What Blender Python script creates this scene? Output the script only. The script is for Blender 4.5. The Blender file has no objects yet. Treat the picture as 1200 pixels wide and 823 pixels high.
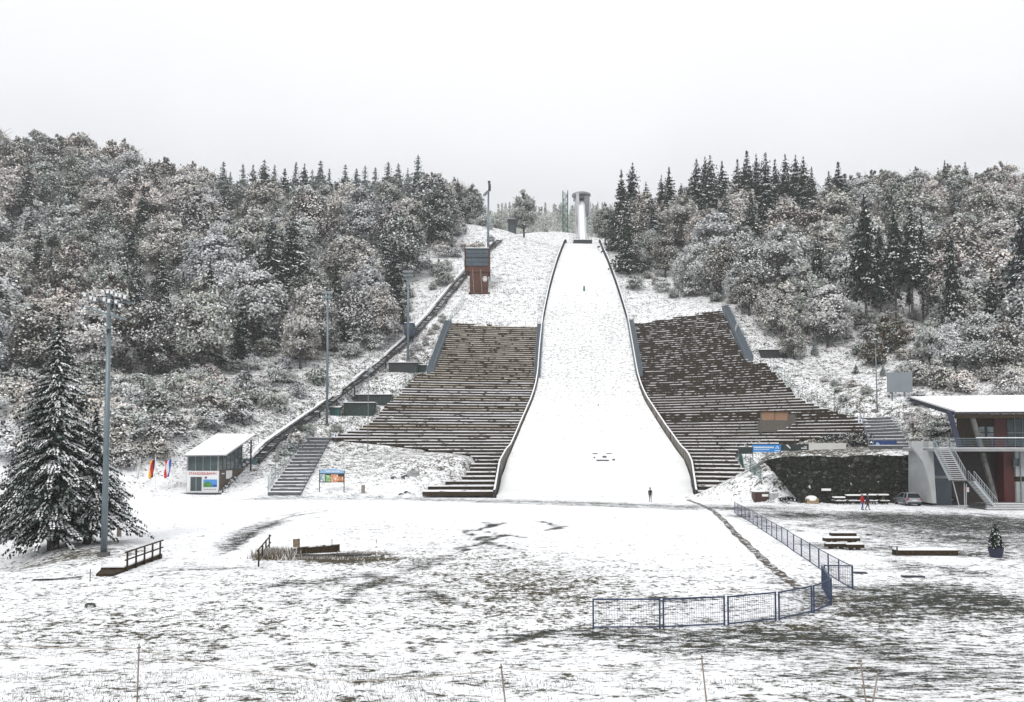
import bpy, math, random
import numpy as np
from mathutils import Vector, Matrix
R = math.radians
scene = bpy.context.scene
col = scene.collection

# ------------------------------------------------------------------ camera model
CAM = (0.0, 0.0, 7.0); F = 1000.0; PPY = 469.6; PITCH = R(3.0)
_s, _c = math.sin(PITCH), math.cos(PITCH)
def P(px, py, Y):
    """world point at depth Y seen in direction of photo pixel (px, py)"""
    u = (px-600)/F; v = (PPY-py)/F
    t = Y/(_c - v*_s)
    return Vector((t*u, Y, CAM[2] + t*(_s + v*_c)))
def proj(X, Y, Z):
    dz = Z-CAM[2]
    d = Y*_c + dz*_s
    return 600+F*X/d, PPY - F*(dz*_c - Y*_s)/d

# ------------------------------------------------------------------ hill profile
RT = 105.0
def prof(Y):
    Y = np.asarray(Y, float)
    a = np.clip((Y-120)/RT, 0, .562)
    z = RT*(1-np.sqrt(1-a*a))
    z = z + np.clip(Y-179, 0, 33)*.6795
    t = np.clip(Y-212, 0, 91)
    z = z + .6795*t - .5*(.6795-.16)/91*t*t
    z = z + np.clip(Y-303, 0, 400)*.16
    return z
_YY = np.linspace(114, 360, 2500); _ZZ = prof(_YY) + (_YY-120)*1e-5
def prof_inv(z): return np.interp(z, _ZZ, _YY)
def cx(Y): return 11.3 + (Y-115)*.0747
def lowz(Y): return np.clip((Y-116)/34*5.6, 0, 9)
EL = [(284,665),(292,660),(300,657),(320,650.5),(340,645),(380,637),(410,634),(440,632),(455,629.5),(470,625),(485,618.5),(500,612),(520,603.5),(540,595),(550,592),(560,588),(583,582)]
ER = [(284,701),(292,704.5),(300,708),(320,716),(340,723),(380,735),(410,740),(440,745),(455,749),(470,755),(485,764),(500,773),(520,786.5),(540,801),(550,805),(560,808.5),(583,813.5)]
def hit(px, py, surf, lo=30., hi=420.):
    Y = np.linspace(lo, hi, 4000)
    u = (px-600)/F; v = (PPY-py)/F
    t = Y/(_c - v*_s); X = t*u; Z = CAM[2]+t*(_s+v*_c)
    d = Z - surf(X, Y)
    i = np.where(d < 0)[0]
    i = i[0] if len(i) else len(Y)-1
    return Vector((X[i], Y[i], Z[i]))
landf = lambda X, Y: prof(Y)
def edge_table(tab):
    pts = [hit(px, py, landf, 100, 300) for py, px in tab]
    pts[-1] = P(tab[-1][1], tab[-1][0], 115.6)
    return np.array([[p.y, p.x] for p in pts])[::-1]
TL, TR = edge_table(EL), edge_table(ER)
TL[0,0] = TR[0,0] = 115.6
def xl(Y): return np.interp(Y, TL[:,0], TL[:,1])
def xr(Y): return np.interp(Y, TR[:,0], TR[:,1])
# stands: level rows that bend towards the camera away from the landing slope
def bendL(d): d = np.maximum(d, 0); return .10*d + .004*d*d
def bendR(d): d = np.maximum(d, 0); return .42*d + .008*d*d
def SL(X, Y):
    d = (cx(Y)-11) - X; return np.maximum(prof(Y+bendL(d)), lowz(Y))
def SR(X, Y):
    d = X - (cx(Y)+11); return np.maximum(prof(Y+bendR(d)), lowz(Y))
OUT_L = [(524,378),(580,381),(637,383),(634,430),(631,448),(622,474),(609,504),(596,535),(590,552),(583,584),(483,584),(492,577),(500,570),(518,568),(522,563),(540,562),(545,553),(557,537),(520,530),(480,525),(450,521),(385,515),(392,509),(420,502),(440,490),(448,478),(466,462),(480,447),(490,437),(505,437)]
OUT_R = [(736,378),(760,377),(800,370),(847,363),(862,395),(878,424),(898,424),(912,440),(940,468),(975,480),(1010,490),(1024,500),(1000,508),(950,514),(900,523),(862,530),(866,540),(872,548),(885,565),(895,587),(814,587),(808,552),(803,542),(788,516),(770,490),(754,463),(745,440)]
def inpoly(px, py, poly):
    px = np.asarray(px, float); py = np.asarray(py, float)
    res = np.zeros(np.broadcast(px, py).shape, bool)
    n = len(poly)
    for i in range(n):
        x1, y1 = poly[i]; x2, y2 = poly[(i+1) % n]
        c = ((y1 > py) != (y2 > py))
        xx = (x2-x1)*(py-y1)/((y2-y1) if y2 != y1 else 1e-9)+x1
        res ^= c & (px < xx)
    return res
WL = [tuple(hit(px, py, SL, 100, 300)[:2]) for px, py in OUT_L]
WR = [tuple(hit(px, py, SR, 95, 300)[:2]) for px, py in OUT_R]

# ------------------------------------------------------------------ terrain
ctl = []
def cp(px, py, Y): p = P(px, py, Y); ctl.append((p.x, p.y, p.z))
for X, Y, Z in [(x, y, 0.) for x in (-160,-80,-40,0,40,80,160) for y in (-60,40,95)]: ctl.append((X, Y, Z))
for X in (-70,-50,-30,-10,10): ctl.append((X, 112, 0.2))
for Y in (119,128,137,147): ctl += [(xl(Y)-.5, Y, float(prof(Y))), (xr(Y)+.5, Y, float(prof(Y)))]
for Y in (160,175,190,206,225,245,265,285,300):
    for d in (-14, 0, 14): ctl.append((cx(Y)+d, Y, float(prof(Y))))
for px, py in OUT_L[0:1]+OUT_L[16:]:
    p = hit(px, py, SL, 100, 300); ctl.append((p.x, p.y, p.z))
for px, py in OUT_R[1:16]:
    p = hit(px, py, SR, 95, 300); ctl.append((p.x, p.y, p.z))
# left: mound, funicular line, shrub zone, wooded hill
for a in [(420,524,150),(500,531,142),(545,540,135),(400,550,133),(470,560,126),(380,570,121),
          (300,544,132),(345,510,148),(390,478,162),(432,442,177),(475,406,195),(510,366,212),(545,328,232),(575,294,255),(600,274,285),
          (340,560,124),(250,550,128),(250,578,118),
          (200,520,130),(100,560,112),(0,560,108),(0,500,130),(150,450,160),(0,450,155),(290,440,172),(380,425,180),
          (40,640,57)]: cp(*a)
ctl += [(-150,300,96),(-150,225,52),(-190,285,94),(-240,280,97),(-280,220,60),(-100,330,88),(-60,330,87),(-30,330,89),(-60,235,55),(-36,272,76),(0,300,82),(-5,345,92),
        (20,345,94),(35,345,92),(0,450,111),(50,450,112),(50,600,148),(50,700,176),(50,1000,262),(-300,1000,258),(400,1000,262),(50,1350,355),(-400,1350,340),(500,1350,350),(-200,600,145),(-200,420,125),(200,600,150),(-450,300,90),(-450,150,30),(-500,700,170),(450,700,175),
        (60,300,81),(100,300,84),(150,300,87),(220,300,90),(200,230,60),(120,230,55),(75,260,68),(320,300,92),(400,200,45),(110,450,115),(250,450,125)]
# right hillside and terrace
for a in [(1040,400,176),(1150,405,178),(1200,440,150),(850,355,205),(800,330,228),(950,430,172),(1000,470,148),(1060,500,132),(1100,500,122),(1150,500,120),
          (1000,534,110),(940,532,112),(1060,530,108),(900,534,116),(1080,524,116)]: cp(*a)
ctl += [(90,118,9),(120,130,14)]
ctl = np.array(ctl)
def _U(r2): return np.where(r2 > 0, r2*np.log(np.maximum(r2, 1e-12)), 0)*.5
_n = len(ctl); SC = 100.
_xy = ctl[:, :2]/SC
_d = ((_xy[:,None]-_xy[None])**2).sum(-1)
_A = np.zeros((_n+3, _n+3)); _A[:_n,:_n] = _U(_d)+np.eye(_n)*2e-4
_A[:_n,_n] = 1; _A[:_n,_n+1:] = _xy; _A[_n,:_n] = 1; _A[_n+1:,:_n] = _xy.T
_w = np.linalg.solve(_A, np.concatenate([ctl[:,2], [0,0,0]]))
def tps(X, Y):
    X = np.asarray(X, float); Y = np.asarray(Y, float); sh = X.shape
    q = np.stack([X.ravel(), Y.ravel()], -1)/SC
    out = np.empty(len(q))
    for i in range(0, len(q), 8000):
        k = q[i:i+8000]
        out[i:i+8000] = _U(((k[:,None]-_xy[None])**2).sum(-1))@_w[:_n]+_w[_n]+k@_w[_n+1:]
    return out.reshape(sh)
def sst(a, b, x): t = np.clip((x-a)/(b-a), 0, 1); return t*t*(3-2*t)
def wavy(X, Y, s, seed):
    r = random.Random(seed); z = 0
    for k in range(5):
        a = r.uniform(0, 6.28); f = s*r.uniform(.6, 1.6); z = z+np.sin(X*math.cos(a)*f+Y*math.sin(a)*f+r.uniform(0, 6))
    return z/5
def terrain(X, Y):
    X = np.asarray(X, float); Y = np.asarray(Y, float)
    X, Y = np.broadcast_arrays(X, Y)
    k = sst(18, 35, X)
    t0 = 110-6.4*k; t1 = 121-15.6*k
    w = sst(t0, t1, Y)
    z = np.maximum(tps(X, Y), 0)*w
    z = z + wavy(X, Y, .07, 5)*1.3*sst(190, 260, Y) + wavy(X, Y, .35, 6)*.25*sst(118, 150, Y)
    # bank the camera stands on, gentle relief of the meadow
    z = z + 2.2*(1-sst(9, 34, Y)) + (wavy(X, Y, .28, 1)*.10+wavy(X, Y, .9, 2)*.03)*(1-sst(60, 100, Y))
    z = z - 1.1*np.exp(-((X+33.5+(Y-57)*.5)/3.)**2)*np.exp(-((Y-56)/5.)**2)
    # keep clear under what is built on the slope
    near = (Y > 114) & (Y < 310)
    if near.any():
        xi = X[near]; yi = Y[near]; zi = z[near]
        m = inpoly(xi, yi, WL); zi = np.where(m, np.minimum(zi, SL(xi, yi)-.9), zi)
        m = inpoly(xi, yi, WR); zi = np.where(m, np.minimum(zi, SR(xi, yi)-.9), zi)
        m = (xi > xl(yi)-.9) & (xi < xr(yi)+.9) & (yi > 115) & (yi < 305); zi = np.where(m, np.minimum(zi, prof(yi)-.5), zi)
        z = z.copy(); z[near] = zi
    return z
PADS = []
_terrain0 = terrain
def terrain(X, Y):
    z = _terrain0(X, Y); X = np.asarray(X, float); Y = np.asarray(Y, float)
    for x0, x1, y0, y1, pz in PADS:
        m = (1-sst(0, 2.2, np.maximum(x0-X, X-x1)))*(1-sst(0, 2.5, np.maximum(y0-Y, Y-y1)))
        z = np.where(m > 0, z+(np.minimum(z, pz)-z)*m, z)
    return z
for px0, px1, py, dd in ((455.5,488,436.5,4),(489,498,436.5,3),(417.5,458,475.5,4.5),(403,438,487.5,3.5),(387,397.5,487,2),(422,438,441,2.5),(892,930,420,4)):
    c = hit((px0+px1)/2, py, terrain, 100, 300); PADS.append((P(px0, py, c.y).x-1.2, P(px1, py, c.y).x+1.2, c.y-6, c.y+dd, c.z-.05))
def G(px, py, lo=14., hi=420.): return hit(px, py, terrain, lo, hi)
def gz(X, Y): return float(terrain(np.array([X]), np.array([Y]))[0])

# ------------------------------------------------------------------ materials
def nt(name):
    m = bpy.data.materials.new(name); m.use_nodes = True
    return m, m.node_tree.nodes, m.node_tree.links, m.node_tree.nodes['Principled BSDF']
MATS = {}
def mat(name, c, rough=.7, metal=0., var=.25, scale=2., bump=.0, bscale=20., c2=None, c2amt=.0, c2scale=1.):
    if name in MATS: return MATS[name]
    m, N, L, b = nt(name); MATS[name] = m
    tc = N.new('ShaderNodeTexCoord')
    no = N.new('ShaderNodeTexNoise'); no.inputs['Scale'].default_value = scale; no.inputs['Detail'].default_value = 6
    L.new(tc.outputs['Object'], no.inputs['Vector'])
    mx = N.new('ShaderNodeMix'); mx.data_type = 'RGBA'
    mr = N.new('ShaderNodeMapRange'); mr.inputs[1].default_value = .3; mr.inputs[2].default_value = .7
    L.new(no.outputs['Fac'], mr.inputs[0]); L.new(mr.outputs[0], mx.inputs[0])
    mx.inputs[6].default_value = (*[x*(1-var) for x in c], 1); mx.inputs[7].default_value = (*[min(1, x*(1+var)) for x in c], 1)
    out = mx.outputs[2]
    if c2:
        n2 = N.new('ShaderNodeTexNoise'); n2.inputs['Scale'].default_value = c2scale; n2.inputs['Detail'].default_value = 8; n2.inputs['Roughness'].default_value = .65
        L.new(tc.outputs['Object'], n2.inputs['Vector'])
        m2 = N.new('ShaderNodeMapRange'); m2.inputs[1].default_value = .62-c2amt*.3; m2.inputs[2].default_value = .68-c2amt*.3
        L.new(n2.outputs['Fac'], m2.inputs[0])
        x2 = N.new('ShaderNodeMix'); x2.data_type = 'RGBA'; L.new(m2.outputs[0], x2.inputs[0]); L.new(out, x2.inputs[6]); x2.inputs[7].default_value = (*c2, 1); out = x2.outputs[2]
    L.new(out, b.inputs['Base Color'])
    b.inputs['Roughness'].default_value = rough; b.inputs['Metallic'].default_value = metal
    if bump:
        bp = N.new('ShaderNodeBump'); bp.inputs['Strength'].default_value = bump; bp.inputs['Distance'].default_value = .05
        n3 = N.new('ShaderNodeTexNoise'); n3.inputs['Scale'].default_value = bscale; n3.inputs['Detail'].default_value = 5
        L.new(tc.outputs['Object'], n3.inputs['Vector']); L.new(n3.outputs['Fac'], bp.inputs['Height']); L.new(bp.outputs[0], b.inputs['Normal'])
    return m
SNOWC = (.84, .85, .87)
M_snow = mat('clean_snow', SNOWC, .6, var=.03, scale=1.5, bump=.4, bscale=8)
def lip(name, amt, sc):
    m = mat(name, (.8,.8,.82), .6, var=.05, scale=3, c2=(.035,.028,.02), c2amt=amt, c2scale=sc)
    N, L = m.node_tree.nodes, m.node_tree.links
    n2 = [n for n in N if n.type == 'TEX_NOISE'][1]; tc = [n for n in N if n.type == 'TEX_COORD'][0]
    mp = N.new('ShaderNodeMapping'); mp.inputs['Scale'].default_value = (.28, 1.4, 2.2); L.new(tc.outputs['Object'], mp.inputs[0]); L.new(mp.outputs[0], n2.inputs['Vector'])
    m.node_tree.nodes['Principled BSDF'].inputs['Specular IOR Level'].default_value = .2
    return m
M_lip = lip('snow_line', .22, 1.6)
M_lipB = mat('benches_with_thin_snow', (.50,.46,.395), .75, var=.3, scale=.9, c2=(.035,.028,.02), c2amt=.3, c2scale=.7)
M_wood = mat('dark_wet_wood', (.034,.023,.013), .7, var=.5, scale=6, bump=.3)
M_seatwood = mat('bench_wood', (.032,.023,.014), .75, var=.5, scale=3)
for _m in (M_wood, M_seatwood): _m.node_tree.nodes['Principled BSDF'].inputs['Specular IOR Level'].default_value = .15
M_conc = mat('grey_concrete', (.26,.265,.27), .8, var=.15, scale=1.2, bump=.3)
M_concdk = mat('dark_concrete', (.10,.10,.095), .85, var=.35, scale=2)
M_galv = mat('galvanised_steel', (.17,.21,.23), .5, .5, var=.15, scale=3)
M_galvl = mat('pale_steel', (.42,.45,.47), .4, .6, var=.1, scale=3)
M_blue = mat('blue_fence_steel', (.035,.055,.11), .5, .2, var=.3, scale=5)
M_dark = mat('near_black_metal', (.018,.022,.026), .5, .2, var=.3, scale=4)
M_green = mat('dark_green_boards', (.018,.032,.026), .7, var=.35, scale=2.5)
M_greenl = mat('green_fence_steel', (.03,.11,.10), .5, .2, var=.2, scale=4)
M_corten = mat('rusty_steel', (.085,.027,.012), .75, var=.45, scale=1.5, bump=.2)
M_glass = mat('window_glass', (.05,.07,.08), .08, .0, var=.3, scale=.8)
M_white = mat('white_paint', (.72,.72,.72), .6, var=.05, scale=2)
M_gwhite = mat('offwhite_render', (.36,.375,.38), .75, var=.08, scale=1.5)
M_red = mat('red_paint', (.065,.007,.006), .6, var=.2, scale=2)
M_bark = mat('bark', (.045,.038,.033), .9, var=.4, scale=6, bump=.5, c2=(.6,.62,.64), c2amt=.12, c2scale=2.5)
M_asph = mat('asphalt', (.045,.047,.05), .8, var=.25, scale=3)

def snow_ground():
    m, N, L, b = nt('snow_ground'); MATS['snow_ground'] = m
    tc = N.new('ShaderNodeTexCoord'); at = N.new('ShaderNodeAttribute'); at.attribute_name = 'wear'
    sep = N.new('ShaderNodeSeparateColor'); L.new(at.outputs['Color'], sep.inputs[0])
    def noise(sc, det, rough, stretch=None):
        n = N.new('ShaderNodeTexNoise'); n.inputs['Scale'].default_value = sc; n.inputs['Detail'].default_value = det; n.inputs['Roughness'].default_value = rough
        if stretch:
            mp = N.new('ShaderNodeMapping'); mp.inputs['Scale'].default_value = stretch; L.new(tc.outputs['Object'], mp.inputs[0]); L.new(mp.outputs[0], n.inputs['Vector'])
        else: L.new(tc.outputs['Object'], n.inputs['Vector'])
        return n.outputs['Fac']
    def math_(op, a, bb, clamp=False):
        n = N.new('ShaderNodeMath'); n.operation = op; n.use_clamp = clamp
        for i, x in enumerate((a, bb)):
            if isinstance(x, (int, float)): n.inputs[i].default_value = x
            else: L.new(x, n.inputs[i])
        return n.outputs[0]
    def rng(x, a, bb, c=0., d=1.):
        n = N.new('ShaderNodeMapRange'); L.new(x, n.inputs[0]); n.inputs[1].default_value = a; n.inputs[2].default_value = bb; n.inputs[3].default_value = c; n.inputs[4].default_value = d
        return n.outputs[0]
    def mixc(f, a, bb):
        n = N.new('ShaderNodeMix'); n.data_type = 'RGBA'; L.new(f, n.inputs[0])
        for i, x in ((6, a), (7, bb)):
            if isinstance(x, tuple): n.inputs[i].default_value = (*x, 1)
            else: L.new(x, n.inputs[i])
        return n.outputs[2]
    fine = noise(3.2, 8, .72); big = noise(.35, 4, .55); tiny = noise(11, 5, .7); strk = noise(1.5, 7, .68, (.55, 1.5, 1.))
    # R: how much asphalt or mud shows in smears, G: how many grass tufts poke through
    sm = math_('ADD', math_('ADD', math_('MULTIPLY', strk, .40), math_('MULTIPLY', big, .12)), math_('ADD', math_('MULTIPLY', noise(4.2, 6, .75, (.7, 1.2, 1.)), .42), math_('MULTIPLY', noise(13., 4, .7), .22)))
    sm = math_('SUBTRACT', math_('MULTIPLY', sm, 2.1), .69)
    mudv = math_('ADD', sm, math_('MULTIPLY', sep.outputs[0], .50))
    mud = rng(mudv, .80, .86)
    thin = rng(mudv, .70, .84, 0., .30)
    gv = math_('ADD', math_('ADD', math_('MULTIPLY', fine, .65), math_('MULTIPLY', tiny, .35)), math_('ADD', math_('MULTIPLY', sep.outputs[1], .35), math_('MULTIPLY', math_('SUBTRACT', noise(.8, 5, .65), .5), .42)))
    gr = rng(gv, .622, .67)
    mudc = mixc(rng(big, .4, .6), (.026,.031,.030), (.042,.045,.04))
    grc = mixc(rng(tiny, .35, .65), (.030,.028,.018), (.10,.09,.06))
    snc = mixc(rng(big, .3, .7), (.84,.85,.87), (.80,.81,.83))
    c = mixc(thin, snc, (.30,.31,.31)); c = mixc(mud, c, mudc); c = mixc(gr, c, grc)
    L.new(c, b.inputs['Base Color']); b.inputs['Roughness'].default_value = .85; b.inputs['Specular IOR Level'].default_value = .06
    bp = N.new('ShaderNodeBump'); bp.inputs['Strength'].default_value = .7; bp.inputs['Distance'].default_value = .08
    h = math_('SUBTRACT', math_('ADD', fine, math_('MULTIPLY', big, 1.5)), math_('MULTIPLY', math_('MAXIMUM', mud, gr), .4))
    L.new(h, bp.inputs['Height']); L.new(bp.outputs[0], b.inputs['Normal'])
    return m
M_ground = snow_ground()

def foliage(name, cols):
    m, N, L, b = nt(name); MATS[name] = m
    oi = N.new('ShaderNodeObjectInfo'); rp = N.new('ShaderNodeValToRGB')
    el = rp.color_ramp.elements
    while len(el) > 1: el.remove(el[0])
    for i, c in enumerate(cols):
        e = el[0] if i == 0 else el.new(i/(len(cols)-1)); e.position = i/(len(cols)-1); e.color = (*c, 1)
    L.new(oi.outputs['Random'], rp.inputs[0])
    tc = N.new('ShaderNodeTexCoord'); no = N.new('ShaderNodeTexNoise'); no.inputs['Scale'].default_value = 1.2; no.inputs['Detail'].default_value = 4
    L.new(tc.outputs['Object'], no.inputs['Vector'])
    mr = N.new('ShaderNodeMapRange'); mr.inputs[1].default_value = .3; mr.inputs[2].default_value = .7; mr.inputs[3].default_value = .6; mr.inputs[4].default_value = 1.5
    L.new(no.outputs['Fac'], mr.inputs[0])
    mx = N.new('ShaderNodeVectorMath'); mx.operation = 'SCALE'; L.new(rp.outputs[0], mx.inputs[0]); L.new(mr.outputs[0], mx.inputs['Scale'])
    L.new(mx.outputs[0], b.inputs['Base Color']); b.inputs['Roughness'].default_value = .9
    b.inputs['Specular IOR Level'].default_value = .1
    return m
F_broad = foliage('autumn_leaves', [(.03,.034,.024),(.062,.044,.032),(.034,.036,.036),(.085,.055,.042),(.025,.036,.026),(.06,.048,.044)])
F_frost = foliage('rime_on_leaves', [(.37,.41,.37),(.75,.69,.64),(.52,.55,.57),(.82,.76,.72),(.38,.42,.37),(.74,.75,.76),(.30,.34,.30),(.64,.58,.54)])
F_spr = foliage('spruce_needles', [(.010,.018,.014),(.016,.025,.016),(.009,.016,.016),(.02,.026,.017)])
F_sprf = foliage('rimed_needles', [(.16,.20,.19),(.22,.25,.24),(.12,.155,.145)])
F_snow = foliage('snow_on_twigs', [(.62,.63,.65),(.70,.71,.72),(.66,.67,.69)])
F_tan = foliage('brown_beech_leaves', [(.08,.06,.03),(.07,.05,.028)])

# ------------------------------------------------------------------ mesh builder
ORG = {}
class MB:
    def __init__(s): s.v = []; s.f = []; s.m = []
    def quad(s, a, b, c, d, m=0):
        n = len(s.v); s.v += [tuple(a), tuple(b), tuple(c), tuple(d)]; s.f.append((n, n+1, n+2, n+3)); s.m.append(m)
    def poly(s, pts, m=0):
        n = len(s.v); s.v += [tuple(p) for p in pts]; s.f.append(tuple(range(n, n+len(pts)))); s.m.append(m)
    def hexa(s, p, m=0):
        n = len(s.v); s.v += [tuple(q) for q in p]
        for f in ((0,3,2,1),(4,5,6,7),(0,1,5,4),(1,2,6,5),(2,3,7,6),(3,0,4,7)): s.f.append(tuple(n+i for i in f)); s.m.append(m)
    def box(s, x0, x1, y0, y1, z0, z1, m=0):
        s.hexa([(x0,y0,z0),(x1,y0,z0),(x1,y1,z0),(x0,y1,z0),(x0,y0,z1),(x1,y0,z1),(x1,y1,z1),(x0,y1,z1)], m)
    def beam(s, a, b, w, h=None, m=0, up=(0,0,1)):
        a = Vector(a); b = Vector(b); h = h or w; d = (b-a).normalized(); u = Vector(up)
        if abs(d.dot(u)) > .98: u = Vector((0,1,0))
        r = d.cross(u).normalized(); u = r.cross(d).normalized(); r *= w/2; u *= h/2
        s.hexa([a-r-u, a+r-u, a+r+u, a-r+u, b-r-u, b+r-u, b+r+u, b-r+u], m)
    def tube(s, pts, rad, n=8, m=0, cap=True):
        pts = [Vector(p) for p in pts]; rad = rad if isinstance(rad, (list, tuple)) else [rad]*len(pts)
        base = len(s.v); u = None
        for i, p in enumerate(pts):
            d = (pts[min(i+1, len(pts)-1)]-pts[max(i-1, 0)]).normalized()
            if u is None: u = d.orthogonal().normalized()
            u = (u-d*u.dot(d)).normalized(); r = d.cross(u)
            for k in range(n):
                a = 2*math.pi*k/n; s.v.append(tuple(p+(u*math.cos(a)+r*math.sin(a))*rad[i]))
        for i in range(len(pts)-1):
            for k in range(n):
                a = base+i*n+k; b = base+i*n+(k+1) % n; s.f.append((a, b, b+n, a+n)); s.m.append(m)
        if cap:
            s.f.append(tuple(base+k for k in range(n))[::-1]); s.m.append(m)
            s.f.append(tuple(base+(len(pts)-1)*n+k for k in range(n))); s.m.append(m)
    def prism(s, pts2, y0, y1, m=0, axis='Y'):
        def c(p, t): return {'Y': (p[0], t, p[1]), 'X': (t, p[0], p[1]), 'Z': (p[0], p[1], t)}[axis]
        n = len(pts2); b = len(s.v)
        s.v += [c(p, y0) for p in pts2]+[c(p, y1) for p in pts2]
        s.f.append(tuple(range(b, b+n))); s.f.append(tuple(range(b+2*n-1, b+n-1, -1))); s.m += [m, m]
        for i in range(n): j = (i+1) % n; s.f.append((b+i, b+n+i, b+n+j, b+j)); s.m.append(m)
    def ball(s, c, r, n=8, m=0, k=5):
        if not isinstance(r, (list, tuple)): r = (r, r, r)
        b = len(s.v)
        for i in range(k+1):
            t = math.pi*i/k
            for j in range(n):
                a = 2*math.pi*j/n; s.v.append((c[0]+r[0]*math.sin(t)*math.cos(a), c[1]+r[1]*math.sin(t)*math.sin(a), c[2]+r[2]*math.cos(t)))
        for i in range(k):
            for j in range(n): q = b+i*n+j; q2 = b+i*n+(j+1) % n; s.f.append((q, q+n, q2+n, q2)); s.m.append(m)
    def build(s, name, mats, parent=None, loc=None, smooth=False):
        if not isinstance(mats, (list, tuple)): mats = [mats]
        if parent is not None: o0 = ORG[parent.name]
        elif loc is not None: o0 = Vector(loc)
        else:
            a = np.array(s.v); o0 = Vector(((a[:,0].min()+a[:,0].max())/2, (a[:,1].min()+a[:,1].max())/2, a[:,2].min()))
        me = bpy.data.meshes.new(name)
        me.from_pydata([(v[0]-o0[0], v[1]-o0[1], v[2]-o0[2]) for v in s.v], [], s.f)
        for m_ in mats: me.materials.append(m_)
        me.polygons.foreach_set('material_index', s.m)
        if smooth: me.polygons.foreach_set('use_smooth', [True]*len(s.f))
        me.validate(); me.update()
        o = bpy.data.objects.new(name, me); col.objects.link(o)
        if parent is not None: o.parent = parent
        else: o.location = o0
        ORG[o.name] = Vector(o0)
        return o
def tag(o, label=None, cat=None, group=None, kind=None):
    if label: o['label'] = label
    if cat: o['category'] = cat
    if group: o['group'] = group
    if kind: o['kind'] = kind
    return o
def thing(name, label, cat, loc, group=None):
    o = bpy.data.objects.new(name, None); col.objects.link(o); o.location = loc; o.empty_display_size = .3
    ORG[o.name] = Vector(loc)
    return tag(o, label, cat, group)
def struct(o, label=None, cat=None): o['kind'] = 'structure'; return tag(o, label, cat)
def text_mesh(txt, size, mtx, name, m, parent, ext=.01):
    cu = bpy.data.curves.new('t', 'FONT'); cu.body = txt; cu.size = size; cu.extrude = ext; cu.align_x = 'CENTER'; cu.align_y = 'CENTER'
    ob = bpy.data.objects.new('t', cu); col.objects.link(ob); bpy.context.view_layer.update()
    me = bpy.data.meshes.new_from_object(ob.evaluated_get(bpy.context.evaluated_depsgraph_get()))
    bpy.data.objects.remove(ob); bpy.data.curves.remove(cu)
    me.transform(Matrix.Translation(-ORG[parent.name]) @ mtx); me.materials.clear(); me.materials.append(m); me.name = name
    o = bpy.data.objects.new(name, me); col.objects.link(o); o.parent = parent; ORG[o.name] = ORG[parent.name]
    return o
def copy_tree(o, loc=None, rz=None, sc=None, label=None, group=None):
    r = o.copy(); col.objects.link(r)
    if loc is not None: r.location = loc
    if rz is not None: r.rotation_euler = (0, 0, rz)
    if sc is not None: r.scale = sc if isinstance(sc, tuple) else (sc, sc, sc)
    if label: r['label'] = label
    if group: r['group'] = group
    for ch in list(o.children):
        c = ch.copy(); col.objects.link(c); c.parent = r
        for g in list(ch.children):
            d = g.copy(); col.objects.link(d); d.parent = c
    return r

# ------------------------------------------------------------------ ground sheet
def axis(segs):
    out = [segs[0][0]]
    for a, b, st in segs:
        n = max(1, int(round((b-a)/st))); out += list(np.linspace(a, b, n+1)[1:])
    return np.array(out)
gx = axis([(-900,-300,40),(-300,-110,6),(-110,-62,2),(-62,70,.6),(70,130,2),(130,320,6),(320,900,40)])
gy = axis([(-120,8,8),(8,40,.35),(40,128,.6),(128,310,1.6),(310,460,5),(460,1400,20)])
XX, YY = np.meshgrid(gx, gy)
ZZ = terrain(XX, YY)
wear = np.zeros(XX.shape); tuft = np.zeros(XX.shape)
def blob(px, py, rx, ry, amp, arr, soft=1.):
    Y = 7*F/max(py-522, 8) if py > 540 else 110
    c = G(px, py); Y = c.y
    sx = rx*Y/F; sy = max(ry*Y*Y/(7*F), .6)
    d = ((XX-c.x)/sx)**2+((YY-c.y)/sy)**2
    arr += amp*np.exp(-d**soft)
def track(pts, w, amp, arr):
    q = [G(a, b) for a, b in pts]
    best = np.full(XX.shape, 1e9)
    for a, b in zip(q[:-1], q[1:]):
        dx, dy = b.x-a.x, b.y-a.y; t = np.clip(((XX-a.x)*dx+(YY-a.y)*dy)/(dx*dx+dy*dy), 0, 1)
        best = np.minimum(best, np.hypot(XX-a.x-t*dx, YY-a.y-t*dy))
    arr += amp*np.exp(-(best/w)**2)
# base amounts
_r = random.Random(77)
for _ in range(60):
    blob(_r.uniform(880, 1210), _r.uniform(602, 690), _r.uniform(12, 45), _r.uniform(2, 5), _r.uniform(.15, .42), wear)
for _ in range(70):
    blob(_r.uniform(600, 1210), _r.uniform(690, 815), _r.uniform(15, 60), _r.uniform(3, 9), _r.uniform(.08, .35), wear)
for _ in range(26):
    blob(_r.uniform(150, 620), _r.uniform(655, 790), _r.uniform(20, 70), _r.uniform(3, 9), _r.uniform(.05, .22), wear)
wear += .06*wavy(XX, YY, .22, 91)*(YY < 110)
wear += -.13*(1-sst(-4, 10, XX))*(1-sst(38, 52, YY))-.05*(1-sst(18, 26, XX))*sst(38, 52, YY)+.05*sst(50, 65, YY)*(1-sst(108, 118, YY))
tuft += .16*(1-sst(42, 60, YY)) + .09
tuft += .30*sst(112, 135, YY)*(1-sst(0, 8, XX)) *(1-sst(195,215,YY))+ .26*sst(104, 118, YY)*sst(20, 26, XX)*(1-sst(195,215,YY)) + .19*sst(200, 215, YY)
wear += .27*sst(21, 30, XX-(YY-60)*-.02)*(1-sst(98, 106, YY))*sst(30, 40, YY) + .30*sst(-2, 12, XX)*(1-sst(28, 34, YY))
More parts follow.
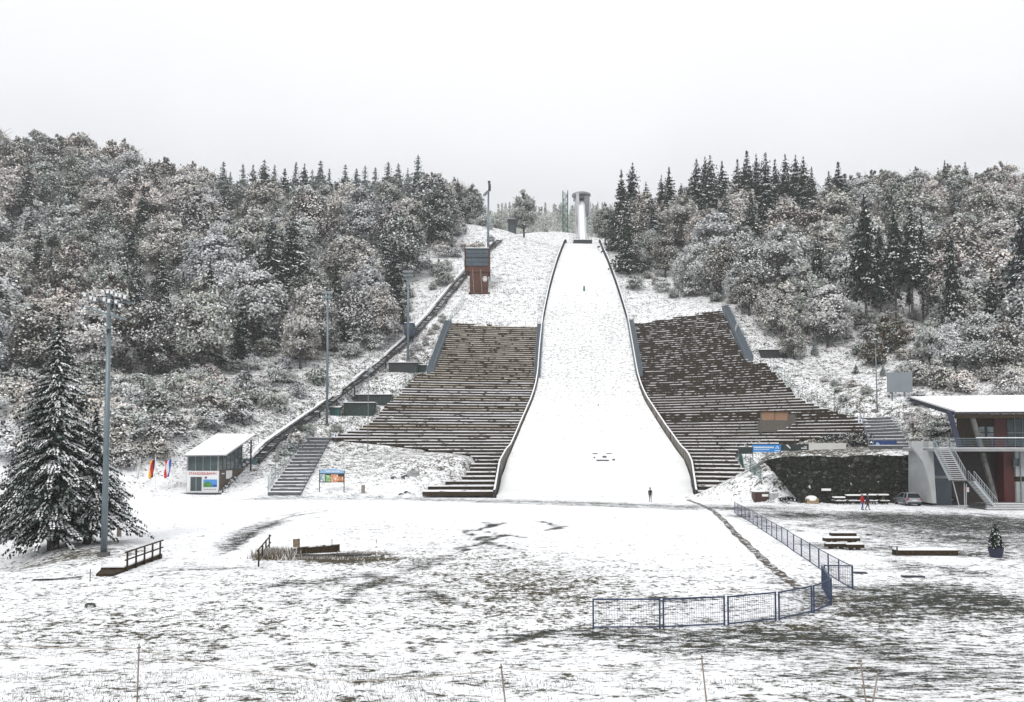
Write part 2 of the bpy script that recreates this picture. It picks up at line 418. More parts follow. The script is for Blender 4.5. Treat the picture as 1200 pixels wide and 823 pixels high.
for a in [(1090,702,75,13,.42),(1180,708,60,12,.5),(1010,712,45,14,.5),(930,742,90,13,.45),(800,748,120,9,.55),(680,744,60,7,.75),(990,755,60,14,.4),(1150,770,90,25,.2),
          (1130,612,100,9,1.0),(1080,700,130,14,.15),(1170,640,60,14,.22),(1010,640,60,10,.2),(1190,618,60,12,.7),(1110,690,110,10,.15),(1060,720,120,16,.15),(800,758,130,12,.25),(1000,735,120,22,.35),(1120,705,110,16,.3),(860,765,120,18,.22),(740,760,60,10,.2),(1100,790,140,25,.22),(380,690,160,18,.16),(230,668,90,8,.25),(300,625,60,14,.2),(660,605,200,10,.12),(1060,625,90,9,.3),(1010,606,120,5,.55),(960,640,80,10,.25),(1060,667,60,5,.4),(1090,700,140,20,.18),
          (495,735,60,8,.5),(450,700,70,14,.28),(350,705,110,12,.24),(400,680,90,8,.2),(630,690,60,18,.10),(540,735,50,6,.35)]: blob(*a, wear)
for a in [(960,532,90,6,.3),(905,560,20,20,.1),(575,645,60,20,.12),(630,690,90,30,.20),(470,650,80,20,.10),(60,655,90,12,.3),(100,650,60,8,.2),(400,655,60,5,.7),(150,740,160,25,.12),(600,650,160,40,.06),(965,703,18,8,.4),(930,735,50,6,.2),(440,620,60,12,.12),(1000,520,60,8,.3)]: blob(*a, tuft)
wear -= .25*np.exp(-((XX-13)/13)**2-((YY-75)/18)**2)*0
track([(330,583),(430,584),(560,586),(640,588),(760,592),(870,596)], 6.0, .52, wear)
track([(500,586),(600,588),(700,590),(800,594),(860,596)], 1.3, .3, wear)
track([(560,589),(700,593),(800,597)], 1.2, .3, wear)
track([(250,645),(285,622),(320,606),(380,596)], .8, .45, wear)
track([(275,645),(300,622),(340,606),(390,597)], .35, .6, wear)
track([(190,590),(250,586),(330,584)], 1.4, .25, wear)
track([(640,741),(610,749),(585,760)], .28, .9, wear)
track([(560,748),(640,739),(700,739)], .3, .5, wear)
track([(480,650),(540,690),(470,715)], .8, .22, wear)
for off in (0, 5):
    track([(395,712-off),(430,690-off),(480,672-off),(530,655-off),(575,645-off)], .3, .5, wear)
    track([(150,672+off),(230,668+off),(320,665+off),(420,668+off),(500,690+off),(560,715+off)], .3, .42, wear)
    track([(255,650+off),(290,625+off),(345,604+off),(430,596+off)], .4, .45, wear)
    track([(640,742+off),(560,752+off),(430,770+off),(330,800+off)], .16, .4, wear)
    track([(980,700+off*2),(1040,690+off*2),(1120,668+off*2),(1200,650+off*2)], .18, .35, wear)
    track([(900,612+off),(980,622+off),(1080,635+off),(1200,640+off)], .25, .35, wear)
track([(0,680),(120,672),(260,665),(330,668)], .8, .2, wear)
track([(300,690),(430,675),(520,652)], .9, .35, wear)
for L_ in [[(543,621),(555,629),(572,636),(592,641),(600,644)],[(538,642),(555,640),(572,634),(592,627)],[(568,612),(575,616),(558,622)],[(575,618),(590,613)],[(560,632),(575,628),(600,628),(615,630)],[(545,646),(538,643)],
           [(632,611),(645,614),(658,620)],[(640,622),(655,618),(665,617)],[(600,628),(580,626),(570,623)]]: track(L_, .36, 1.3, wear)
track([(700,606),(728,607)], .2, .6, wear)
wear = np.where(wear > .55, .55+(wear-.55)*.35, wear); wear = np.clip(wear, 0, .80); tuft = np.clip(tuft, 0, 1.2)
ny, nx = XX.shape
me = bpy.data.meshes.new('snowy_ground')
me.vertices.add(nx*ny); me.vertices.foreach_set('co', np.stack([XX, YY, ZZ], -1).ravel())
ii = np.arange((ny-1)*(nx-1)); r_, c_ = ii//(nx-1), ii % (nx-1); a_ = r_*nx+c_
fc = np.stack([a_, a_+1, a_+nx+1, a_+nx], -1)
me.loops.add(fc.size); me.loops.foreach_set('vertex_index', fc.ravel().astype(np.int32))
me.polygons.add(len(fc)); me.polygons.foreach_set('loop_start', (np.arange(len(fc))*4).astype(np.int32))
me.polygons.foreach_set('use_smooth', np.ones(len(fc), bool))
me.update(calc_edges=True)
ca = me.attributes.new('wear', 'FLOAT_COLOR', 'POINT')
ca.data.foreach_set('color', np.stack([wear, tuft, 0*wear, 0*wear+1], -1).ravel())
me.materials.append(M_ground)
ground = bpy.data.objects.new('ground', me); col.objects.link(ground); struct(ground, 'snow covered ground of meadow, car park and hillsides')

def _gi(X, Y):
    X = np.asarray(X, float); Y = np.asarray(Y, float)
    i = np.clip(np.searchsorted(gx, X)-1, 0, len(gx)-2); j = np.clip(np.searchsorted(gy, Y)-1, 0, len(gy)-2)
    u = np.clip((X-gx[i])/(gx[i+1]-gx[i]), 0, 1); v = np.clip((Y-gy[j])/(gy[j+1]-gy[j]), 0, 1)
    return (ZZ[j, i]*(1-u)+ZZ[j, i+1]*u)*(1-v)+(ZZ[j+1, i]*(1-u)+ZZ[j+1, i+1]*u)*v
terrain = _gi
# ------------------------------------------------------------------ landing slope
Ys = np.concatenate([np.linspace(115.6, 185, 70), np.linspace(186.5, 303, 78)])
b = MB(); NL = 22; b0 = []
for y in Ys:
    a, c = float(xl(y)), float(xr(y)); z = float(prof(y))
    for k in range(NL+1):
        t = k/NL; b.v.append((a+(c-a)*t, y, z+.04*math.sin(t*9+y*.3)+.25*abs(2*t-1)**6))
for i in range(len(Ys)-1):
    for k in range(NL): q = i*(NL+1)+k; b.f.append((q, q+1, q+NL+2, q+NL+1)); b.m.append(0)
y0 = 115.6
b.poly([(float(xl(y0)), y0, -.2), (float(xr(y0)), y0, -.2), (float(xr(y0)), y0, .25), (float(xl(y0)), y0, .25)])
def slope_mat():
    m, N, L, bs = nt('landing_snow'); MATS['landing_snow'] = m
    tc = N.new('ShaderNodeTexCoord'); geo = N.new('ShaderNodeSeparateXYZ'); L.new(tc.outputs['Object'], geo.inputs[0])
    n = N.new('ShaderNodeTexNoise'); n.inputs['Scale'].default_value = 1.8; n.inputs['Detail'].default_value = 8; n.inputs['Roughness'].default_value = .72; L.new(tc.outputs['Object'], n.inputs['Vector'])
    # mat threads poke through the thin snow on the steep middle part
    r = N.new('ShaderNodeMapRange'); L.new(geo.outputs['Z'], r.inputs[0]); r.inputs[1].default_value = 3; r.inputs[2].default_value = 22; r.inputs[3].default_value = .0; r.inputs[4].default_value = .105
    r2 = N.new('ShaderNodeMapRange'); L.new(geo.outputs['Z'], r2.inputs[0]); r2.inputs[1].default_value = 38; r2.inputs[2].default_value = 55; r2.inputs[3].default_value = 0; r2.inputs[4].default_value = -.08
    ad = N.new('ShaderNodeMath'); L.new(n.outputs['Fac'], ad.inputs[0]); L.new(r.outputs[0], ad.inputs[1])
    ad2 = N.new('ShaderNodeMath'); L.new(ad.outputs[0], ad2.inputs[0]); L.new(r2.outputs[0], ad2.inputs[1])
    th = N.new('ShaderNodeMapRange'); L.new(ad2.outputs[0], th.inputs[0]); th.inputs[1].default_value = .60; th.inputs[2].default_value = .68; th.inputs[4].default_value = .75
    mx = N.new('ShaderNodeMix'); mx.data_type = 'RGBA'; L.new(th.outputs[0], mx.inputs[0]); mx.inputs[6].default_value = (.86,.87,.88,1); mx.inputs[7].default_value = (.22,.23,.23,1)
    L.new(mx.outputs[2], bs.inputs['Base Color']); bs.inputs['Roughness'].default_value = .6
    nb = N.new('ShaderNodeTexNoise'); nb.inputs['Scale'].default_value = .12; nb.inputs['Detail'].default_value = 5; L.new(tc.outputs['Object'], nb.inputs['Vector']); nr_ = N.new('ShaderNodeMapRange'); L.new(nb.outputs['Fac'], nr_.inputs[0]); nr_.inputs[1].default_value = .35; nr_.inputs[2].default_value = .65; nr_.inputs[3].default_value = .86; nr_.inputs[4].default_value = 1.; vs = N.new('ShaderNodeVectorMath'); vs.operation = 'SCALE'; L.new(mx.outputs[2], vs.inputs[0]); L.new(nr_.outputs[0], vs.inputs['Scale']); L.new(vs.outputs[0], bs.inputs['Base Color'])
    bp = N.new('ShaderNodeBump'); bp.inputs['Strength'].default_value = .4; bp.inputs['Distance'].default_value = .06; L.new(n.outputs['Fac'], bp.inputs['Height']); L.new(bp.outputs[0], bs.inputs['Normal'])
    return m
ls = b.build('landing_slope', slope_mat(), loc=(cx(115), 115.6, 0), smooth=True); struct(ls, 'smooth white landing slope between the two stands')

# boards along both sides of the landing slope
M_board = mat('weathered_boards', (.17,.15,.13), .8, var=.3, scale=1.5)
M_boarddk = mat('blue_black_boards', (.02,.028,.045), .7, var=.3, scale=1.5)
for side, fx, S_, lab in ((-1, xl, SL, 'board wall with snowy top edge along the left side of the white landing slope'), (1, xr, SR, 'board wall with snowy top edge along the right side of the white landing slope')):
    root = thing('side_board_wall', lab, 'board wall', (float(fx(116)), 116, 0), 'board walls beside the landing slope')
    lo_, up_, cap, post = MB(), MB(), MB(), []
    yy = np.concatenate([np.arange(115.7, 160, 2.2), np.arange(160, 303, 3.0)])
    for i in range(len(yy)-1):
        A, B = yy[i], yy[i+1]; q = []
        for y in (A, B):
            x = float(fx(y))+side*.35; z = float(prof(y)); s = float(S_(np.array([x+side*1.0]), np.array([y]))[0]) if y < 206 else z
            h = max(z+1.0, s+.75) if y < 206 else z+1.5
            q.append((x, y, z-.3, h))
        t = up_ if A > 204 else lo_
        (x0, y0, z0, h0), (x1, y1, z1, h1) = q
        w = .09
        t.hexa([(x0-w,y0,z0),(x0+w,y0,z0),(x1+w,y1,z1),(x1-w,y1,z1),(x0-w,y0,h0),(x0+w,y0,h0),(x1+w,y1,h1),(x1-w,y1,h1)])
        cap.hexa([(x0-w*1.5,y0,h0+.004),(x0+w*1.5,y0,h0+.004),(x1+w*1.5,y1,h1+.004),(x1-w*1.5,y1,h1+.004),(x0-w,y0,h0+.11),(x0+w,y0,h0+.11),(x1+w,y1,h1+.11),(x1-w,y1,h1+.11)])
        p = MB(); p.box(x0-.14, x0+.14, y0-.07, y0+.07, z0, h0-.01); post.append(p)
    lo_.build('lower_boards', M_board, root); up_.build('upper_boards', M_boarddk, root); cap.build('snow_cap', M_snow, root)
    for p in post: p.build('post', M_dark, root)

# ------------------------------------------------------------------ stands
M_lipR = lip('patchy_snow_line', .60, .9)
DZ = .56
def stand(name, lab, side, outline, bend, origin):
    root = thing(name, lab, 'grandstand', origin, 'grandstands beside the landing slope')
    for i in range(1, 80):
        z = i*DZ
        if z > 46: break
        def line(zz):
            Yp = min(float(prof_inv(zz)), 116+zz/5.6*34 if zz < 8.6 else 1e9)
            # iterate: bend depends on distance from the slope axis
            return Yp
        Y0, Y1 = line(z), line(z+DZ)
        X = np.arange(-75, 92, .45)
        def yof(Yp, X):
            Y = np.full_like(X, Yp)
            for _ in range(4):
                d = (cx(Y)-11)-X if side < 0 else X-(cx(Y)+11)
                Y = Yp-bend(d)*(1 if z > 4 else z/4)
            return Y
        Ya, Yb = yof(Y0, X), yof(Y1, X)
        px, py = proj(X, Ya, z)
        ok = inpoly(px, py, outline) & ((X < xl(Ya)-.45) if side < 0 else (X > xr(Ya)+.45)) & (Ya > 112)
        if not ok.any(): continue
        idx = np.where(ok)[0]; runs = np.split(idx, np.where(np.diff(idx) > 1)[0]+1)
        b = MB(); rr = random.Random(i*7+side)
        th = .17 if z < 8 else .17 if side < 0 else .12
        for run in runs:
            if len(run) < 3: continue
            for a, c in zip(run[:-1:7], list(run[7::7])+[run[-1]]):
                if c <= a: continue
                xa, xc = X[a], X[c]
                ya, yc, za, zc = Ya[a], Ya[c], Yb[a], Yb[c]
                b.quad((xa, ya, z-DZ), (xc, yc, z-DZ), (xc, yc, z), (xa, ya, z), 0)            # riser
                b.quad((xa, ya, z), (xc, yc, z), (xc, zc, z), (xa, za, z), 0)                 # tread
                if i % 1 == 0:
                    # bench plank standing a little proud, snow lying on it
                    f = .30 if z > 10 else .5
                    t = th*rr.uniform(.7, 1.2)
                    ym, yn = ya+(za-ya)*f, yc+(zc-yc)*f
                    b.hexa([(xa,ya-.06,z+.003),(xc,yc-.06,z+.003),(xc,yn,z+.003),(xa,ym,z+.003),(xa,ya-.04,z+t),(xc,yc-.04,z+t),(xc,yn,z+t),(xa,ym,z+t)], 1)
        if b.f: b.build('step_row', [M_wood if (side > 0 or i % 2) else M_seatwood, M_lip if z < rr.uniform(6, 22) else M_lipB if side < 0 else M_lipR], root)
    return root
SLo = stand('grandstand', 'wide snow-dusted terraced stand on the left of the white landing slope', -1, OUT_L, bendL, tuple(hit(540, 575, SL, 100, 300)))
SRo = stand('grandstand', 'dark terraced stand with patchy snow on the right of the white landing slope', 1, OUT_R, bendR, tuple(hit(850, 580, SR, 95, 300)))
# handrails on the stands
for root, S_, lines in ((SLo, SL, [[(448,517),(520,400)],[(500,527),(556,392)],[(552,533),(588,392)]]), (SRo, SR, [[(812,508),(766,392)],[(872,510),(806,390)],[(940,500),(845,385)]])):
    for (ax, ay), (bx, by) in lines:
        for k in range(15):
            b = MB()
            t = k/14; p = hit(ax+(bx-ax)*t, ay+(by-ay)*t, S_, 100, 300)
            b.tube([p, p+Vector((0,0,1.0))], .025, 5)
            b.build('handrail_post', M_galv, root)
        # stuff-free: short posts only, the photo shows them as broken dotted lines

# grey flights of steps at the edges of the stands
def flight(pL0, pR0, pL1, pR1, S_, lab, n=26, m=M_galv, name='stairway', group='grey stairways beside the stands', lift=.35, snowy=False, step=None, lo=95):
    """pL0,pR0 bottom corners, pL1,pR1 top corners (photo px); steps between, following the slope"""
    A, B, C, D = [hit(*q, S_, lo, 300) for q in (pL0, pR0, pL1, pR1)]
    root = thing(name, lab, 'stairway', tuple((A+B)/2), group)
    b, sn, st = MB(), MB(), MB()
    def pt(t, s):
        u0 = (pL0[0]+(pL1[0]-pL0[0])*t, pL0[1]+(pL1[1]-pL0[1])*t); u1 = (pR0[0]+(pR1[0]-pR0[0])*t, pR0[1]+(pR1[1]-pR0[1])*t)
        return hit(u0[0]+(u1[0]-u0[0])*s, u0[1]+(u1[1]-u0[1])*s, S_, lo, 300)
    for k in range(n):
        l0, r0, l1, r1 = pt(k/n, 0), pt(k/n, 1), pt((k+1)/n, 0), pt((k+1)/n, 1)
        z = max(l1.z, r1.z)+lift; zb = min(l0.z, r0.z)-.6
        b.hexa([(l0.x,l0.y,zb),(r0.x,r0.y,zb),(r1.x,r1.y,zb),(l1.x,l1.y,zb),(l0.x,l0.y,z),(r0.x,r0.y,z),(r1.x,r1.y,z),(l1.x,l1.y,z)])
        if snowy:
            sn.hexa([(l0.x,l0.y-.03,z+.004),(r0.x,r0.y-.03,z+.004),(r1.x,r1.y-.02,z+.004),(l1.x,l1.y-.02,z+.004),(l0.x,l0.y-.03,z+.085),(r0.x,r0.y-.03,z+.085),(r1.x,r1.y-.02,z+.07),(l1.x,l1.y-.02,z+.07)])
    b.build('steps', m, root)
    if snowy: sn.build('snow_cover', M_lip, root)
    for s in (0, 1):
        r = MB(); k = 0
        pts = [pt(t/8, s)+Vector((0,0,lift+.2)) for t in range(9)]
        for p in pts: r.tube([p-Vector((0,0,.4)), p+Vector((0,0,1.0))], .03, 5)
        for h in (.55, 1.0): r.tube([p+Vector((0,0,h)) for p in pts], .025, 5)
        r.build('handrail', M_galv, root)
    return root
M_ramp = mat('blue_grey_metal', (.10,.125,.15), .6, .1, var=.12, scale=3)
flight((626,444),(633,444),(630,383),(637,383), SL, 'narrow grey stairway along the inner top edge of the left stand', 30, M_ramp, lift=.6)
flight((745,441),(753,441),(735,378),(742,378), SR, 'narrow grey stairway along the inner top edge of the right stand', 30, M_ramp, lift=.6)
flight((500,437),(508,437),(522,379),(529,379), SL, 'narrow grey stairway along the outer top edge of the left stand', 30, M_ramp, lift=.6)
flight((873,422),(883,422),(846,362),(853,362), SR, 'narrow grey stairway along the outer top edge of the right stand', 30, M_ramp, lift=.6)
M_stair = mat('worn_stair_concrete', (.085,.09,.10), .8, var=.3, scale=2)
flight((314,581),(352,581),(362,516),(388,514), terrain, 'long snow-lined concrete stairway climbing left of the snowy mound', 17, M_stair, lift=.12, snowy=True)
flight((1019,527),(1067,527),(1008,491),(1042,491), terrain, 'wide curving concrete stairway above the stone wall on the right', 10, M_stair, lift=.12, snowy=True)

# ------------------------------------------------------------------ inrun tower
T = thing('ski_jump_tower', 'tall grey inrun tower with round roof at the top of the white slope', 'ski jump tower', (cx(303)+.2, 303, float(prof(303))))
M_conct = mat('tower_concrete', (.42,.435,.45), .7, var=.1, scale=.5)
M_towdk = mat('tower_dark_panels', (.16,.17,.185), .7, var=.15, scale=.6)  # dark grey panels of the cabin block
top = P(681, 234, 378); base = P(683, 283, 303.5)
N_ = 30; prs = []
for k in range(N_+1):
    t = k/N_; Y = base.y+(top.y-base.y)*t
    e = t*t*.35+t*.65 if t < 1 else 1
    prs.append(Vector((base.x+(top.x-base.x)*t, Y, base.z+(top.z-base.z)*e)))
tr, wl, wr, un = MB(), MB(), MB(), MB()
for a, c in zip(prs[:-1], prs[1:]):
    tr.hexa([(a.x-1.05,a.y,a.z-.05),(a.x+1.05,a.y,a.z-.05),(c.x+1.05,c.y,c.z-.05),(c.x-1.05,c.y,c.z-.05),(a.x-1.05,a.y,a.z+.15),(a.x+1.05,a.y,a.z+.15),(c.x+1.05,c.y,c.z+.15),(c.x-1.05,c.y,c.z+.15)])
    for s, m_ in ((-1, wl), (1, wr)):
        x, y = a.x+s*1.35, c.x+s*1.35
        m_.hexa([(x-.28,a.y,a.z-.8),(x+.28,a.y,a.z-.8),(y+.28,c.y,c.z-.8),(y-.28,c.y,c.z-.8),(x-.28,a.y,a.z+.95),(x+.28,a.y,a.z+.95),(y+.28,c.y,c.z+.95),(y-.28,c.y,c.z+.95)])
    un.hexa([(a.x-1.6,a.y,a.z-1.6),(a.x+1.6,a.y,a.z-1.6),(c.x+1.6,c.y,c.z-1.6),(c.x-1.6,c.y,c.z-1.6),(a.x-1.6,a.y,a.z-.82),(a.x+1.6,a.y,a.z-.82),(c.x+1.6,c.y,c.z-.82),(c.x-1.6,c.y,c.z-.82)])
tr.build('inrun_track', M_snow, T); wl.build('side_wall', M_conct, T); wr.build('side_wall', M_conct, T); un.build('ramp_beam', M_concdk, T)
b = MB()
for t in (.25, .5, .75):
    p = prs[int(t*N_)]; g = gz(p.x, p.y)
    b = MB(); b.box(p.x-1.1, p.x+1.1, p.y-.8, p.y+.8, g-1, p.z-1.62); b.build('pillar', M_conct, T)
# head of the tower: shaft, lift cabin block, round roof
b = MB(); b.box(top.x-2.2, top.x+2.0, 378.5, 384, gz(top.x, 380)-1, top.z+1.6); b.build('tower_shaft', M_conct, T)
q0, q1 = P(684.6, 250, 372), P(690.8, 234, 372)
b = MB(); b.box(q0.x, q1.x, 370, 378.4, q0.z, q1.z+1); b.build('cabin_block', M_towdk, T)
b = MB(); b.box(q1.x-.15, q1.x+.1, 369.9, 378.3, q0.z-.1, q1.z+.8); b.build('cabin_edge', M_white, T)
q0 = P(675.2, 250, 372); b = MB(); b.box(q0.x, q0.x+1.2, 370, 378.4, q0.z-1.5, top.z+.8); b.build('left_cheek', M_conct, T)
q = P(681.5, 233, 376); b = MB(); b.box(q.x-3.4, q.x+3.4, 374, 380, q.z-.2, q.z+1.3); gl = b.build('glazed_room', M_glass, T)
b = MB()
for k in range(8): x = q.x-3.4+k*6.8/7; b.box(x-.06, x+.06, 373.93, 373.99, q.z-.2, q.z+1.3)
b.build('window_frame', M_galv, gl)
b = MB(); prof_r = [(4.15, 1.3), (4.3, 1.7), (4.1, 2.3), (3.0, 2.8), (1.2, 3.05)]
rings = []
for r, h in prof_r:
    rings.append([(q.x+r*math.cos(2*math.pi*k/28), 377+r*math.sin(2*math.pi*k/28), q.z+h) for k in range(28)])
for a, c in zip(rings[:-1], rings[1:]):
    for k in range(28): b.quad(a[k], a[(k+1) % 28], c[(k+1) % 28], c[k])
b.poly(rings[-1]); b.poly(rings[0][::-1]); b.build('round_roof', mat('roof_metal', (.2,.21,.225), .6, .2), T)
# take-off table
q0, q1 = P(672, 284.5, 301), P(693.5, 281, 301)
b = MB(); b.box(q0.x, q1.x, 299.8, 303.4, q0.z-2.5, q0.z+.75); b.build('takeoff_table', M_dark, T)
b = MB(); b.box(q0.x+.1, q1.x-.1, 299.7, 303.3, q0.z+.754, q0.z+.95); b.build('table_snow', M_snow, T)
b = MB()
for x in np.linspace(q0.x, q1.x, 7): b.tube([(x, 301.5, q0.z+.9), (x, 301.5, q0.z+2.2)], .05, 5)
b.tube([(q0.x, 301.5, q0.z+2.1), (prs[0].x-1.8, 301.5, q0.z+2.1)], .04, 5); b.tube([(prs[0].x+1.8, 301.5, q0.z+2.1), (q1.x, 301.5, q0.z+2.1)], .04, 5)
b.build('railing', M_galv, T)
# small hut and green lattice mast behind
g = P(662.5, 264, 398); tz = P(662.5, 224, 398).z; gg = gz(g.x, 398)
root = thing('lattice_mast', 'green steel lattice mast in the haze left of the inrun tower', 'mast', (g.x, 398, gg))
M_lat = mat('mast_green', (.03,.09,.07), .6, .2)
b = MB(); w = 1.15
for sx in (-1, 1):
    for sy in (-1, 1): b.beam((g.x+sx*w, 398+sy*w, gg), (g.x+sx*w, 398+sy*w, tz), .32)
b.build('corner_posts', M_lat, root)
b = MB(); z = gg; k = 0
while z < tz-1.2:
    s = 1 if k % 2 else -1
    for sy in (-1, 1): b.beam((g.x-s*w, 398+sy*w, z), (g.x+s*w, 398+sy*w, z+1.8), .2); b.beam((g.x-w, 398+sy*w, z), (g.x+w, 398+sy*w, z), .16)
    z += 1.8; k += 1
b.build('bracing', M_lat, root)

# ------------------------------------------------------------------ judges' tower
jb = hit(563, 343, terrain, 150, 300); Yj = jb.y
J = thing('judges_tower', 'rust-red judges tower with slanted window bands standing on the slope left of the white run', 'tower', (jb.x, Yj, jb.z))
def X_(px, Y): return (px-600)/F*Y*1.0
s_ = Yj/F; zb = jb.z-1.2
xL0, xL1, xR = (550-600)*s_, (545-600)*s_, (571.5-600)*s_
zt = P(560, 290, Yj).z; zm = P(560, 313, Yj).z; zw = P(560, 317, Yj).z
b = MB(); b.box(xL0, xR, Yj, Yj+5.5, zb, zm); b.build('lower_body', M_corten, J)
b = MB(); b.prism([(xL1, zw), (xL0+.2, zm-1.3), (xR+.25, zm-1.3), (xR+.25, zt-.9), (xL1, zt-.9)], Yj-.25, Yj+6.2)
b.build('upper_body', M_corten, J)
# side wing wall (right), taller parapet
b = MB(); b.prism([(Yj-.9, zt-6.2), (Yj-.9, zt+.7), (Yj+6.4, zt-.6), (Yj+6.4, zt-7.4)], xR+.26, xR+.5, axis='X'); b.build('side_panel', M_corten, J)
b = MB(); b.prism([(Yj-.9, zt-5.2), (Yj-.9, zt+.7), (Yj+6.4, zt-.6), (Yj+6.4, zt-6.4)], xL1-.25, xL1-.02, axis='X'); b.build('side_panel', M_corten, J)
for k, (a, c) in enumerate(((zt-2.75, zt-.75), (zt-5.0, zt-3.0))):
    b = MB(); b.quad((xL1+.1, Yj-.30, a), (xR+.2, Yj-.30, a), (xR+.2, Yj-.75, c), (xL1+.1, Yj-.75, c)); b.quad((xL1+.1, Yj-.26, a), (xL1+.1, Yj-.71, c), (xR+.2, Yj-.71, c), (xR+.2, Yj-.26, a))
    w_ = b.build('window_band', mat('blue_grey_glass', (.08,.11,.14), .2, .1, var=.2, scale=1), J)  # panes in one blue-grey base colour
    f = MB()
    for j in range(5): x = xL1+.1+(xR+.1-xL1)*j/4; f.beam((x, Yj-.34, a), (x, Yj-.79, c), .07)
    for z, yy in ((a, Yj-.34), (c, Yj-.79), ((a+c)/2, Yj-.56)): f.beam((xL1+.05, yy, z), (xR+.2, yy, z), .09)
    f.build('window_frame', M_dark, w_)
b = MB(); b.box(xL1-.3, xR+.55, Yj-.9, Yj+6.2, zt-.55, zt-.4); b.build('roof', M_galv, J)
b = MB(); b.box(xL1-.3, xR+.5, Yj-.88, Yj+6.15, zt-.396, zt-.25); b.build('roof_snow', M_snow, J)
# round emblem on the front (plain pale disc with rings), railing legs
b = MB(); cxj = (568-600)*s_; czj = P(568, 327, Yj).z
for r0, r1, m_ in ((0, .30, 0), (.42, .62, 0)):
    for k in range(20):
        a0, a1 = 2*math.pi*k/20, 2*math.pi*(k+1)/20
        b.quad(*[(cxj+r*math.cos(a), Yj-.02, czj+r*math.sin(a)*1.15) for r, a in ((max(r0, .001), a0), (r1, a0), (r1, a1), (max(r0, .001), a1))], m=m_)
b.build('emblem', M_white, J)
b = MB()
for px in (554.5, 564): b.beam(((px-1-600)*s_, Yj-1.2, zm-.9), ((px+1-600)*s_, Yj-1.6, zb+.7), .12)
b.build('support_strut', M_conc, J)
b = MB()
for k in range(5): x = xR+1.5+k*.9; b.tube([(x, Yj-1.5, zb+1), (x, Yj-1.5, zb+3.4)], .05, 5)
b = MB(); b.box(xL0-.2, xR+.6, Yj-1.3, Yj-.02, jb.z-.4, jb.z-.15); b.build('platform', M_corten, J)
b = MB()
for k in range(7): x = xL0-.3+k*(xR+2.8-xL0)/6; b.tube([(x, Yj-1.7, jb.z-.1), (x, Yj-1.7, jb.z+1)], .035, 5)
b.tube([(xL0-.3, Yj-1.7, jb.z+1), (xR+2.5, Yj-1.7, jb.z+1)], .035, 5); b.build('railing', M_dark, J)

# ------------------------------------------------------------------ funicular
TRK = [(299,541),(322,524),(345,507),(370,489),(397,469),(425,448),(448,429),(470,410),(490,391),(508,371),(524,351),(540,331),(555,313),(570,298),(585,285),(603,272)]
tp = [G(*q, lo=100)+Vector((0,0,.9)) for q in TRK]
tp[0] = P(299, 541, 132)
dense = []
for i in range(len(tp)-1):
    for k in range(4): dense.append(tp[i].lerp(tp[i+1], k/4))
dense.append(tp[-1])
root = thing('funicular_track', 'long dark funicular track on steel trestles climbing the left hillside', 'railway track', tuple(tp[0]))
for off, nm in ((-.75, 'rail'), (.75, 'rail')):
    b = MB()
    for a, c in zip(dense[:-1], dense[1:]):
        d = (c-a); d.z = 0; r = Vector((d.y, -d.x, 0)).normalized()*off
        b.beam(a+r, c+r, .15, .28)
    b.build(nm, M_dark, root)
b = MB(); sn = MB(); wk = MB()
for i, a in enumerate(dense[:-1]):
    c = dense[i+1]; d = c-a; d.z = 0; r = Vector((d.y, -d.x, 0)).normalized()
    for t in (.0, .33, .66):
        p = a.lerp(c, t); b.beam(p-r*.75, p+r*.75, .14, .12)
    sn.hexa([a-r*.62+Vector((0,0,-.28)), a+r*.62+Vector((0,0,-.28)), c+r*.62+Vector((0,0,-.28)), c-r*.62+Vector((0,0,-.28)), a-r*.62+Vector((0,0,-.1)), a+r*.62+Vector((0,0,-.1)), c+r*.62+Vector((0,0,-.1)), c-r*.62+Vector((0,0,-.1))])
    l = -r*1.9
    wk.hexa([a+l-r*.35+Vector((0,0,-.1)), a+l+r*.35+Vector((0,0,-.1)), c+l+r*.35+Vector((0,0,-.1)), c+l-r*.35+Vector((0,0,-.1)), a+l-r*.35+Vector((0,0,.0)), a+l+r*.35+Vector((0,0,.0)), c+l+r*.35+Vector((0,0,.0)), c+l-r*.35+Vector((0,0,.0))])
b.build('cross_ties', M_dark, root); sn.build('snow_strip', M_lipR, root); wk.build('walkway', M_snow, root)
for i in range(0, len(dense), 3):
    a = dense[i]; g = gz(a.x, a.y)
    b = MB(); b.beam((a.x-.8, a.y, g-.6), (a.x-.7, a.y, a.z-.15), .22); b.beam((a.x+.8, a.y, g-.6), (a.x+.7, a.y, a.z-.15), .22); b.build('trestle', M_dark, root)
b = MB()
for i in range(0, len(dense)):
    a = dense[i]; c = dense[min(i+1, len(dense)-1)]
    p = a+Vector((-2.7, 0, 0)); q_ = c+Vector((-2.7, 0, 0)); b.tube([p-Vector((0,0,.6)), p+Vector((0,0,1.1))], .04, 5)
    if i < len(dense)-1: b.tube([p+Vector((0,0,1.05)), q_+Vector((0,0,1.05))], .03, 5)
b.build('handrail', M_galv, root)
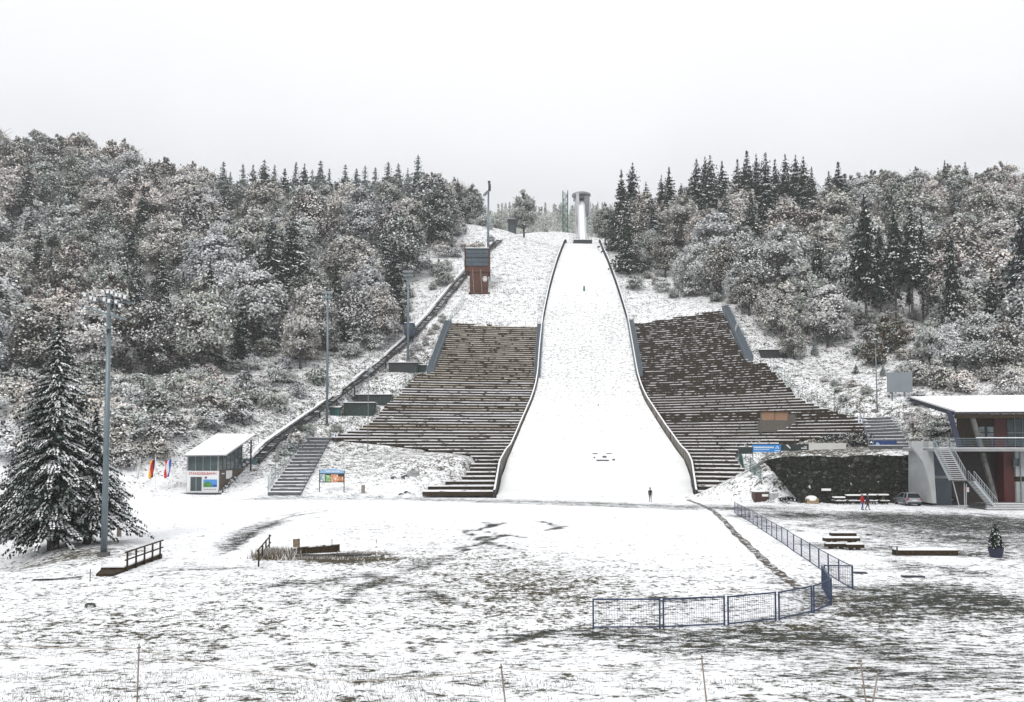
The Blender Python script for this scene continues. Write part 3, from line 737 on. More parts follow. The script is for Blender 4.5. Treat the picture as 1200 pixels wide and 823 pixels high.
# funicular car part way up
a = G(483, 402, lo=100); a = min(dense, key=lambda p: abs(p.y-a.y)); d = (dense[dense.index(a)+1]-a)
root = thing('funicular_car', 'small dark blue funicular car on the track beside the third floodlight mast', 'cable car', tuple(a+Vector((0,0,.2))))
M_fb = mat('dark_blue_paint', (.015,.025,.07), .4, var=.2)
b = MB(); b.prism([(a.x-1.1, a.z+.5), (a.x-1.2, a.z+.8), (a.x-1.2, a.z+2.9), (a.x-.9, a.z+3.2), (a.x+.9, a.z+3.2), (a.x+1.2, a.z+2.9), (a.x+1.2, a.z+.8), (a.x+1.1, a.z+.5)], a.y-1.6, a.y+1.8); b.build('cabin', M_fb, root)
b = MB(); b.box(a.x-.95, a.x+.95, a.y-1.66, a.y-1.62, a.z+1.7, a.z+2.8); b.build('front_window', M_glass, root)
for s in (-1, 1):
    b = MB(); b.box(a.x+s*1.21-.02, a.x+s*1.21+.02, a.y-1.3, a.y+1.4, a.z+1.7, a.z+2.7); b.build('side_window', M_glass, root)
b = MB(); b.box(a.x-1.1, a.x+1.1, a.y-1.5, a.y+1.7, a.z+3.204, a.z+3.35); b.build('roof_snow', M_snow, root)
b = MB(); b.box(a.x-.85, a.x+.85, a.y-1.8, a.y+1.8, a.z+.1, a.z+.5); b.build('undercarriage', M_dark, root)
# upper terminal shed at the end of the track
u = P(600, 268, 288); g = gz(u.x, 288)
root = thing('track_terminal', 'small dark shed at the upper end of the funicular track', 'shed', (u.x, 288, g))
b = MB(); b.box(u.x-1.3, u.x+1.4, 288, 293, g-1, g+4.6); b.build('wall', M_dark, root)
b = MB(); b.prism([(u.x-1.7, g+4.6), (u.x, g+5.2), (u.x+1.8, g+4.6)], 287.6, 293.4); b.build('roof', M_conc, root)
b = MB(); b.box(u.x-.7, u.x+.8, 287.95, 287.99, g, g+2.6); b.build('doorway', M_glass, root)
# ------------------------------------------------------------------ trees
def cards_mesh(name, pos, nrm, size, midx, mats, asp=1.0, seed=0, along=None):
    """many small irregular four-cornered leaf clumps: pos, nrm (n,3), size (n)"""
    rng = np.random.default_rng(seed); n = len(pos)
    nrm = nrm/np.maximum(np.linalg.norm(nrm, axis=1, keepdims=True), 1e-6)
    a = np.cross(nrm, rng.normal(size=(n, 3)) if along is None else np.cross(along+rng.normal(size=(n,3))*.25, nrm)); a /= np.maximum(np.linalg.norm(a, axis=1, keepdims=True), 1e-6)
    c = np.cross(nrm, a)
    s = size[:, None]*.5
    j = lambda: rng.uniform(.55, 1.25, (n, 1))
    v = np.stack([pos+a*s*j()*asp, pos+c*s*j()+nrm*s*.25, pos-a*s*j()*asp, pos-c*s*j()-nrm*s*.2], 1).reshape(-1, 3)
    me = bpy.data.meshes.new(name)
    me.vertices.add(4*n); me.vertices.foreach_set('co', v.astype(np.float32).ravel())
    me.loops.add(4*n); me.loops.foreach_set('vertex_index', np.arange(4*n, dtype=np.int32))
    me.polygons.add(n); me.polygons.foreach_set('loop_start', np.arange(n, dtype=np.int32)*4)
    me.polygons.foreach_set('material_index', midx.astype(np.int32))
    for m in mats: me.materials.append(m)
    me.update(calc_edges=True)
    return me
def crown_broad(seed, Rr, H, z0, npuff, ncard, csize, mats, snow=.5, leafy=1.0, spread=.17):
    """crown grown from limbs: sprays of rimed twigs strung along branches that leave the trunk; H crown height, z0 its bottom"""
    g = np.random.default_rng(seed); pos = []; al = []; out = []; tip = []
    nl = npuff; per = ncard//nl
    for i in range(nl):
        t = (i+g.uniform(0, 1))/nl; a = i*2.4+g.uniform(-.4, .4)
        env = (math.sin(math.pi*min(1, .22+.80*t))**.75)
        L = Rr*env*g.uniform(.62, 1.12)
        zb = z0+H*(t*.86-.10*(1-t)); rise = H*g.uniform(.06, .20)*(1.2-t*.3)
        p0 = np.array([0, 0, zb]); d = np.array([math.cos(a), math.sin(a), 0])
        n = int(per*(.45+.75*env)); s = g.uniform(.12, 1, n)**.62
        sag = g.uniform(-.05, .45)
        lat = g.normal(size=n)*L*spread*(.4+s); up = g.normal(size=n)*L*.10*(.5+s)
        tw = np.floor(s*6)/6; lat += (g.integers(0, 2, n)*2-1)*L*.22*(s-tw+.08)*3
        q = p0+d*(L*s)[:, None]+np.array([-d[1], d[0], 0])*lat[:, None]; q[:, 2] += rise*np.sin(s*2.0)*1.3-sag*L*.5*s*s+up
        pos.append(q); out.append(np.tile(d, (n, 1))); tip.append(s+np.abs(lat)/L*.4); al.append(np.tile(d+np.array([0, 0, .3-sag*s.mean()]), (n, 1))+g.normal(size=(n, 3))*.5)
    pos = np.concatenate(pos); al = np.concatenate(al); out = np.concatenate(out); tip = np.concatenate(tip); n = len(pos)
    p = g.uniform(size=n)
    m = np.where(p < snow*np.clip(.16+.78*tip, 0, .95), 1, 0)
    nrm = out*.7+g.normal(size=(n, 3))*.45+np.array([0, 0, .35])
    up = m == 1; nrm[up] += np.array([0, 0, .55]); pos[up, 2] += .05
    m2 = np.where(up & (g.uniform(size=n) < .30), 2, m)
    return cards_mesh('crown', pos, nrm, csize*g.uniform(.5, 1.4, n), m2, mats, 1.7, seed, al)
def trunk_limbs(seed, h, r, z0, Rr, bare=False, n=7):
    g = random.Random(seed); b = MB()
    lean = g.uniform(-.03, .03)
    b.tube([(0,0,-.8),(lean*h*.2,0,h*.15),(lean*h*.6,.02*h,h*.45),(lean*h,.01*h,h*.85)], [r*1.25, r, r*.65, r*.15], 7)
    for i in range(n):
        t = g.uniform(.3, .75); a = g.uniform(0, 6.28); l = Rr*g.uniform(.5, .95)
        p = Vector((lean*h*t, .015*h*t, h*t))
        b.tube([p, p+Vector((math.cos(a)*l*.5, math.sin(a)*l*.5, l*.35)), p+Vector((math.cos(a)*l, math.sin(a)*l, l*.8))], [r*.4, r*.25, r*.06], 5)
    return b
def spruce_mesh(seed, h, Rr, z0, whorls, br, snow=.5, csz=.55, droop=.45, pads=5, irr=.2, needles=None, rime=.12):
    g = np.random.default_rng(seed); pos = []; nr = []; sz = []; mi = []; al = []
    def add(p, n_, s_, m_, a_): pos.append(p); nr.append(n_); sz.append(s_); mi.append(m_); al.append(a_)
    ph = g.uniform(0, 6.28, 4)
    for w_ in range(whorls):
        t = (w_+g.uniform(0, .6))/whorls; z = z0+(h-z0)*t
        L = Rr*((1-t)**.85)*(1+irr*math.sin(t*17+ph[0]))*g.uniform(.85, 1.1)
        nb = max(4, int(br*(1-t*.6)))
        a0 = g.uniform(0, 6.28); k1 = (.35+.65*(1-t)**.6)
        for k in range(nb):
            a = a0+2*math.pi*k/nb+g.uniform(-.3, .3); l = (L*(1+irr*math.sin(2*a+ph[1]+t*5)))*g.uniform(.6, 1.15)+.05
            if g.uniform() < .05: continue
            ca, sa = math.cos(a), math.sin(a); zb = z+g.uniform(-.3, .3)
            laden = g.uniform() < snow+.12+.25*math.sin(a*3+t*23+ph[2])
            np_ = max(2, int(round(pads*(.35+.65*l/Rr))))
            for q in range(np_):
                s = (q+g.uniform(.3, 1))/np_
                rr = l*s; zz = zb-droop*l*s*s+.15*l*s*(t-.2)
                wd = csz*(1.2-.5*s)*k1
                dr = np.array([ca, sa, -droop*1.2*s])
                for lat in ((-.45, .45) if l > 1.2 else (0,)):
                    lt = (lat+g.uniform(-.2, .2))*wd*1.5
                    x = ca*rr-sa*lt; y = sa*rr+ca*lt
                    add((x, y, zz-.22*wd), np.array([ca*.9, sa*.9, .35])+g.normal(size=3)*.3, wd*1.35, 2 if g.uniform() < rime else 0, dr)
                    if g.uniform() < .5: add((x, y, zz-.55*wd), np.array([ca*1.4, sa*1.4, -.1])+g.normal(size=3)*.4, wd*1.1, 0, np.array([0, 0, -1.]))
                    if laden and g.uniform() < min(1, snow+.3)*(.5+.7*s): add((x+ca*.08, y+sa*.08, zz+.06), np.array([ca*.7, sa*.7, 1.])+g.normal(size=3)*.16, wd*g.uniform(.5, 1.3), 1, dr)
    for k in range(5): add((g.normal()*.05, g.normal()*.05, h-.15*k), g.normal(size=3), csz*.35, 0, np.array([0, 0, 1.]))
    return cards_mesh('crown', np.array(pos), np.array(nr), np.array(sz), np.array(mi), [needles or F_spr, F_snow, F_sprf], 1.45, seed, np.array(al))

def proto(name, crown_me, trunk_b, trunk_m=M_bark):
    r = bpy.data.objects.new(name, None); col.objects.link(r); ORG[r.name] = Vector((0,0,0))
    o = bpy.data.objects.new('crown', crown_me); col.objects.link(o); o.parent = r
    t = trunk_b.build('trunk', trunk_m, r)
    return r
BR = []   # broadleaf, ~13 m tall
for s in range(7):
    h = 13.; Rr = [4.3, 4.8, 3.8, 4.5, 5.0, 4.0, 4.6][s]
    BR.append((crown_broad(s+1, Rr, 10.6, 2.3, [34,42,30,38,46,32,40][s], 20000, .265, [F_broad, F_frost, F_snow], [.96,.66,1.04,.82,1.0,.58,.90][s]), trunk_limbs(s, h, .24, 2, Rr, n=14)))
NB = []
for s in range(2):   # brown beech still in leaf
    NB.append((crown_broad(40+s, 3.4, 6.5, .8, 30, 5200, .32, [F_tan, F_frost, F_snow], .38), trunk_limbs(50+s, 7, .16, 2, 3)))
SP = []
for s in range(5):
    SP.append((spruce_mesh(100+s, 22, [5.2, 5.8, 4.8, 5.4, 6.0][s], [2.0, 3, 1.5, 2.5, 2][s], 36, 11, [.5,.6,.75,.42,.65][s], .62, .4, 5), None))
for s in range(3):
    SP.append((spruce_mesh(160+s, 22, [4.6, 5.2, 4.9][s], 2.0, 36, 11, .95, .62, .4, 5, .2, F_sprf), None))
PI = []
for s in range(3):  # tall, high crowned
    PI.append((spruce_mesh(130+s, 27, [4.4, 3.9, 4.6][s], [10.5, 12, 9][s], 28, 10, [.42,.5,.35][s], .7, .6), None))
def strunk(h, r):
    b = MB(); b.tube([(0,0,-1), (0,0,h*.4), (0,0,h*.8), (0,0,h)], [r*1.1, r*.85, r*.4, .03], 7); return b
SH = []
for s in range(5):
    g = np.random.default_rng(s)
    SH.append(crown_broad(200+s, 1.6, 2.3, .1, 20, 2600, .14, [F_broad, F_frost, F_snow], [.95,.8,1.1,.9,.85][s], spread=.25))  # low round bushes
cnt = {}
def mk(kind, crown_me, trunk_o, X, Y, h0, h, label, group, cat, rz, wid=1.0, z=None):
    r = bpy.data.objects.new(kind, None); col.objects.link(r)
    r.location = (X, Y, (gz(X, Y) if z is None else z)-.1); s = h/h0; r.rotation_euler = (0, 0, rz); r.scale = (s*wid, s*wid, s)
    tag(r, label, cat, group)
    o = bpy.data.objects.new('crown', crown_me); col.objects.link(o); o.parent = r
    if trunk_o: t = bpy.data.objects.new('trunk', trunk_o); col.objects.link(t); t.parent = r
    return r
def to_mesh(b, m):
    o = b.build('trunk', m, None, (0,0,0)); me_ = o.data; bpy.data.objects.remove(o); return me_
BRt = [(a, to_mesh(t, M_bark)) for a, t in BR]; NBt = [(a, to_mesh(t, M_bark)) for a, t in NB]
SPt = [(a, to_mesh(strunk(22, .24), M_bark)) for a, _ in SP]; PIt = [(a, to_mesh(strunk(27, .25), M_bark)) for a, _ in PI]
rnd = random.Random(11)
placed = []
def free(X, Y, r):
    for a, b_, c in placed:
        if (a-X)**2+(b_-Y)**2 < (r+c)**2: return False
    return True
# lower edge of the tall wood, photo px -> py
TLN = [(-400,470),(0,452),(100,450),(200,438),(290,438),(340,420),(400,416),(440,412),(470,385),(495,345),(515,300),(530,270),(545,262),(720,262),(726,300),(745,322),(775,345),(850,352),(890,378),(930,390),(985,386),(1010,378),(1060,380),(1110,392),(1130,425),(1200,448),(1600,470)]
def tree_line(px): return float(np.interp(px, [a for a, _ in TLN], [b_ for _, b_ in TLN]))
def where_words(px, py):
    if px < 600:
        if py < 250: return 'on the crest of the left hill' if px > 180 else 'high on the far left hill'
        if px < 130: return 'behind the big spruce on the far left'
        if px < 230: return 'on the left hill between the first floodlight mast and the station'
        if px < 330: return 'on the left hill above the funicular station'
        if px < 430: return 'on the left hill behind the second floodlight mast'
        return 'on the left hill beside the upper funicular track'
    if px < 760: return 'at the top of the slope beside the inrun tower'
    if px < 880: return 'above the top of the right stand'
    if px < 1000: return 'on the right hill above the small shed'
    if px < 1080: return 'on the right hill above the blank grey board'
    return 'on the right hill above the jutting snowy roof'
n_s = 0
def spruce(px, topy, Y, wid=1., kind=0, lab=None, minh=6, h=None, v=None, fr=False):
    p = P(px, topy, Y); g = gz(p.x, Y); hh = max(minh, p.z-g) if h is None else h
    if h is not None:
        pass
    src = (SPt, PIt)[kind]; q = src[v if v is not None else (5+rnd.randrange(3) if fr and rnd.random() < .8 else rnd.randrange(min(5, len(src))))]
    placed.append((p.x, Y, 2.2))
    bx, by = proj(p.x, Y, g)
    gr = None
    if lab is None:
        w = where_words(px, by); gr = 'dark spruces '+w; lab = 'dark snow-dusted spruce '+w
    return mk('spruce_tree', q[0], q[1], p.x, Y, (22, 27)[kind], hh, lab, gr, 'tree', rnd.uniform(0, 6.28), wid)
# skyline spruces, left
for px, ty, Y, wd in [(176,183,300,.8),(236,192,305,.8),(248,197,300,.8),(262,183,292,1.0),(285,188,300,.9),(297,194,310,.9),(310,185,296,1.0),(322,192,300,.9),(334,190,312,.9),(347,189,300,.9),(357,186,296,1),(366,192,305,.9),(376,189,300,1),(386,196,298,.9),
                      (405,188,290,1.1),(418,194,300,1),(428,192,296,1),(440,190,305,.9),(455,188,288,1.1),(467,192,292,1),(478,196,300,.9),(490,183,270,1.1),(497,200,285,.9),(270,200,315,.9),(228,196,312,.8),(214,191,310,.8),(201,190,318,.7)]: spruce(px, ty+rnd.uniform(-2, 7), Y, wd*rnd.uniform(1.2, 1.7), fr=True)
SPEC = [(318,256,200,1.35,0,'left one of a dark spruce pair above the second floodlight mast on the left hill'),(344,247,206,1.35,0,'right one of a dark spruce pair above the second floodlight mast on the left hill'),
        (284,340,178,1.0,0,'slim dark spruce standing at the lower edge of the wood above the funicular station'),
        (215,318,185,.95,0,'grey-green spruce in the wood left of the slim dark spruce'),(160,300,190,1,0,None),(452,262,222,1.0,0,None),(420,262,232,.9,0,None),(395,300,205,.9,0,'dark spruce just right of the top of the second floodlight mast'),
        (486,275,240,1.0,0,None),(470,330,204,.9,0,'dark spruce directly behind the third floodlight mast'),(60,290,200,1,0,None),(20,330,180,1,0,None),(110,250,230,1,0,None),(410,330,196,.9,0,None),(290,425,158,1.6,0,'small snowy fir alone in the bushes below the slim dark spruce'),(190,470,140,1.,0,None),(157,486,126,1.5,0,None)]
for px, ty, Y, wd, k, lb in SPEC: spruce(px, ty, Y, wd, k, lb, minh=3)
# skyline spruces, right
for px, ty, Y, wd in [(728,198,262,.95),(741,190,266,1.05),(757,212,285,.9),(784,195,272,1),(798,214,290,.9),(816,186,272,1),(826,183,280,1),(832,181,270,1),(846,188,276,1),(864,186,284,.9),(875,176,272,1.05),(886,180,280,1),(897,178,272,1.05),
                      (908,186,280,.9),(920,180,270,1),(932,181,276,1),(941,183,270,1),(951,195,282,.9),(982,189,262,1.1),(971,200,270,1),(990,203,275,.9),(1107,187,290,.85),(1131,189,292,.9),(765,232,250,1),(775,205,270,.9),(735,235,235,1),(850,222,250,1),(880,225,245,1),(910,228,245,1),(940,230,240,1)]: spruce(px, ty, Y, wd*1.15)
for px, ty, Y, wd, k, lb in [(1012,226,178,1.0,1,'tallest dark spruce on the right hill, with bare lower trunk left of the grey board'),(1047,238,186,1,1,'tall dark conifer, second from the left in the clump above the grey board'),(1066,236,184,1.,1,'tall dark conifer, third from the left in the clump above the grey board'),(1079,252,190,.9,1,'tall thin conifer at the right end of the clump above the grey board'),
                         (1030,262,190,1,1,None),(1113,262,168,.62,1,'slender conifer with bare straight trunk above the jutting snowy roof'),(1198,240,160,1.1,0,'dark spruce at the right edge of the photo above the jutting roof'),(1105,352,165,.9,0,'young dark spruce below the slender bare-trunked conifer'),
                         (1188,372,150,1.3,0,'broad dark snow-laden fir behind the jutting roof at the right edge'),(1160,385,160,1.1,0,None),(852,300,225,.9,0,None),(888,275,225,.9,0,None),(1065,330,195,1,1,None)]: spruce(px, ty, Y, wd, k, lb, minh=2)
for px, py, h, v, lb in ((955,416,3.6,6,'small snow-white fir just right of the dark shed'),(1003,438,2.,1,'very small dark fir in the snow left of the lamp post'),(1035,441,2.6,5,'small white fir beside the grey board')):
    p = G(px, py, lo=100); q = SPt[v]; mk('spruce_tree', q[0], q[1], p.x, p.y, 22, h, lb, None, 'tree', px, 1.6)
# broadleaf wood
tints = ['frosted grey', 'frosted brownish', 'rime-white']
def broad(X, Y, h, lab=None, src=None, v=None, wid=1.):
    g = gz(X, Y); px, py = proj(X, Y, g); w = where_words(px, py)
    k = rnd.randrange(7) if v is None else v
    q = (BRt[k] if src is None else src[k % len(src)])
    gr = 'frosted broadleaf trees '+w
    size = 'tall' if h > 15 else 'smaller' if h < 11 else 'mid-sized'
    mk('broadleaf_tree', q[0], q[1], X, Y, 13. if src is None else 7.5, h, lab or size+' frosted broadleaf tree '+w, None if lab else gr, 'tree', rnd.uniform(0, 6.28), wid)
for px, py, Y, h, lb in [(352,422,176,14,'pale brownish frosted tree at the wood edge left of the second floodlight mast'),(415,408,192,15,None),(445,400,196,14,'dark-based frosted tree just left of the third floodlight mast'),(365,400,185,16,None),
                         (614,272,292,17,'single pale frosted tree at the slope top right of the track terminal'),(709,280,285,14,None),(552,262,300,15,None),(532,262,296,16,None),(517,262,300,15,None),
                         (780,338,232,13,None),(815,345,218,14,None),(945,388,182,16,'wide pale frosted tree above the dark shed on the right hill'),(970,395,178,14,None),(880,372,200,15,None),(850,350,210,15,None),(830,346,216,14,None),(760,330,240,12,None),(740,318,250,9,None),(862,366,200,9,None),(878,378,192,11,None),(898,388,186,10,None),(915,392,182,13,None),(930,402,175,8,None),(1090,445,158,10,None),(1120,450,152,11,None),(1150,452,150,12,None),(1180,455,146,11,None),(800,344,222,9,None),(752,336,236,8,None)]:
    p = P(px, py, Y); placed.append((p.x, Y, 2.2)); broad(p.x, Y, h, lb, v=2 if lb and 'pale' in lb else None)
ntree = 0
SPX = [(318,200),(344,206),(284,178),(215,185),(395,205),(470,204),(160,190),(1012,178),(1047,186),(1066,184),(1079,190),(1113,168),(1198,160)]
for tries in range(26000):
    if ntree >= 285: break
    left = rnd.random() < .56
    Y = rnd.uniform(150, 335)**1.0
    X = rnd.uniform(-.66*Y-4, -2) if left else rnd.uniform(20, .66*Y+4)
    g = gz(X, Y); px, py = proj(X, Y, g)
    if px < -25 or px > 1225: continue
    if py > tree_line(px)+(5 if px < 470 else -2) or (540 < px < 722): continue
    if 600 < px < 760 and Y < 255: continue
    if any(abs(px-a) < 13 and b_-38 < Y < b_ for a, b_ in SPX): continue
    rad = 2.9+.0072*(Y-150)
    if not free(X, Y, rad): continue
    placed.append((X, Y, rad)); ntree += 1
    h = rnd.uniform(13, 20)
    if px < 250 and Y > 240: h *= 1.12
    sk = (265 < px < 505 and py < 268) or (px > 720 and px < 1000 and py < 255)
    if sk or (rnd.random() < .15 and py > 250):
        q = SPt[5+rnd.randrange(3) if sk and px < 600 else rnd.randrange(5)]; w = where_words(px, py)
        mk('spruce_tree', q[0], q[1], X, Y, 22, h*1.15, 'dark snow-dusted spruce '+w, 'dark spruces '+w, 'tree', rnd.uniform(0, 6.28), 1.15)
    else: broad(X, Y, h, wid=rnd.uniform(.95, 1.2))
# brown beeches
for px, py, Y, h, lb in [(1043,402,170,8,'olive-brown beech still in leaf left above the blank grey board'),(1025,418,165,6,'low brown beech in the undergrowth behind the lamp post'),(955,380,184,9,'rusty brown tree above the dark shed on the right hill')]:
    p = P(px, py+14, Y); broad(p.x, Y, h, lb, NBt, 0)
# rime covered bushes
def bush(X, Y, h, lab, gr):
    mk('snowy_bush', SH[rnd.randrange(5)], None, X, Y, 2.4, h, lab, gr, 'bush', rnd.uniform(0, 6.28), rnd.uniform(.9, 1.25))
nb = 0; bl = []
for tries in range(40000):
    if nb >= 215: break
    left = rnd.random() < .62
    Y = rnd.uniform(104, 300)
    X = rnd.uniform(-.64*Y, -4) if left else rnd.uniform(20, .66*Y)
    g = gz(X, Y); px, py = proj(X, Y, g)
    if px < -20 or px > 1220: continue
    tlv = tree_line(px)
    if px < 600:
        lim = np.interp(px, [0,150,215,300,345,390,470,540,600], [560,552,530,500,478,440,392,318,266])-3
        if not (tlv-24 < py < lim): continue
        if 215 < px < 300 and py > 505: continue
    else:
        if px < 760: ok = 295 < py < 362 and px > np.interp(py, [280,380], [716,752])+4 and py < tlv+22
        elif px < 885: ok = tlv-6 < py < tlv+8
        else: ok = tlv-8 < py < np.interp(px, [885,960,1060,1100,1200], [400,412,452,470,474])
        if not ok: continue
    r = 1.15 if Y < 200 else 1.5
    if any((a-X)**2+(b_-Y)**2 < (r+c)**2 for a, b_, c in bl): continue
    bl.append((X, Y, r)); nb += 1
    w = ('between the wood and the funicular track' if px > 300 else 'in the thicket left of the funicular station') if px < 600 else ('at the wood edge above the right stand' if px < 900 else 'on the right hillside below the wood')
    bush(X, Y, rnd.uniform(2.2, 4.2)*(1.25 if px < 300 and py > 455 else 1), 'rime-covered bush '+w, 'rime-covered bushes '+w)
zones = [(100, 'on the bank between the funicular track and the left stand', lambda px, py: 300 < px < 520 and py < np.interp(px, [318,345,400,440,490,520], [548,522,492,470,425,378]) and py > np.interp(px, [300,345,390,432,475,520], [556,520,490,456,420,372])),
         (200, 'on the right slope between the wood and the stone wall', lambda px, py: px > 905 and np.interp(px, [905,960,1060,1200], [418,440,470,480]) < py < np.interp(px, [905,960,1000,1060,1100,1200], [426,462,478,488,512,520]))]
for sd, w, f in zones:
    k = 0
    for tries in range(30000):
        if k >= 36: break
        Y = rnd.uniform(115, 230); X = rnd.uniform(-.5*Y, .62*Y); px, py = proj(X, Y, gz(X, Y))
        if not f(px, py) or any(x0-1 < X < x1+1 and y0-4 < Y < y1+1 for x0, x1, y0, y1, z_ in PADS) or any((a-X)**2+(b_-Y)**2 < 1.6 for a, b_, c in bl): continue
        bl.append((X, Y, .6)); k += 1; bush(X, Y, rnd.uniform(.7, 1.8)*(1.3 if px > 1060 else 1), 'low rimed bush '+w, 'low rimed bushes '+w)
for px, py, h in [(1075,505,2.6),(1095,510,2.4),(1112,508,2.2),(1128,510,2.),(347,522,2.6),(338,528,2),(362,508,2),(460,495,.9),(640,272,2.2),(655,270,1.8),(395,505,1.6)]:
    p = G(px, py, lo=100); bush(p.x, p.y, h, 'rime-covered bush on open snow '+('right of the curving stairway' if px > 800 else 'below the inrun tower' if px > 600 else 'beside the long stairway'), 'bushes on open snow')
for px, py, sc in [(913,508,1.),(929,508,.8),(1108,514,.7)]: pass

# the big spruce beside the first floodlight mast
g0 = G(62, 644); 
def near_spruce():
    h = P(78, 385, g0.y).z-g0.z
    r = thing('large_spruce', 'very large snow-laden spruce with drooping skirts left of the near floodlight mast', 'tree', tuple(g0))
    me_ = spruce_mesh(777, h+.9, 4.2, 1.5, 68, 18, .58, .22, .34, 20, .22, None, .32)
    # wider skirt of snow-laden boughs reaching right and left
    o = bpy.data.objects.new('crown', me_); col.objects.link(o); o.parent = r; ORG[o.name] = g0; o.rotation_euler = (0, 0, 2.0)
    b = MB(); b.tube([(g0.x, g0.y, g0.z-.5), (g0.x+.1, g0.y, g0.z+h*.5), (g0.x+.2, g0.y, g0.z+h)], [.42, .3, .04], 10); b.build('trunk', M_bark, r)
    p2 = G(97, 641); 
    r2 = thing('large_spruce', 'second thinner spruce behind the very large one, touching the near floodlight mast', 'tree', (p2.x, p2.y+1.5, p2.z))
    me2 = spruce_mesh(778, 9.2, 3.0, 1.6, 46, 16, .66, .21, .33, 18, .22, None, .32)
    o = bpy.data.objects.new('crown', me2); col.objects.link(o); o.parent = r2; ORG[o.name] = p2
    b = MB(); b.tube([(p2.x-.6, p2.y+1.5, p2.z-.5), (p2.x, p2.y+1.5, p2.z+2.4), (p2.x+.1, p2.y+1.5, p2.z+9.5)], [.3, .22, .03], 9); b.build('trunk', M_bark, r2)
    p3 = G(8, 640)
    r3 = thing('large_spruce', 'snowy spruce cut by the left edge of the photo', 'tree', (p3.x-1.0, p3.y+5, p3.z))
    me3 = spruce_mesh(779, 9.5, 4.4, .8, 40, 16, .85, .25, .33, 14, .28)
    o = bpy.data.objects.new('crown', me3); col.objects.link(o); o.parent = r3
    b = MB(); b.tube([(p3.x-1, p3.y+5, p3.z-.5), (p3.x-1, p3.y+5, p3.z+9.4)], [.3, .03], 9); b.build('trunk', M_bark, r3)
near_spruce()
# ---- far wood beyond the tower: nobody could count it, one mass
g = np.random.default_rng(5); pos = []; nr = []; sz = []; mi = []
for i in range(760):
    Y = 600*(2.2**g.uniform(0, 1)); X = g.uniform(-.3*Y-10, .32*Y+20)
    z = gz(X, Y); h = g.uniform(22, 34); con = g.uniform() < .65
    n = 260; t = g.uniform(0, 1, n)**.9; a = g.uniform(0, 6.28, n)
    rad = (4.2*(1-t)+.3 if con else 4.5*np.sqrt(np.maximum(.05, 1-(2*t-1)**2)))*g.uniform(.4, 1.05, n)
    zz = z+2+(h-2)*t if con else z+3+(h*.75-3)*t
    pos.append(np.stack([X+rad*np.cos(a), Y+rad*np.sin(a), zz], 1)); nr.append(g.normal(size=(n, 3))*.6+[0, -.2, .5]); sz.append(g.uniform(.9, 1.9, n)); mi.append(np.where(g.uniform(size=n) < (.62 if con else .9), 1, 0))
me_ = cards_mesh('far_wood', np.concatenate(pos), np.concatenate(nr), np.concatenate(sz), np.concatenate(mi), [F_sprf, F_frost], 1.2, 3)  # extra rime on far trees; its pale colour also stands in for haze
o = bpy.data.objects.new('far_wood', me_); col.objects.link(o); tag(o, 'far misty wood fading into the cloud beyond the inrun tower', 'wood', kind='stuff')
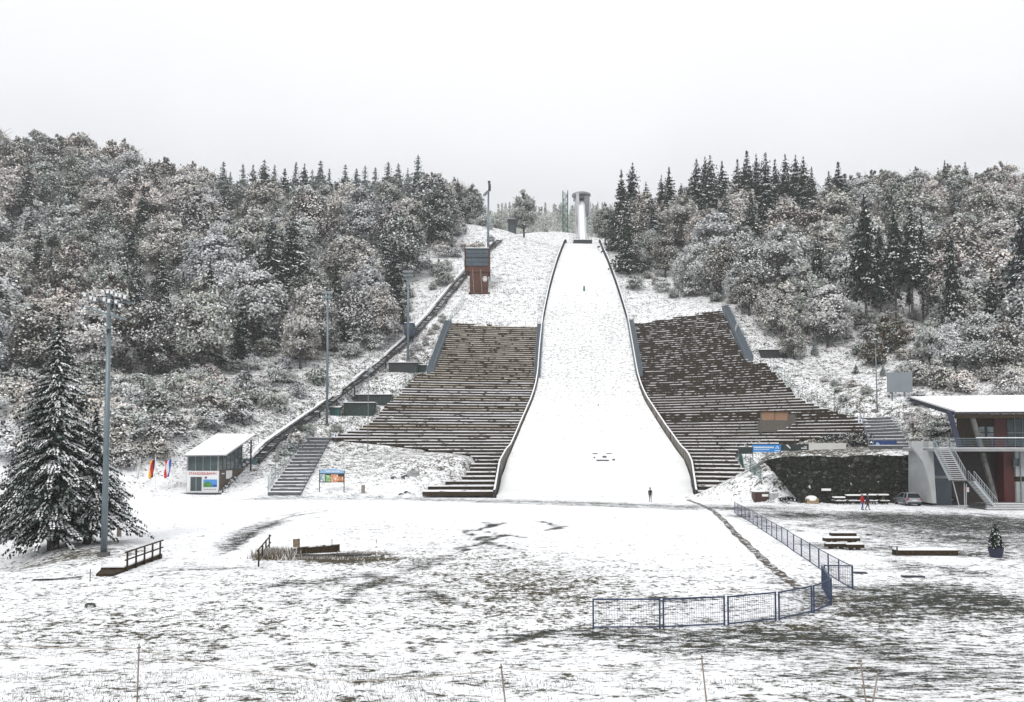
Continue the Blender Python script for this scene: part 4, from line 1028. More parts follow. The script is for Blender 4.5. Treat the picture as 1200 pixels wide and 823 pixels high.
# ------------------------------------------------------------------ floodlight masts
M_lamp = mat('lamp_housing', (.25,.27,.28), .4, .3, var=.1)
M_mast = mat('mast_steel', (.15,.19,.21), .45, .4, var=.12, scale=1.)
def mast(px0, py0, px1, py1, w0, head, lab, lo=14, g=None):
    g = G(px0, py0, lo=lo) if g is None else g
    t = P(px1, py1, g.y); top = Vector((g.x+(t.x-g.x)*.3, g.y, t.z))
    r = thing('floodlight_mast', lab, 'floodlight', tuple(g), 'floodlight masts')
    s = g.y/F
    b = MB(); b.tube([(g.x, g.y, g.z-.4), (g.x, g.y, g.z+(top.z-g.z)*.5), tuple(top)], [w0*s/2, w0*s/2*.86, w0*s/2*.66], 14); b.build('pole', M_mast, r, smooth=True)
    b = MB(); b.tube([(g.x, g.y, g.z-.3), (g.x, g.y, g.z+.25)], w0*s*.95, 12); b.build('base', M_concdk, r)
    if head == 'big':
        b = MB(); z = top.z
        b.beam((top.x-1.35, g.y-.3, z+.35), (top.x+1.05, g.y+.15, z-.35), .14, .1); b.beam((top.x-1.3, g.y-.1, z+.95), (top.x+1.5, g.y+.3, z+.75), .12, .1)
        b.beam((top.x-.05, g.y, z-.5), (top.x+.0, g.y, z+1.3), .16); b.beam((top.x+.3, g.y, z-.3), (top.x+.35, g.y, z+1.1), .07)
        b.build('cross_arm', M_galv, r)
        b = MB(); b.hexa([(top.x-.55, g.y-.3, z-1.05), (top.x+.1, g.y-.5, z-1.02), (top.x+.5, g.y+.3, z-.85), (top.x-.3, g.y+.5, z-.9), (top.x-.55, g.y-.3, z-1.0), (top.x+.1, g.y-.5, z-.96), (top.x+.5, g.y+.3, z-.79), (top.x-.3, g.y+.5, z-.84)]); b.build('service_platform', M_lamp, r)
        for dx, dz in ((.05,1.35),(.32,1.3),(.6,1.15),(.85,1.1),(1.15,1.0),(-.15,.85),(.15,.75),(.6,.7),(.85,.45),(-1.0,.95),(-.75,.85),(-1.4,1.15)):
            b = MB(); c = Vector((top.x+dx, g.y-.3, z+dz)); b.box(c.x-.10, c.x+.10, c.y-.1, c.y+.2, c.z-.11, c.z+.10)
            l = b.build('lamp', M_lamp, r)
            b = MB(); b.box(c.x-.08, c.x+.08, c.y-.125, c.y-.104, c.z-.09, c.z+.08); b.build('lamp_glass', M_white, l)
            b = MB(); b.box(c.x-.105, c.x+.105, c.y-.1, c.y+.2, c.z+.104, c.z+.14); b.build('snow_cap', M_snow, l)
    elif head == 'mid':
        b = MB(); z = top.z; k = s*4.5
        b.beam((top.x-k, g.y, z), (top.x+k, g.y, z), .14); b.beam((top.x-k, g.y, z-.9), (top.x+k, g.y, z-.9), .14); b.beam((top.x, g.y, z-1.2), (top.x, g.y, z+.5), .2); b.build('cross_arm', M_galv, r)
        for dx in (-1, -.4, .4, 1):
            for dz in (.25, -.65):
                b = MB(); c = Vector((top.x+dx*k, g.y-.2, z+dz)); b.box(c.x-.22, c.x+.22, c.y-.2, c.y+.2, c.z-.2, c.z+.24); b.build('lamp', M_lamp if dz > 0 else M_galv, r)
    elif head == 'tilt':
        b = MB(); z = top.z
        b.beam((top.x-1.0, g.y, z-1.4), (top.x+.2, g.y, z+.6), .3); b.beam((top.x+.1, g.y, z-.6), (top.x+.1, g.y, z+2.4), .3); b.build('cross_arm', M_galv, r)
        for dx, dz in ((-1.1,-1.2),(-.7,-.8),(.3,.2),(.35,.9),(.3,1.6),(.2,2.4),(-.3,-.4)):
            b = MB(); c = Vector((top.x+dx, g.y-.3, z+dz)); b.box(c.x-.35, c.x+.35, c.y-.3, c.y+.2, c.z-.3, c.z+.3); b.build('lamp', M_dark if dz > 0 else M_galv, r)
    else:
        b = MB(); z = top.z; k = s*5
        b.beam((top.x-k, g.y, z), (top.x+k, g.y, z), .08); b.build('cross_arm', M_galv, r)
        for dx in (-.8, .8):
            b = MB(); c = Vector((top.x+dx*k, g.y-.1, z+.1)); b.box(c.x-.25, c.x+.25, c.y-.3, c.y+.15, c.z-.12, c.z+.14); b.build('lamp', M_lamp, r)
    return r
mast(121.5, 652, 126.5, 368, 7.4, 'big', 'tall blue-grey floodlight mast in the meadow beside the big spruce')
mast(383, 498, 382, 345, 3.2, 'mid', 'second floodlight mast, standing between the funicular track and the lower sheds', 100)
mast(478, 425, 478, 320, 3.2, 'mid', 'third floodlight mast, standing behind the upper dark shed', 100)
gj = G(572, 322, lo=150); mast(573, 322, 573, 224, 3.0, 'tilt', 'highest floodlight mast, rising behind the rust-red judges tower', g=gj)
mast(431, 529, 431, 433, 1.1, 'small', 'thin double-headed lamp post at the foot of the left stand', 100)
mast(1028, 483, 1025, 402, 1.5, 'small', 'thin lamp post on the snowy slope left of the blank grey board', 100)
mast(494.5, 282, 494, 246, 1.4, 'small', 'thin distant pole among the spruces above the funicular track', 150)

# ------------------------------------------------------------------ sheds
def shed(px0, px1, pyt, pyb, name, lab, m, depth=3.5, roofm=M_snow, over=.25, gr=None, lo=100, Y=None, slope=.25):
    c = G((px0+px1)/2, pyb, lo=lo); Y = c.y if Y is None else Y; s = Y/F
    x0, x1 = P(px0, pyb, Y).x, P(px1, pyb, Y).x; zt = P((px0+px1)/2, pyt, Y).z; zb = P((px0+px1)/2, pyb, Y).z
    r = thing(name, lab, 'shed', ((x0+x1)/2, Y, zb), gr)
    b = MB(); b.box(x0, x1, Y, Y+depth, zb-1.2, zt-.22); b.build('wall', m, r)
    b = MB()
    for k in range(int((x1-x0)/.9)+1): x = x0+k*.9; b.box(x-.03, x+.03, Y-.035, Y-.004, zb-.3, zt-.25)
    b.build('cladding', M_dark, r)
    rf = MB(); rf.hexa([(x0-over,Y-over,zt-.2),(x1+over,Y-over,zt-.2),(x1+over,Y+depth+over,zt-.2+slope),(x0-over,Y+depth+over,zt-.2+slope),(x0-over,Y-over,zt-.08),(x1+over,Y-over,zt-.08),(x1+over,Y+depth+over,zt-.08+slope),(x0-over,Y+depth+over,zt-.08+slope)])
    rr = rf.build('roof', M_dark, r)
    rf = MB(); rf.hexa([(x0-over,Y-over,zt-.076),(x1+over,Y-over,zt-.076),(x1+over,Y+depth+over,zt-.076+slope),(x0-over,Y+depth+over,zt-.076+slope),(x0-over+.03,Y-over+.03,zt+.04),(x1+over-.03,Y-over+.03,zt+.04),(x1+over-.03,Y+depth+over,zt+.04+slope),(x0-over+.03,Y+depth+over,zt+.04+slope)]); rf.build('snow_cover', M_snow, rr)
    return r
M_shed = mat('charcoal_boards', (.028,.032,.034), .75, var=.35, scale=2)
shed(455.5, 488, 424.5, 436.5, 'equipment_shed', 'long low charcoal shed with snowy roof at the foot of the third floodlight mast', M_shed)
shed(489, 498, 427.5, 436.5, 'equipment_shed', 'small dark shed squeezed between the long low shed and the stand', M_shed, 2.5)
shed(417.5, 458, 462, 475.5, 'equipment_shed', 'dark shed with snowy roof behind the green box shed', M_shed, 4)
shed(403, 438, 471.5, 487.5, 'equipment_shed', 'dark green box shed, lowest on the left edge of the stand', M_green, 3, slope=-.1)
shed(387, 397.5, 477, 487, 'equipment_shed', 'tiny green hut right beside the second floodlight mast', M_greenl, 1.5)
shed(422, 438, 434, 441, 'equipment_shed', 'grey box on the funicular track halfway up', M_galv, 2)
shed(892, 922, 409.5, 420, 'equipment_shed', 'low dark shed with flat snowy roof right of the top stand corner', M_shed, 3.5)
shed(922.5, 930, 410.5, 419.5, 'equipment_shed', 'pale grey annex at the right end of the low shed above the right stand', M_conc, 3)
# brown commentary booth on the right stand
c = hit(909, 501, SR, 95, 300); s = c.y/F
x0, x1, x2 = P(892, 500, c.y-1.5).x, P(924, 500, c.y-1.5).x, P(933, 500, c.y-1.5).x; zt, zm, zb = P(908, 481.5, c.y-1.5).z, P(908, 492.5, c.y-1.5).z, P(908, 501, c.y-1.5).z; Y = c.y-1.5
B = thing('commentary_booth', 'open-fronted light brown wooden booth standing in the right stand', 'booth', ((x0+x1)/2, Y, zb))
M_tan = mat('tan_boards', (.27,.155,.09), .7, var=.15, scale=2); M_grwood = mat('greyed_wood', (.10,.09,.075), .8, var=.2, scale=3)
b = MB(); b.box(x0+.12, x1-.12, Y, Y+.12, zm, zt-.12); b.build('shutter', M_tan, B)
b = MB(); b.box(x0+.12, x1-.12, Y+.004, Y+2.5, zb-.8, zm-.004); b.build('lower_front', M_grwood, B)
for x in (x0, x1, (x0+x1)/2): b = MB(); b.box(x-.09, x+.09, Y-.05, Y+.1, zb-1.2, zt-.1); b.build('post', M_grwood, B)
b = MB(); b.box(x0-.2, x1+.2, Y-.35, Y+2.8, zt-.1, zt+.05); b.build('roof', M_wood, B)
b = MB(); b.box(x1+.15, x2, Y+.3, Y+2.4, zb-.5, zt-.6); b.build('side_lean_to', M_grwood, B)

# ------------------------------------------------------------------ funicular station
Y = 118.
S_ = thing('funicular_station', 'glazed funicular valley station with sloping snowy roof and red lettering', 'station', (-43, Y, .3))
fx = lambda px, Y=Y: P(px, 560, Y).x
fz = lambda py, Y=Y: P(240, py, Y).z
xa, xb = fx(219), fx(256)
z0, z1, z2, z3 = fz(577.5), fz(552), fz(534), fz(529)
M_stw = mat('white_facade_panels', (.66,.67,.68), .5, var=.04, scale=2)
b = MB(); b.box(xa, xb, Y, Y+.3, z0, z1); b.build('front_panel', M_stw, S_)
M_brn = mat('brown_cladding', (.075,.055,.038), .7, var=.3, scale=2)
b = MB(); b.box(xa+.05, xb-.05, Y+.31, Y+11, z0-.6, z1-.004); b.build('lower_wall', M_brn, S_)
b = MB(); b.box(xb-.06, xb+.02, Y+.35, Y+11, z0+.3, z1); b.build('side_cladding', M_brn, S_)
M_gl2 = mat('green_tinted_glass', (.035,.055,.058), .1, var=.4, scale=.6)
b = MB(); b.box(xa+.1, xb-.1, Y+.1, Y+10.5, z1+.05, z2+.0); gl = b.build('glazing', M_gl2, S_)
for k, x in enumerate(np.linspace(xa+.1, xb-.1, 5)): b = MB(); b.box(x-.05, x+.05, Y+.04, Y+.096, z1+.004, z2+.5); b.build('mullion', M_galv, gl)
for k, y in enumerate(np.linspace(Y+.3, Y+10.4, 7)): b = MB(); b.box(xb-.096, xb-.03, y-.05, y+.05, z1+.004, z2+.6+(y-Y)*.2); b.build('mullion', M_galv, gl)
for x in (xa+.02, xb-.1): b = MB(); b.box(x-.07, x+.07, Y+.02, Y+.16, z0, z2+.2); b.build('corner_post', M_conc, S_)
for x in (xa+.1, xb+1.1): b = MB(); b.box(x-.09, x+.09, Y+10.8, Y+11.0, z0-.3, z2+2.2); b.build('rear_post', M_dark, S_)
# roof: sloping up to the back
A_, B_, C_, D_ = P(216.5, 533.5, Y-.9), P(265.5, 533, Y-.9), P(299.5, 509.5, 130.5), P(254, 509.5, 130.5)
b = MB(); up = Vector((0,0,.16)); b.hexa([A_-up, B_-up, C_-up, D_-up, A_, B_, C_, D_]); rf = b.build('roof', M_conc, S_)
b = MB(); e = Vector((0,0,.005)); u2 = Vector((0,0,.15)); b.hexa([A_+e, B_+e, C_+e, D_+e, A_+u2, B_+u2, C_+u2, D_+u2]); b.build('roof_snow', M_snow, rf)
b = MB(); b.poly([(xb-.12, Y+.2, z2-.004), (xb-.12, Y+10.5, z2-.004), (xb-.12, Y+10.5, C_.z-.4), (xb-.12, Y+.2, B_.z-.25)]); b.poly([(xb-.16, Y+.2, z2-.004), (xb-.16, Y+.2, B_.z-.25), (xb-.16, Y+10.5, C_.z-.4), (xb-.16, Y+10.5, z2-.004)]); b.build('gable_glass', M_gl2, S_)
b = MB(); b.box(fx(223.5), fx(236.5), Y-.03, Y-.004, fz(575.5), fz(559)); w_ = b.build('window', M_gl2, S_)
b = MB()
for x in (223.5, 230, 236.5): b.box(fx(x)-.04, fx(x)+.04, Y-.06, Y-.034, fz(575.5), fz(559))
b.build('window_frame', M_conc, w_)
# poster: green hill under blue sky beside a blue field, small crest above, line of marks below
M_pb = mat('poster_sky_blue', (.05,.22,.55), .5, var=.1); M_pg = mat('poster_green', (.05,.20,.04), .6, var=.4, scale=4); M_pn = mat('poster_navy', (.02,.05,.25), .5, var=.1); M_txt = mat('poster_ink', (.03,.03,.04), .6, var=.1)
p = MB(); p.box(fx(238.5), fx(254.5), Y-.03, Y-.004, fz(571), fz(562)); po = p.build('poster', M_pb, S_)
p = MB(); n = 14
pts = [(fx(238.5), fz(571))]+[(fx(238.5+10*k/n), fz(567-2.6*math.sin(k/n*3.1)-.5*math.sin(k*1.7))) for k in range(n+1)]+[(fx(248.5), fz(571))]
p.prism(pts, Y-.05, Y-.034); p.build('poster_hill', M_pg, po)
p = MB(); p.box(fx(249.5), fx(254.3), Y-.05, Y-.034, fz(570.5), fz(568)); p.build('poster_block', M_pn, po)
p = MB()
for k in range(8): x = fx(239.5+k*1.9); p.box(x-.05, x+.07, Y-.03, Y-.006, fz(574), fz(573.1))
p.build('small_print', M_txt, po)
p = MB(); p.box(fx(240), fx(242.5), Y-.03, Y-.006, fz(561), fz(558.8)); p.build('small_crest', M_red, po)
M_redl = mat('red_letters', (.42,.012,.015), .5, var=.05)
text_mesh('STANDSEILBAHN', .50, Matrix.Translation((fx(237.4), Y-.03, fz(555.2))) @ Matrix.Rotation(R(90), 4, 'X'), 'station_name', M_redl, S_, .015)
b = MB(); b.box(xb+.03, xb+.05, Y+3.0, Y+5.6, fz(561, Y+4), fz(551.5, Y+4)); b.build('side_notice', M_white, S_)
b = MB(); b.box(xb+.03, xb+.05, Y+1.2, Y+2.3, z1-.5, z1-.35); b.build('side_notice', M_white, S_)
q0, q1 = P(285, 548, 131.5), P(297, 537.5, 131.5)
b = MB(); b.box(q0.x, q1.x+.4, 131.5, 135, q0.z-.8, q1.z); b.build('platform_glass', mat('teal_glass', (.14,.22,.24), .15, var=.2), S_)
b = MB(); b.box(q0.x-5, q1.x+.5, 131.6, 134.8, q0.z-2.5, q0.z-.81); b.build('platform_base', M_concdk, S_)
b = MB(); b.box(xa-1.6, xb+.6, Y-.6, Y-.35, -.4, z0-.1); b.build('plinth', M_dark, S_)
b = MB(); b.box(xa-1.2, xb+.4, Y-.34, Y+11, -.6, z0-.004); b.build('base', M_concdk, S_)
# rocks below the side wall
rr = random.Random(3)
M_rock = mat('dark_rock', (.045,.045,.042), .9, var=.5, scale=2, bump=.6, c2=(.75,.76,.78), c2amt=.25, c2scale=1.2)
def rock(x, y, z, r, lab, gr, m=M_rock):
    b = MB(); b.ball((x, y, z+r*.35), (r*rr.uniform(.8,1.4), r, r*rr.uniform(.55,.9)), 8, 0, 6)
    b.v = [(vx+rr.uniform(-.18,.18)*r, vy+rr.uniform(-.18,.18)*r, vz+rr.uniform(-.15,.15)*r) for vx, vy, vz in b.v]
    return tag(b.build('rock', m, None, (x, y, z)), lab, 'rock', gr)
for k in range(11):
    px = 258+k*3.1+rr.uniform(-1,1); py = 577-k*3.4+rr.uniform(-1,2); p = G(px, py, lo=105); rock(p.x, p.y, p.z, rr.uniform(.3,.65), 'dark boulder in the bank right of the station wall', 'boulders beside the funicular station')

# ------------------------------------------------------------------ flags
def flag(px, pyb, pyt, w, hgt, cols, lab, lo=90):
    g = G(px, pyb, lo=lo); s = g.y/F; zt = P(px, pyt, g.y).z
    r = thing('flagpole', lab, 'flag', tuple(g), 'flagpoles beside the station')
    b = MB(); b.tube([(g.x, g.y, g.z-.3), (g.x, g.y, zt+.3)], [.07, .045], 8); b.build('pole', M_white, r)
    n = len(cols)
    for i, c in enumerate(cols):
        b = MB()
        for k in range(8):
            for j in range(2):
                def q(u, v):
                    hang = -w*s*(1-u)*(1 if len(cols) < 4 else 1)
                    return (g.x+hang*(1-.35*v)+math.sin(v*7+u*5)*.07-(.35*v*w*s), g.y+math.sin(u*9+v*5)*.13-.05, zt-v*hgt*s-(1-u)*.25)
                u0, u1 = (i+j/2)/n, (i+(j+1)/2)/n
                b.quad(q(u0, k/8), q(u1, k/8), q(u1, (k+1)/8), q(u0, (k+1)/8))
        b.build('flag_stripe', c, r)
    return r
K = lambda n, c: mat(n, c, .7, var=.12, scale=3)
M_fk, M_fr, M_fg, M_fw, M_fbl = K('flag_black', (.012,.012,.012)), K('flag_red', (.55,.01,.02)), K('flag_gold', (.75,.36,.01)), K('flag_white', (.72,.72,.72)), K('flag_blue', (.02,.08,.38))
flag(163.5, 571, 538, 2.8, 22, [M_fw, K('flag_cream', (.55,.56,.5))], 'furled whitish flag on a pole, leftmost of the three flags')
flag(181.5, 579, 538.5, 7, 21, [M_fg, M_fr, M_fk], 'hanging black, red and gold flag on a white pole')
flag(201, 577, 538.5, 8.5, 20, [M_fr, M_fw, M_fbl], 'hanging red, white and blue flag on a white pole nearest the station')

# ------------------------------------------------------------------ info board on the mound
g = G(389, 577, lo=100); Y = g.y
Bd = thing('information_board', 'wide information board with blue header and coloured map panels on the snowy mound', 'sign', (g.x, Y, g.z))
q = lambda px, py: (P(px, py, Y).x, P(px, py, Y).z)
for px in (374.3, 403.2): b = MB(); x, z = q(px, 576); b.box(x-.05, x+.05, Y-.05, Y+.05, z-.5, q(px, 551)[1]); b.build('post', M_dark, Bd)
x0, zb = q(374.5, 565.5); x1, zt = q(403, 549.5)
b = MB(); b.box(x0, x1, Y+.01, Y+.06, zb, zt-.6); b.build('panel', M_dark, Bd)
b = MB(); n = 12
pts = [(x0, zt-.62)]+[(x0+(x1-x0)*k/n, zt-.25+.25*math.sin(math.pi*k/n)) for k in range(n+1)]+[(x1, zt-.62)]
b.prism(pts, Y-.03, Y+.055); hd = b.build('header', mat('pale_blue_board', (.25,.42,.62), .5, var=.15), Bd)
b = MB()
for k in range(7): x = x0+.9+k*.27; b.box(x, x+.2, Y-.05, Y-.034, zt-.42+.03*(k % 3), zt-.30+.03*(k % 2))
b.build('header_writing', M_white, hd)
for px0, px1, py0, py1, nm, c in ((375.2, 381, 564.5, 556, 'mp', (.30,.42,.45)), (381.5, 387.5, 564.5, 557, 'mp2', (.20,.38,.12)), (388, 396, 565, 556, 'mp3', (.62,.27,.14)), (396.3, 402.6, 564.5, 558.5, 'mp4', (.50,.20,.08))):
    b = MB(); a = q(px0, py0); c_ = q(px1, py1); b.box(a[0], c_[0], Y-.01, Y+.006, a[1], c_[1]); b.build('map_panel', mat('map_'+nm, c, .6, var=.5, scale=3, c2=(.75,.73,.68), c2amt=.3, c2scale=3), Bd)
# small white and blue signs on posts at the ends of the stands
def sign(px, py, w, h, lab, post=1.6, lo=100, surf=terrain):
    g = hit(px, py+h/2+post/.16, surf, lo, 300); s = g.y/F; zc = P(px, py, g.y).z
    r = thing('small_sign', lab, 'sign', tuple(g)); x = P(px, py, g.y).x
    b = MB(); b.tube([(x, g.y+.05, g.z-.3), (x, g.y+.05, zc)], .03, 6); b.build('post', M_galv, r)
    b = MB(); b.box(x-w*s/2, x+w*s/2, g.y-.03, g.y+.01, zc-h*s/2, zc+h*s/2); p_ = b.build('plate', M_white, r)
    b = MB(); b.box(x-w*s*.18, x+w*s*.18, g.y-.045, g.y-.034, zc-h*s*.3, zc+h*s*.2); b.ball((x, g.y-.04, zc+h*s*.3), (.07, .01, .07), 8); b.build('pictogram', M_fbl, p_)
sign(393.5, 510.5, 4.5, 5, 'small white sign with blue pictogram at the left foot of the left stand')
sign(1008, 493.5, 4.8, 5, 'small white sign with blue pictogram at the top of the curving stairway')

# ------------------------------------------------------------------ terrace banners, wall
def banner(px0, px1, py0, py1, m, lab, Y, name='banner', extra=None):
    a, c = P(px0, py1, Y), P(px1, py0, Y)
    r = thing(name, lab, 'banner', ((a.x+c.x)/2, Y, a.z), 'banners hung on the terrace fence')
    b = MB(); n = max(2, int((c.x-a.x)/.8))
    b.box(a.x, c.x, Y, Y+.05, a.z, c.z); sh = b.build('cloth', m, r)
    for x in np.linspace(a.x, c.x, 3): b = MB(); b.box(x-.03, x+.03, Y+.055, Y+.115, a.z-.8, c.z+.1); b.build('post', M_galv, r)
    return r, a, c, sh
M_bsky = mat('bright_blue_vinyl', (.015,.23,.62), .5, var=.08); M_bdk = mat('dark_green_vinyl', (.018,.03,.028), .6, var=.3, c2=(.6,.62,.62), c2amt=.02, c2scale=.8); M_bwh = mat('off_white_vinyl', (.60,.60,.58), .6, var=.06); M_bnv = mat('navy_vinyl', (.015,.045,.16), .6, var=.3)
Yb = 114.5
r, a, c, sh = banner(882.5, 915, 521.3, 529.8, M_bsky, 'bright blue banner with white writing and a small white emblem', Yb)
w = c.x-a.x; h = c.z-a.z; b = MB(); rr = random.Random(5)
x = a.x+.1
while x < a.x+w*.72: l = rr.uniform(.10, .22); b.box(x, x+l, Yb-.02, Yb-.004, a.z+h*.52, a.z+h*.74); x += l+.05
x = a.x+.1
while x < a.x+w*.55: l = rr.uniform(.06, .2); b.box(x, x+l, Yb-.02, Yb-.004, a.z+h*.28, a.z+h*.38); x += l+.04
x = a.x+w*.78
while x < a.x+w*.97: b.box(x, x+.09, Yb-.02, Yb-.004, a.z+h*.12, a.z+h*.25); x += .12
b.build('white_writing', M_white, sh)
b = MB(); ec = (a.x+w*.87, a.z+h*.58)
for dx, dz, q in ((0,.16,.13),(-.17,-.02,.12),(.17,-.02,.12)): b.prism([(ec[0]+dx-q, ec[1]+dz-q*.8), (ec[0]+dx+q, ec[1]+dz-q*.8), (ec[0]+dx, ec[1]+dz+q)], Yb-.02, Yb-.004)
b.build('emblem', M_white, sh)
banner(866, 882, 524, 532, M_bdk, 'short dark banner left of the bright blue one', Yb)
r, a, c, sh = banner(915.5, 947.5, 520.5, 528.5, M_bdk, 'long dark green banner with white streaks between the blue and the white banner', Yb)
b = MB(); b.prism([(a.x+.6, c.z-.1), (a.x+.9, c.z-.1), (a.x+1.3, a.z+.35), (a.x+1.15, a.z+.3)], Yb-.02, Yb-.004); b.box(c.x-1.0, c.x-.25, Yb-.02, Yb-.004, a.z+.3, a.z+.42); b.box(c.x-.6, c.x-.25, Yb-.02, Yb-.004, a.z+.5, a.z+.6); b.build('white_streaks', M_white, sh)
banner(948, 991.5, 519.5, 529, M_bwh, 'long off-white banner on the terrace', Yb)
r, a, c, sh = banner(1024, 1051, 516.5, 526.5, M_bnv, 'navy blue banner in front of the curving stairway', Yb-1)
b = MB(); w = c.x-a.x; h = c.z-a.z
b.prism([(a.x+.1, a.z+.1), (a.x+.9, a.z+.2), (a.x+.7, a.z+.8), (a.x+.4, a.z+.95)], Yb-1.02, Yb-1.004)
x = a.x+1.1
while x < c.x-.5: b.box(x, x+.14, Yb-1.02, Yb-1.004, a.z+h*.35, a.z+h*.5); x += .2
b.build('pale_marks', mat('pale_blue_print', (.35,.45,.55), .6), sh)
# dark hedge rows on the terrace slope
hg = np.random.default_rng(9)
def hedge(pts, lab, hgt=.7, n=1500, name='low_hedge', mats=None, w=.45):
    q = [G(a, b_, lo=90) for a, b_ in pts]; pos = []
    for i in range(n):
        t = hg.uniform(0, len(q)-1.001); k = int(t); p = q[k].lerp(q[k+1], t-k); pos.append((p.x+hg.normal()*.1, p.y+hg.normal()*w, p.z+hg.uniform(0, hgt)))
    pos = np.array(pos); m = ((pos[:,2]-pos[:,2].min()) > 9e9)*0+np.where(hg.uniform(size=n) < .22, 1, 0)
    o0 = q[len(q)//2]; me_ = cards_mesh(name, pos-np.array(o0), hg.normal(size=(n,3))+[0,-.3,.5], hg.uniform(.12,.3,n), m, mats or [F_spr, F_snow], 1.2)
    o = bpy.data.objects.new(name, me_); o.location = o0; col.objects.link(o); return tag(o, lab, 'hedge')
hedge([(838,530),(868,525),(890,521.5)], 'dark low hedge line running up from the lower steps of the right stand')
hedge([(962,518),(985,515),(1010,514),(1022,516)], 'dark low hedge on the snow left of the curving stairway', .9)
hedge([(992,524),(1008,523),(1022,524)], 'short dark hedge between the off-white and the navy banner', .8, 900)
for px, py, lb in ((979,507.5,'purplish brown heather clump, left one on the snow beneath the right stand'),(998,506.5,'purplish brown heather clump, right one on the snow beneath the right stand')):
    p = G(px, py, lo=90); n = 300; me_ = cards_mesh('heather_clump', hg.normal(size=(n,3))*[.7,.3,.2]+[0,0,.25], hg.normal(size=(n,3)), hg.uniform(.1,.25,n), np.zeros(n), [foliage('heather'+lb[18:22], [(.06,.03,.045),(.08,.04,.05)])], 1.2)
    o = bpy.data.objects.new('heather_clump', me_); o.location = p; col.objects.link(o); tag(o, lb, 'plant')
# retaining wall of rough stones
def wall_mat():
    m, N, L, bs = nt('rough_stone_wall'); MATS['rsw'] = m
    tc = N.new('ShaderNodeTexCoord'); mp = N.new('ShaderNodeMapping'); mp.inputs['Scale'].default_value = (1, 1, 1.35); L.new(tc.outputs['Object'], mp.inputs[0])
    ns = N.new('ShaderNodeTexNoise'); ns.inputs['Scale'].default_value = 1.2; L.new(mp.outputs[0], ns.inputs['Vector'])
    va = N.new('ShaderNodeMix'); va.data_type = 'VECTOR'; va.inputs[0].default_value = .18; L.new(mp.outputs[0], va.inputs[4]); L.new(ns.outputs['Color'], va.inputs[5])
    vo = N.new('ShaderNodeTexVoronoi'); vo.feature = 'DISTANCE_TO_EDGE'; vo.inputs['Scale'].default_value = 1.9; L.new(va.outputs[1], vo.inputs['Vector'])
    vc = N.new('ShaderNodeTexVoronoi'); vc.inputs['Scale'].default_value = 1.9; L.new(va.outputs[1], vc.inputs['Vector'])
    sc = N.new('ShaderNodeSeparateColor'); L.new(vc.outputs['Color'], sc.inputs[0])
    rp = N.new('ShaderNodeValToRGB'); e = rp.color_ramp.elements; e[0].color = (.016,.018,.014,1); e[1].color = (.07,.07,.055,1); x = e.new(.85); x.color = (.028,.031,.024,1); L.new(sc.outputs[0], rp.inputs[0])
    mr = N.new('ShaderNodeMapRange'); mr.inputs[1].default_value = .0; mr.inputs[2].default_value = .10; L.new(vo.outputs['Distance'], mr.inputs[0])
    mx = N.new('ShaderNodeMix'); mx.data_type = 'RGBA'; L.new(mr.outputs[0], mx.inputs[0]); mx.inputs[6].default_value = (.01,.011,.01,1); L.new(rp.outputs[0], mx.inputs[7])
    n2 = N.new('ShaderNodeTexNoise'); n2.inputs['Scale'].default_value = 2.2; n2.inputs['Detail'].default_value = 6; L.new(tc.outputs['Object'], n2.inputs['Vector'])
    m2 = N.new('ShaderNodeMapRange'); m2.inputs[1].default_value = .68; m2.inputs[2].default_value = .72; L.new(n2.outputs['Fac'], m2.inputs[0])
    x2 = N.new('ShaderNodeMix'); x2.data_type = 'RGBA'; L.new(m2.outputs[0], x2.inputs[0]); L.new(mx.outputs[2], x2.inputs[6]); x2.inputs[7].default_value = (.55,.56,.55,1)
    L.new(x2.outputs[2], bs.inputs['Base Color']); bs.inputs['Roughness'].default_value = .95; bs.inputs['Specular IOR Level'].default_value = .2
    bp = N.new('ShaderNodeBump'); bp.inputs['Distance'].default_value = .25; L.new(mr.outputs[0], bp.inputs['Height']); L.new(bp.outputs[0], bs.inputs['Normal'])
    return m
Yw = 104.0
pw = lambda px, py: (P(px, py, Yw).x, P(px, py, Yw).z)
tops = [(896.5,543),(905,538),(925,535.5),(960,534.5),(990,536),(1020,533),(1050,534.5),(1075,533),(1100,534)]
b = MB(); bot = [(937,592),(1100,592)]
rr = random.Random(8)
tp_ = []
for i in range(len(tops)-1):
    for k in range(8): t = k/8; tp_.append((tops[i][0]+(tops[i+1][0]-tops[i][0])*t, tops[i][1]+(tops[i+1][1]-tops[i][1])*t+rr.uniform(-.7,.7)))
# grid with bulging stones
nz = 16; cols_ = len(tp_)
for j in range(nz+1):
    for i, (px, py) in enumerate(tp_):
        x, zt = pw(px, py); zlow = -.3 if px > 937 else max(-.3, pw(px, 543+(px-896)*1.2)[1])
        z = zlow+(zt-zlow)*j/nz; b.v.append((x+rr.uniform(-.06,.06), Yw-.9*(1-j/nz)*.6+rr.uniform(-.12,.12), z))
for j in range(nz):
    for i in range(cols_-1): q = j*cols_+i; b.f.append((q, q+1, q+cols_+1, q+cols_)); b.m.append(0)
n0 = len(b.v)
for i, (px, py) in enumerate(tp_): x, zt = pw(px, py); b.v.append((x, Yw+1.6, zt-.05))
for i in range(cols_-1): q = nz*cols_+i; b.f.append((q, q+1, n0+i+1, n0+i)); b.m.append(0)
WLo = b.build('retaining_wall', wall_mat(), None, (44, Yw, 0)); tag(WLo, 'dark rough stone retaining wall between the car park and the terrace', 'wall')
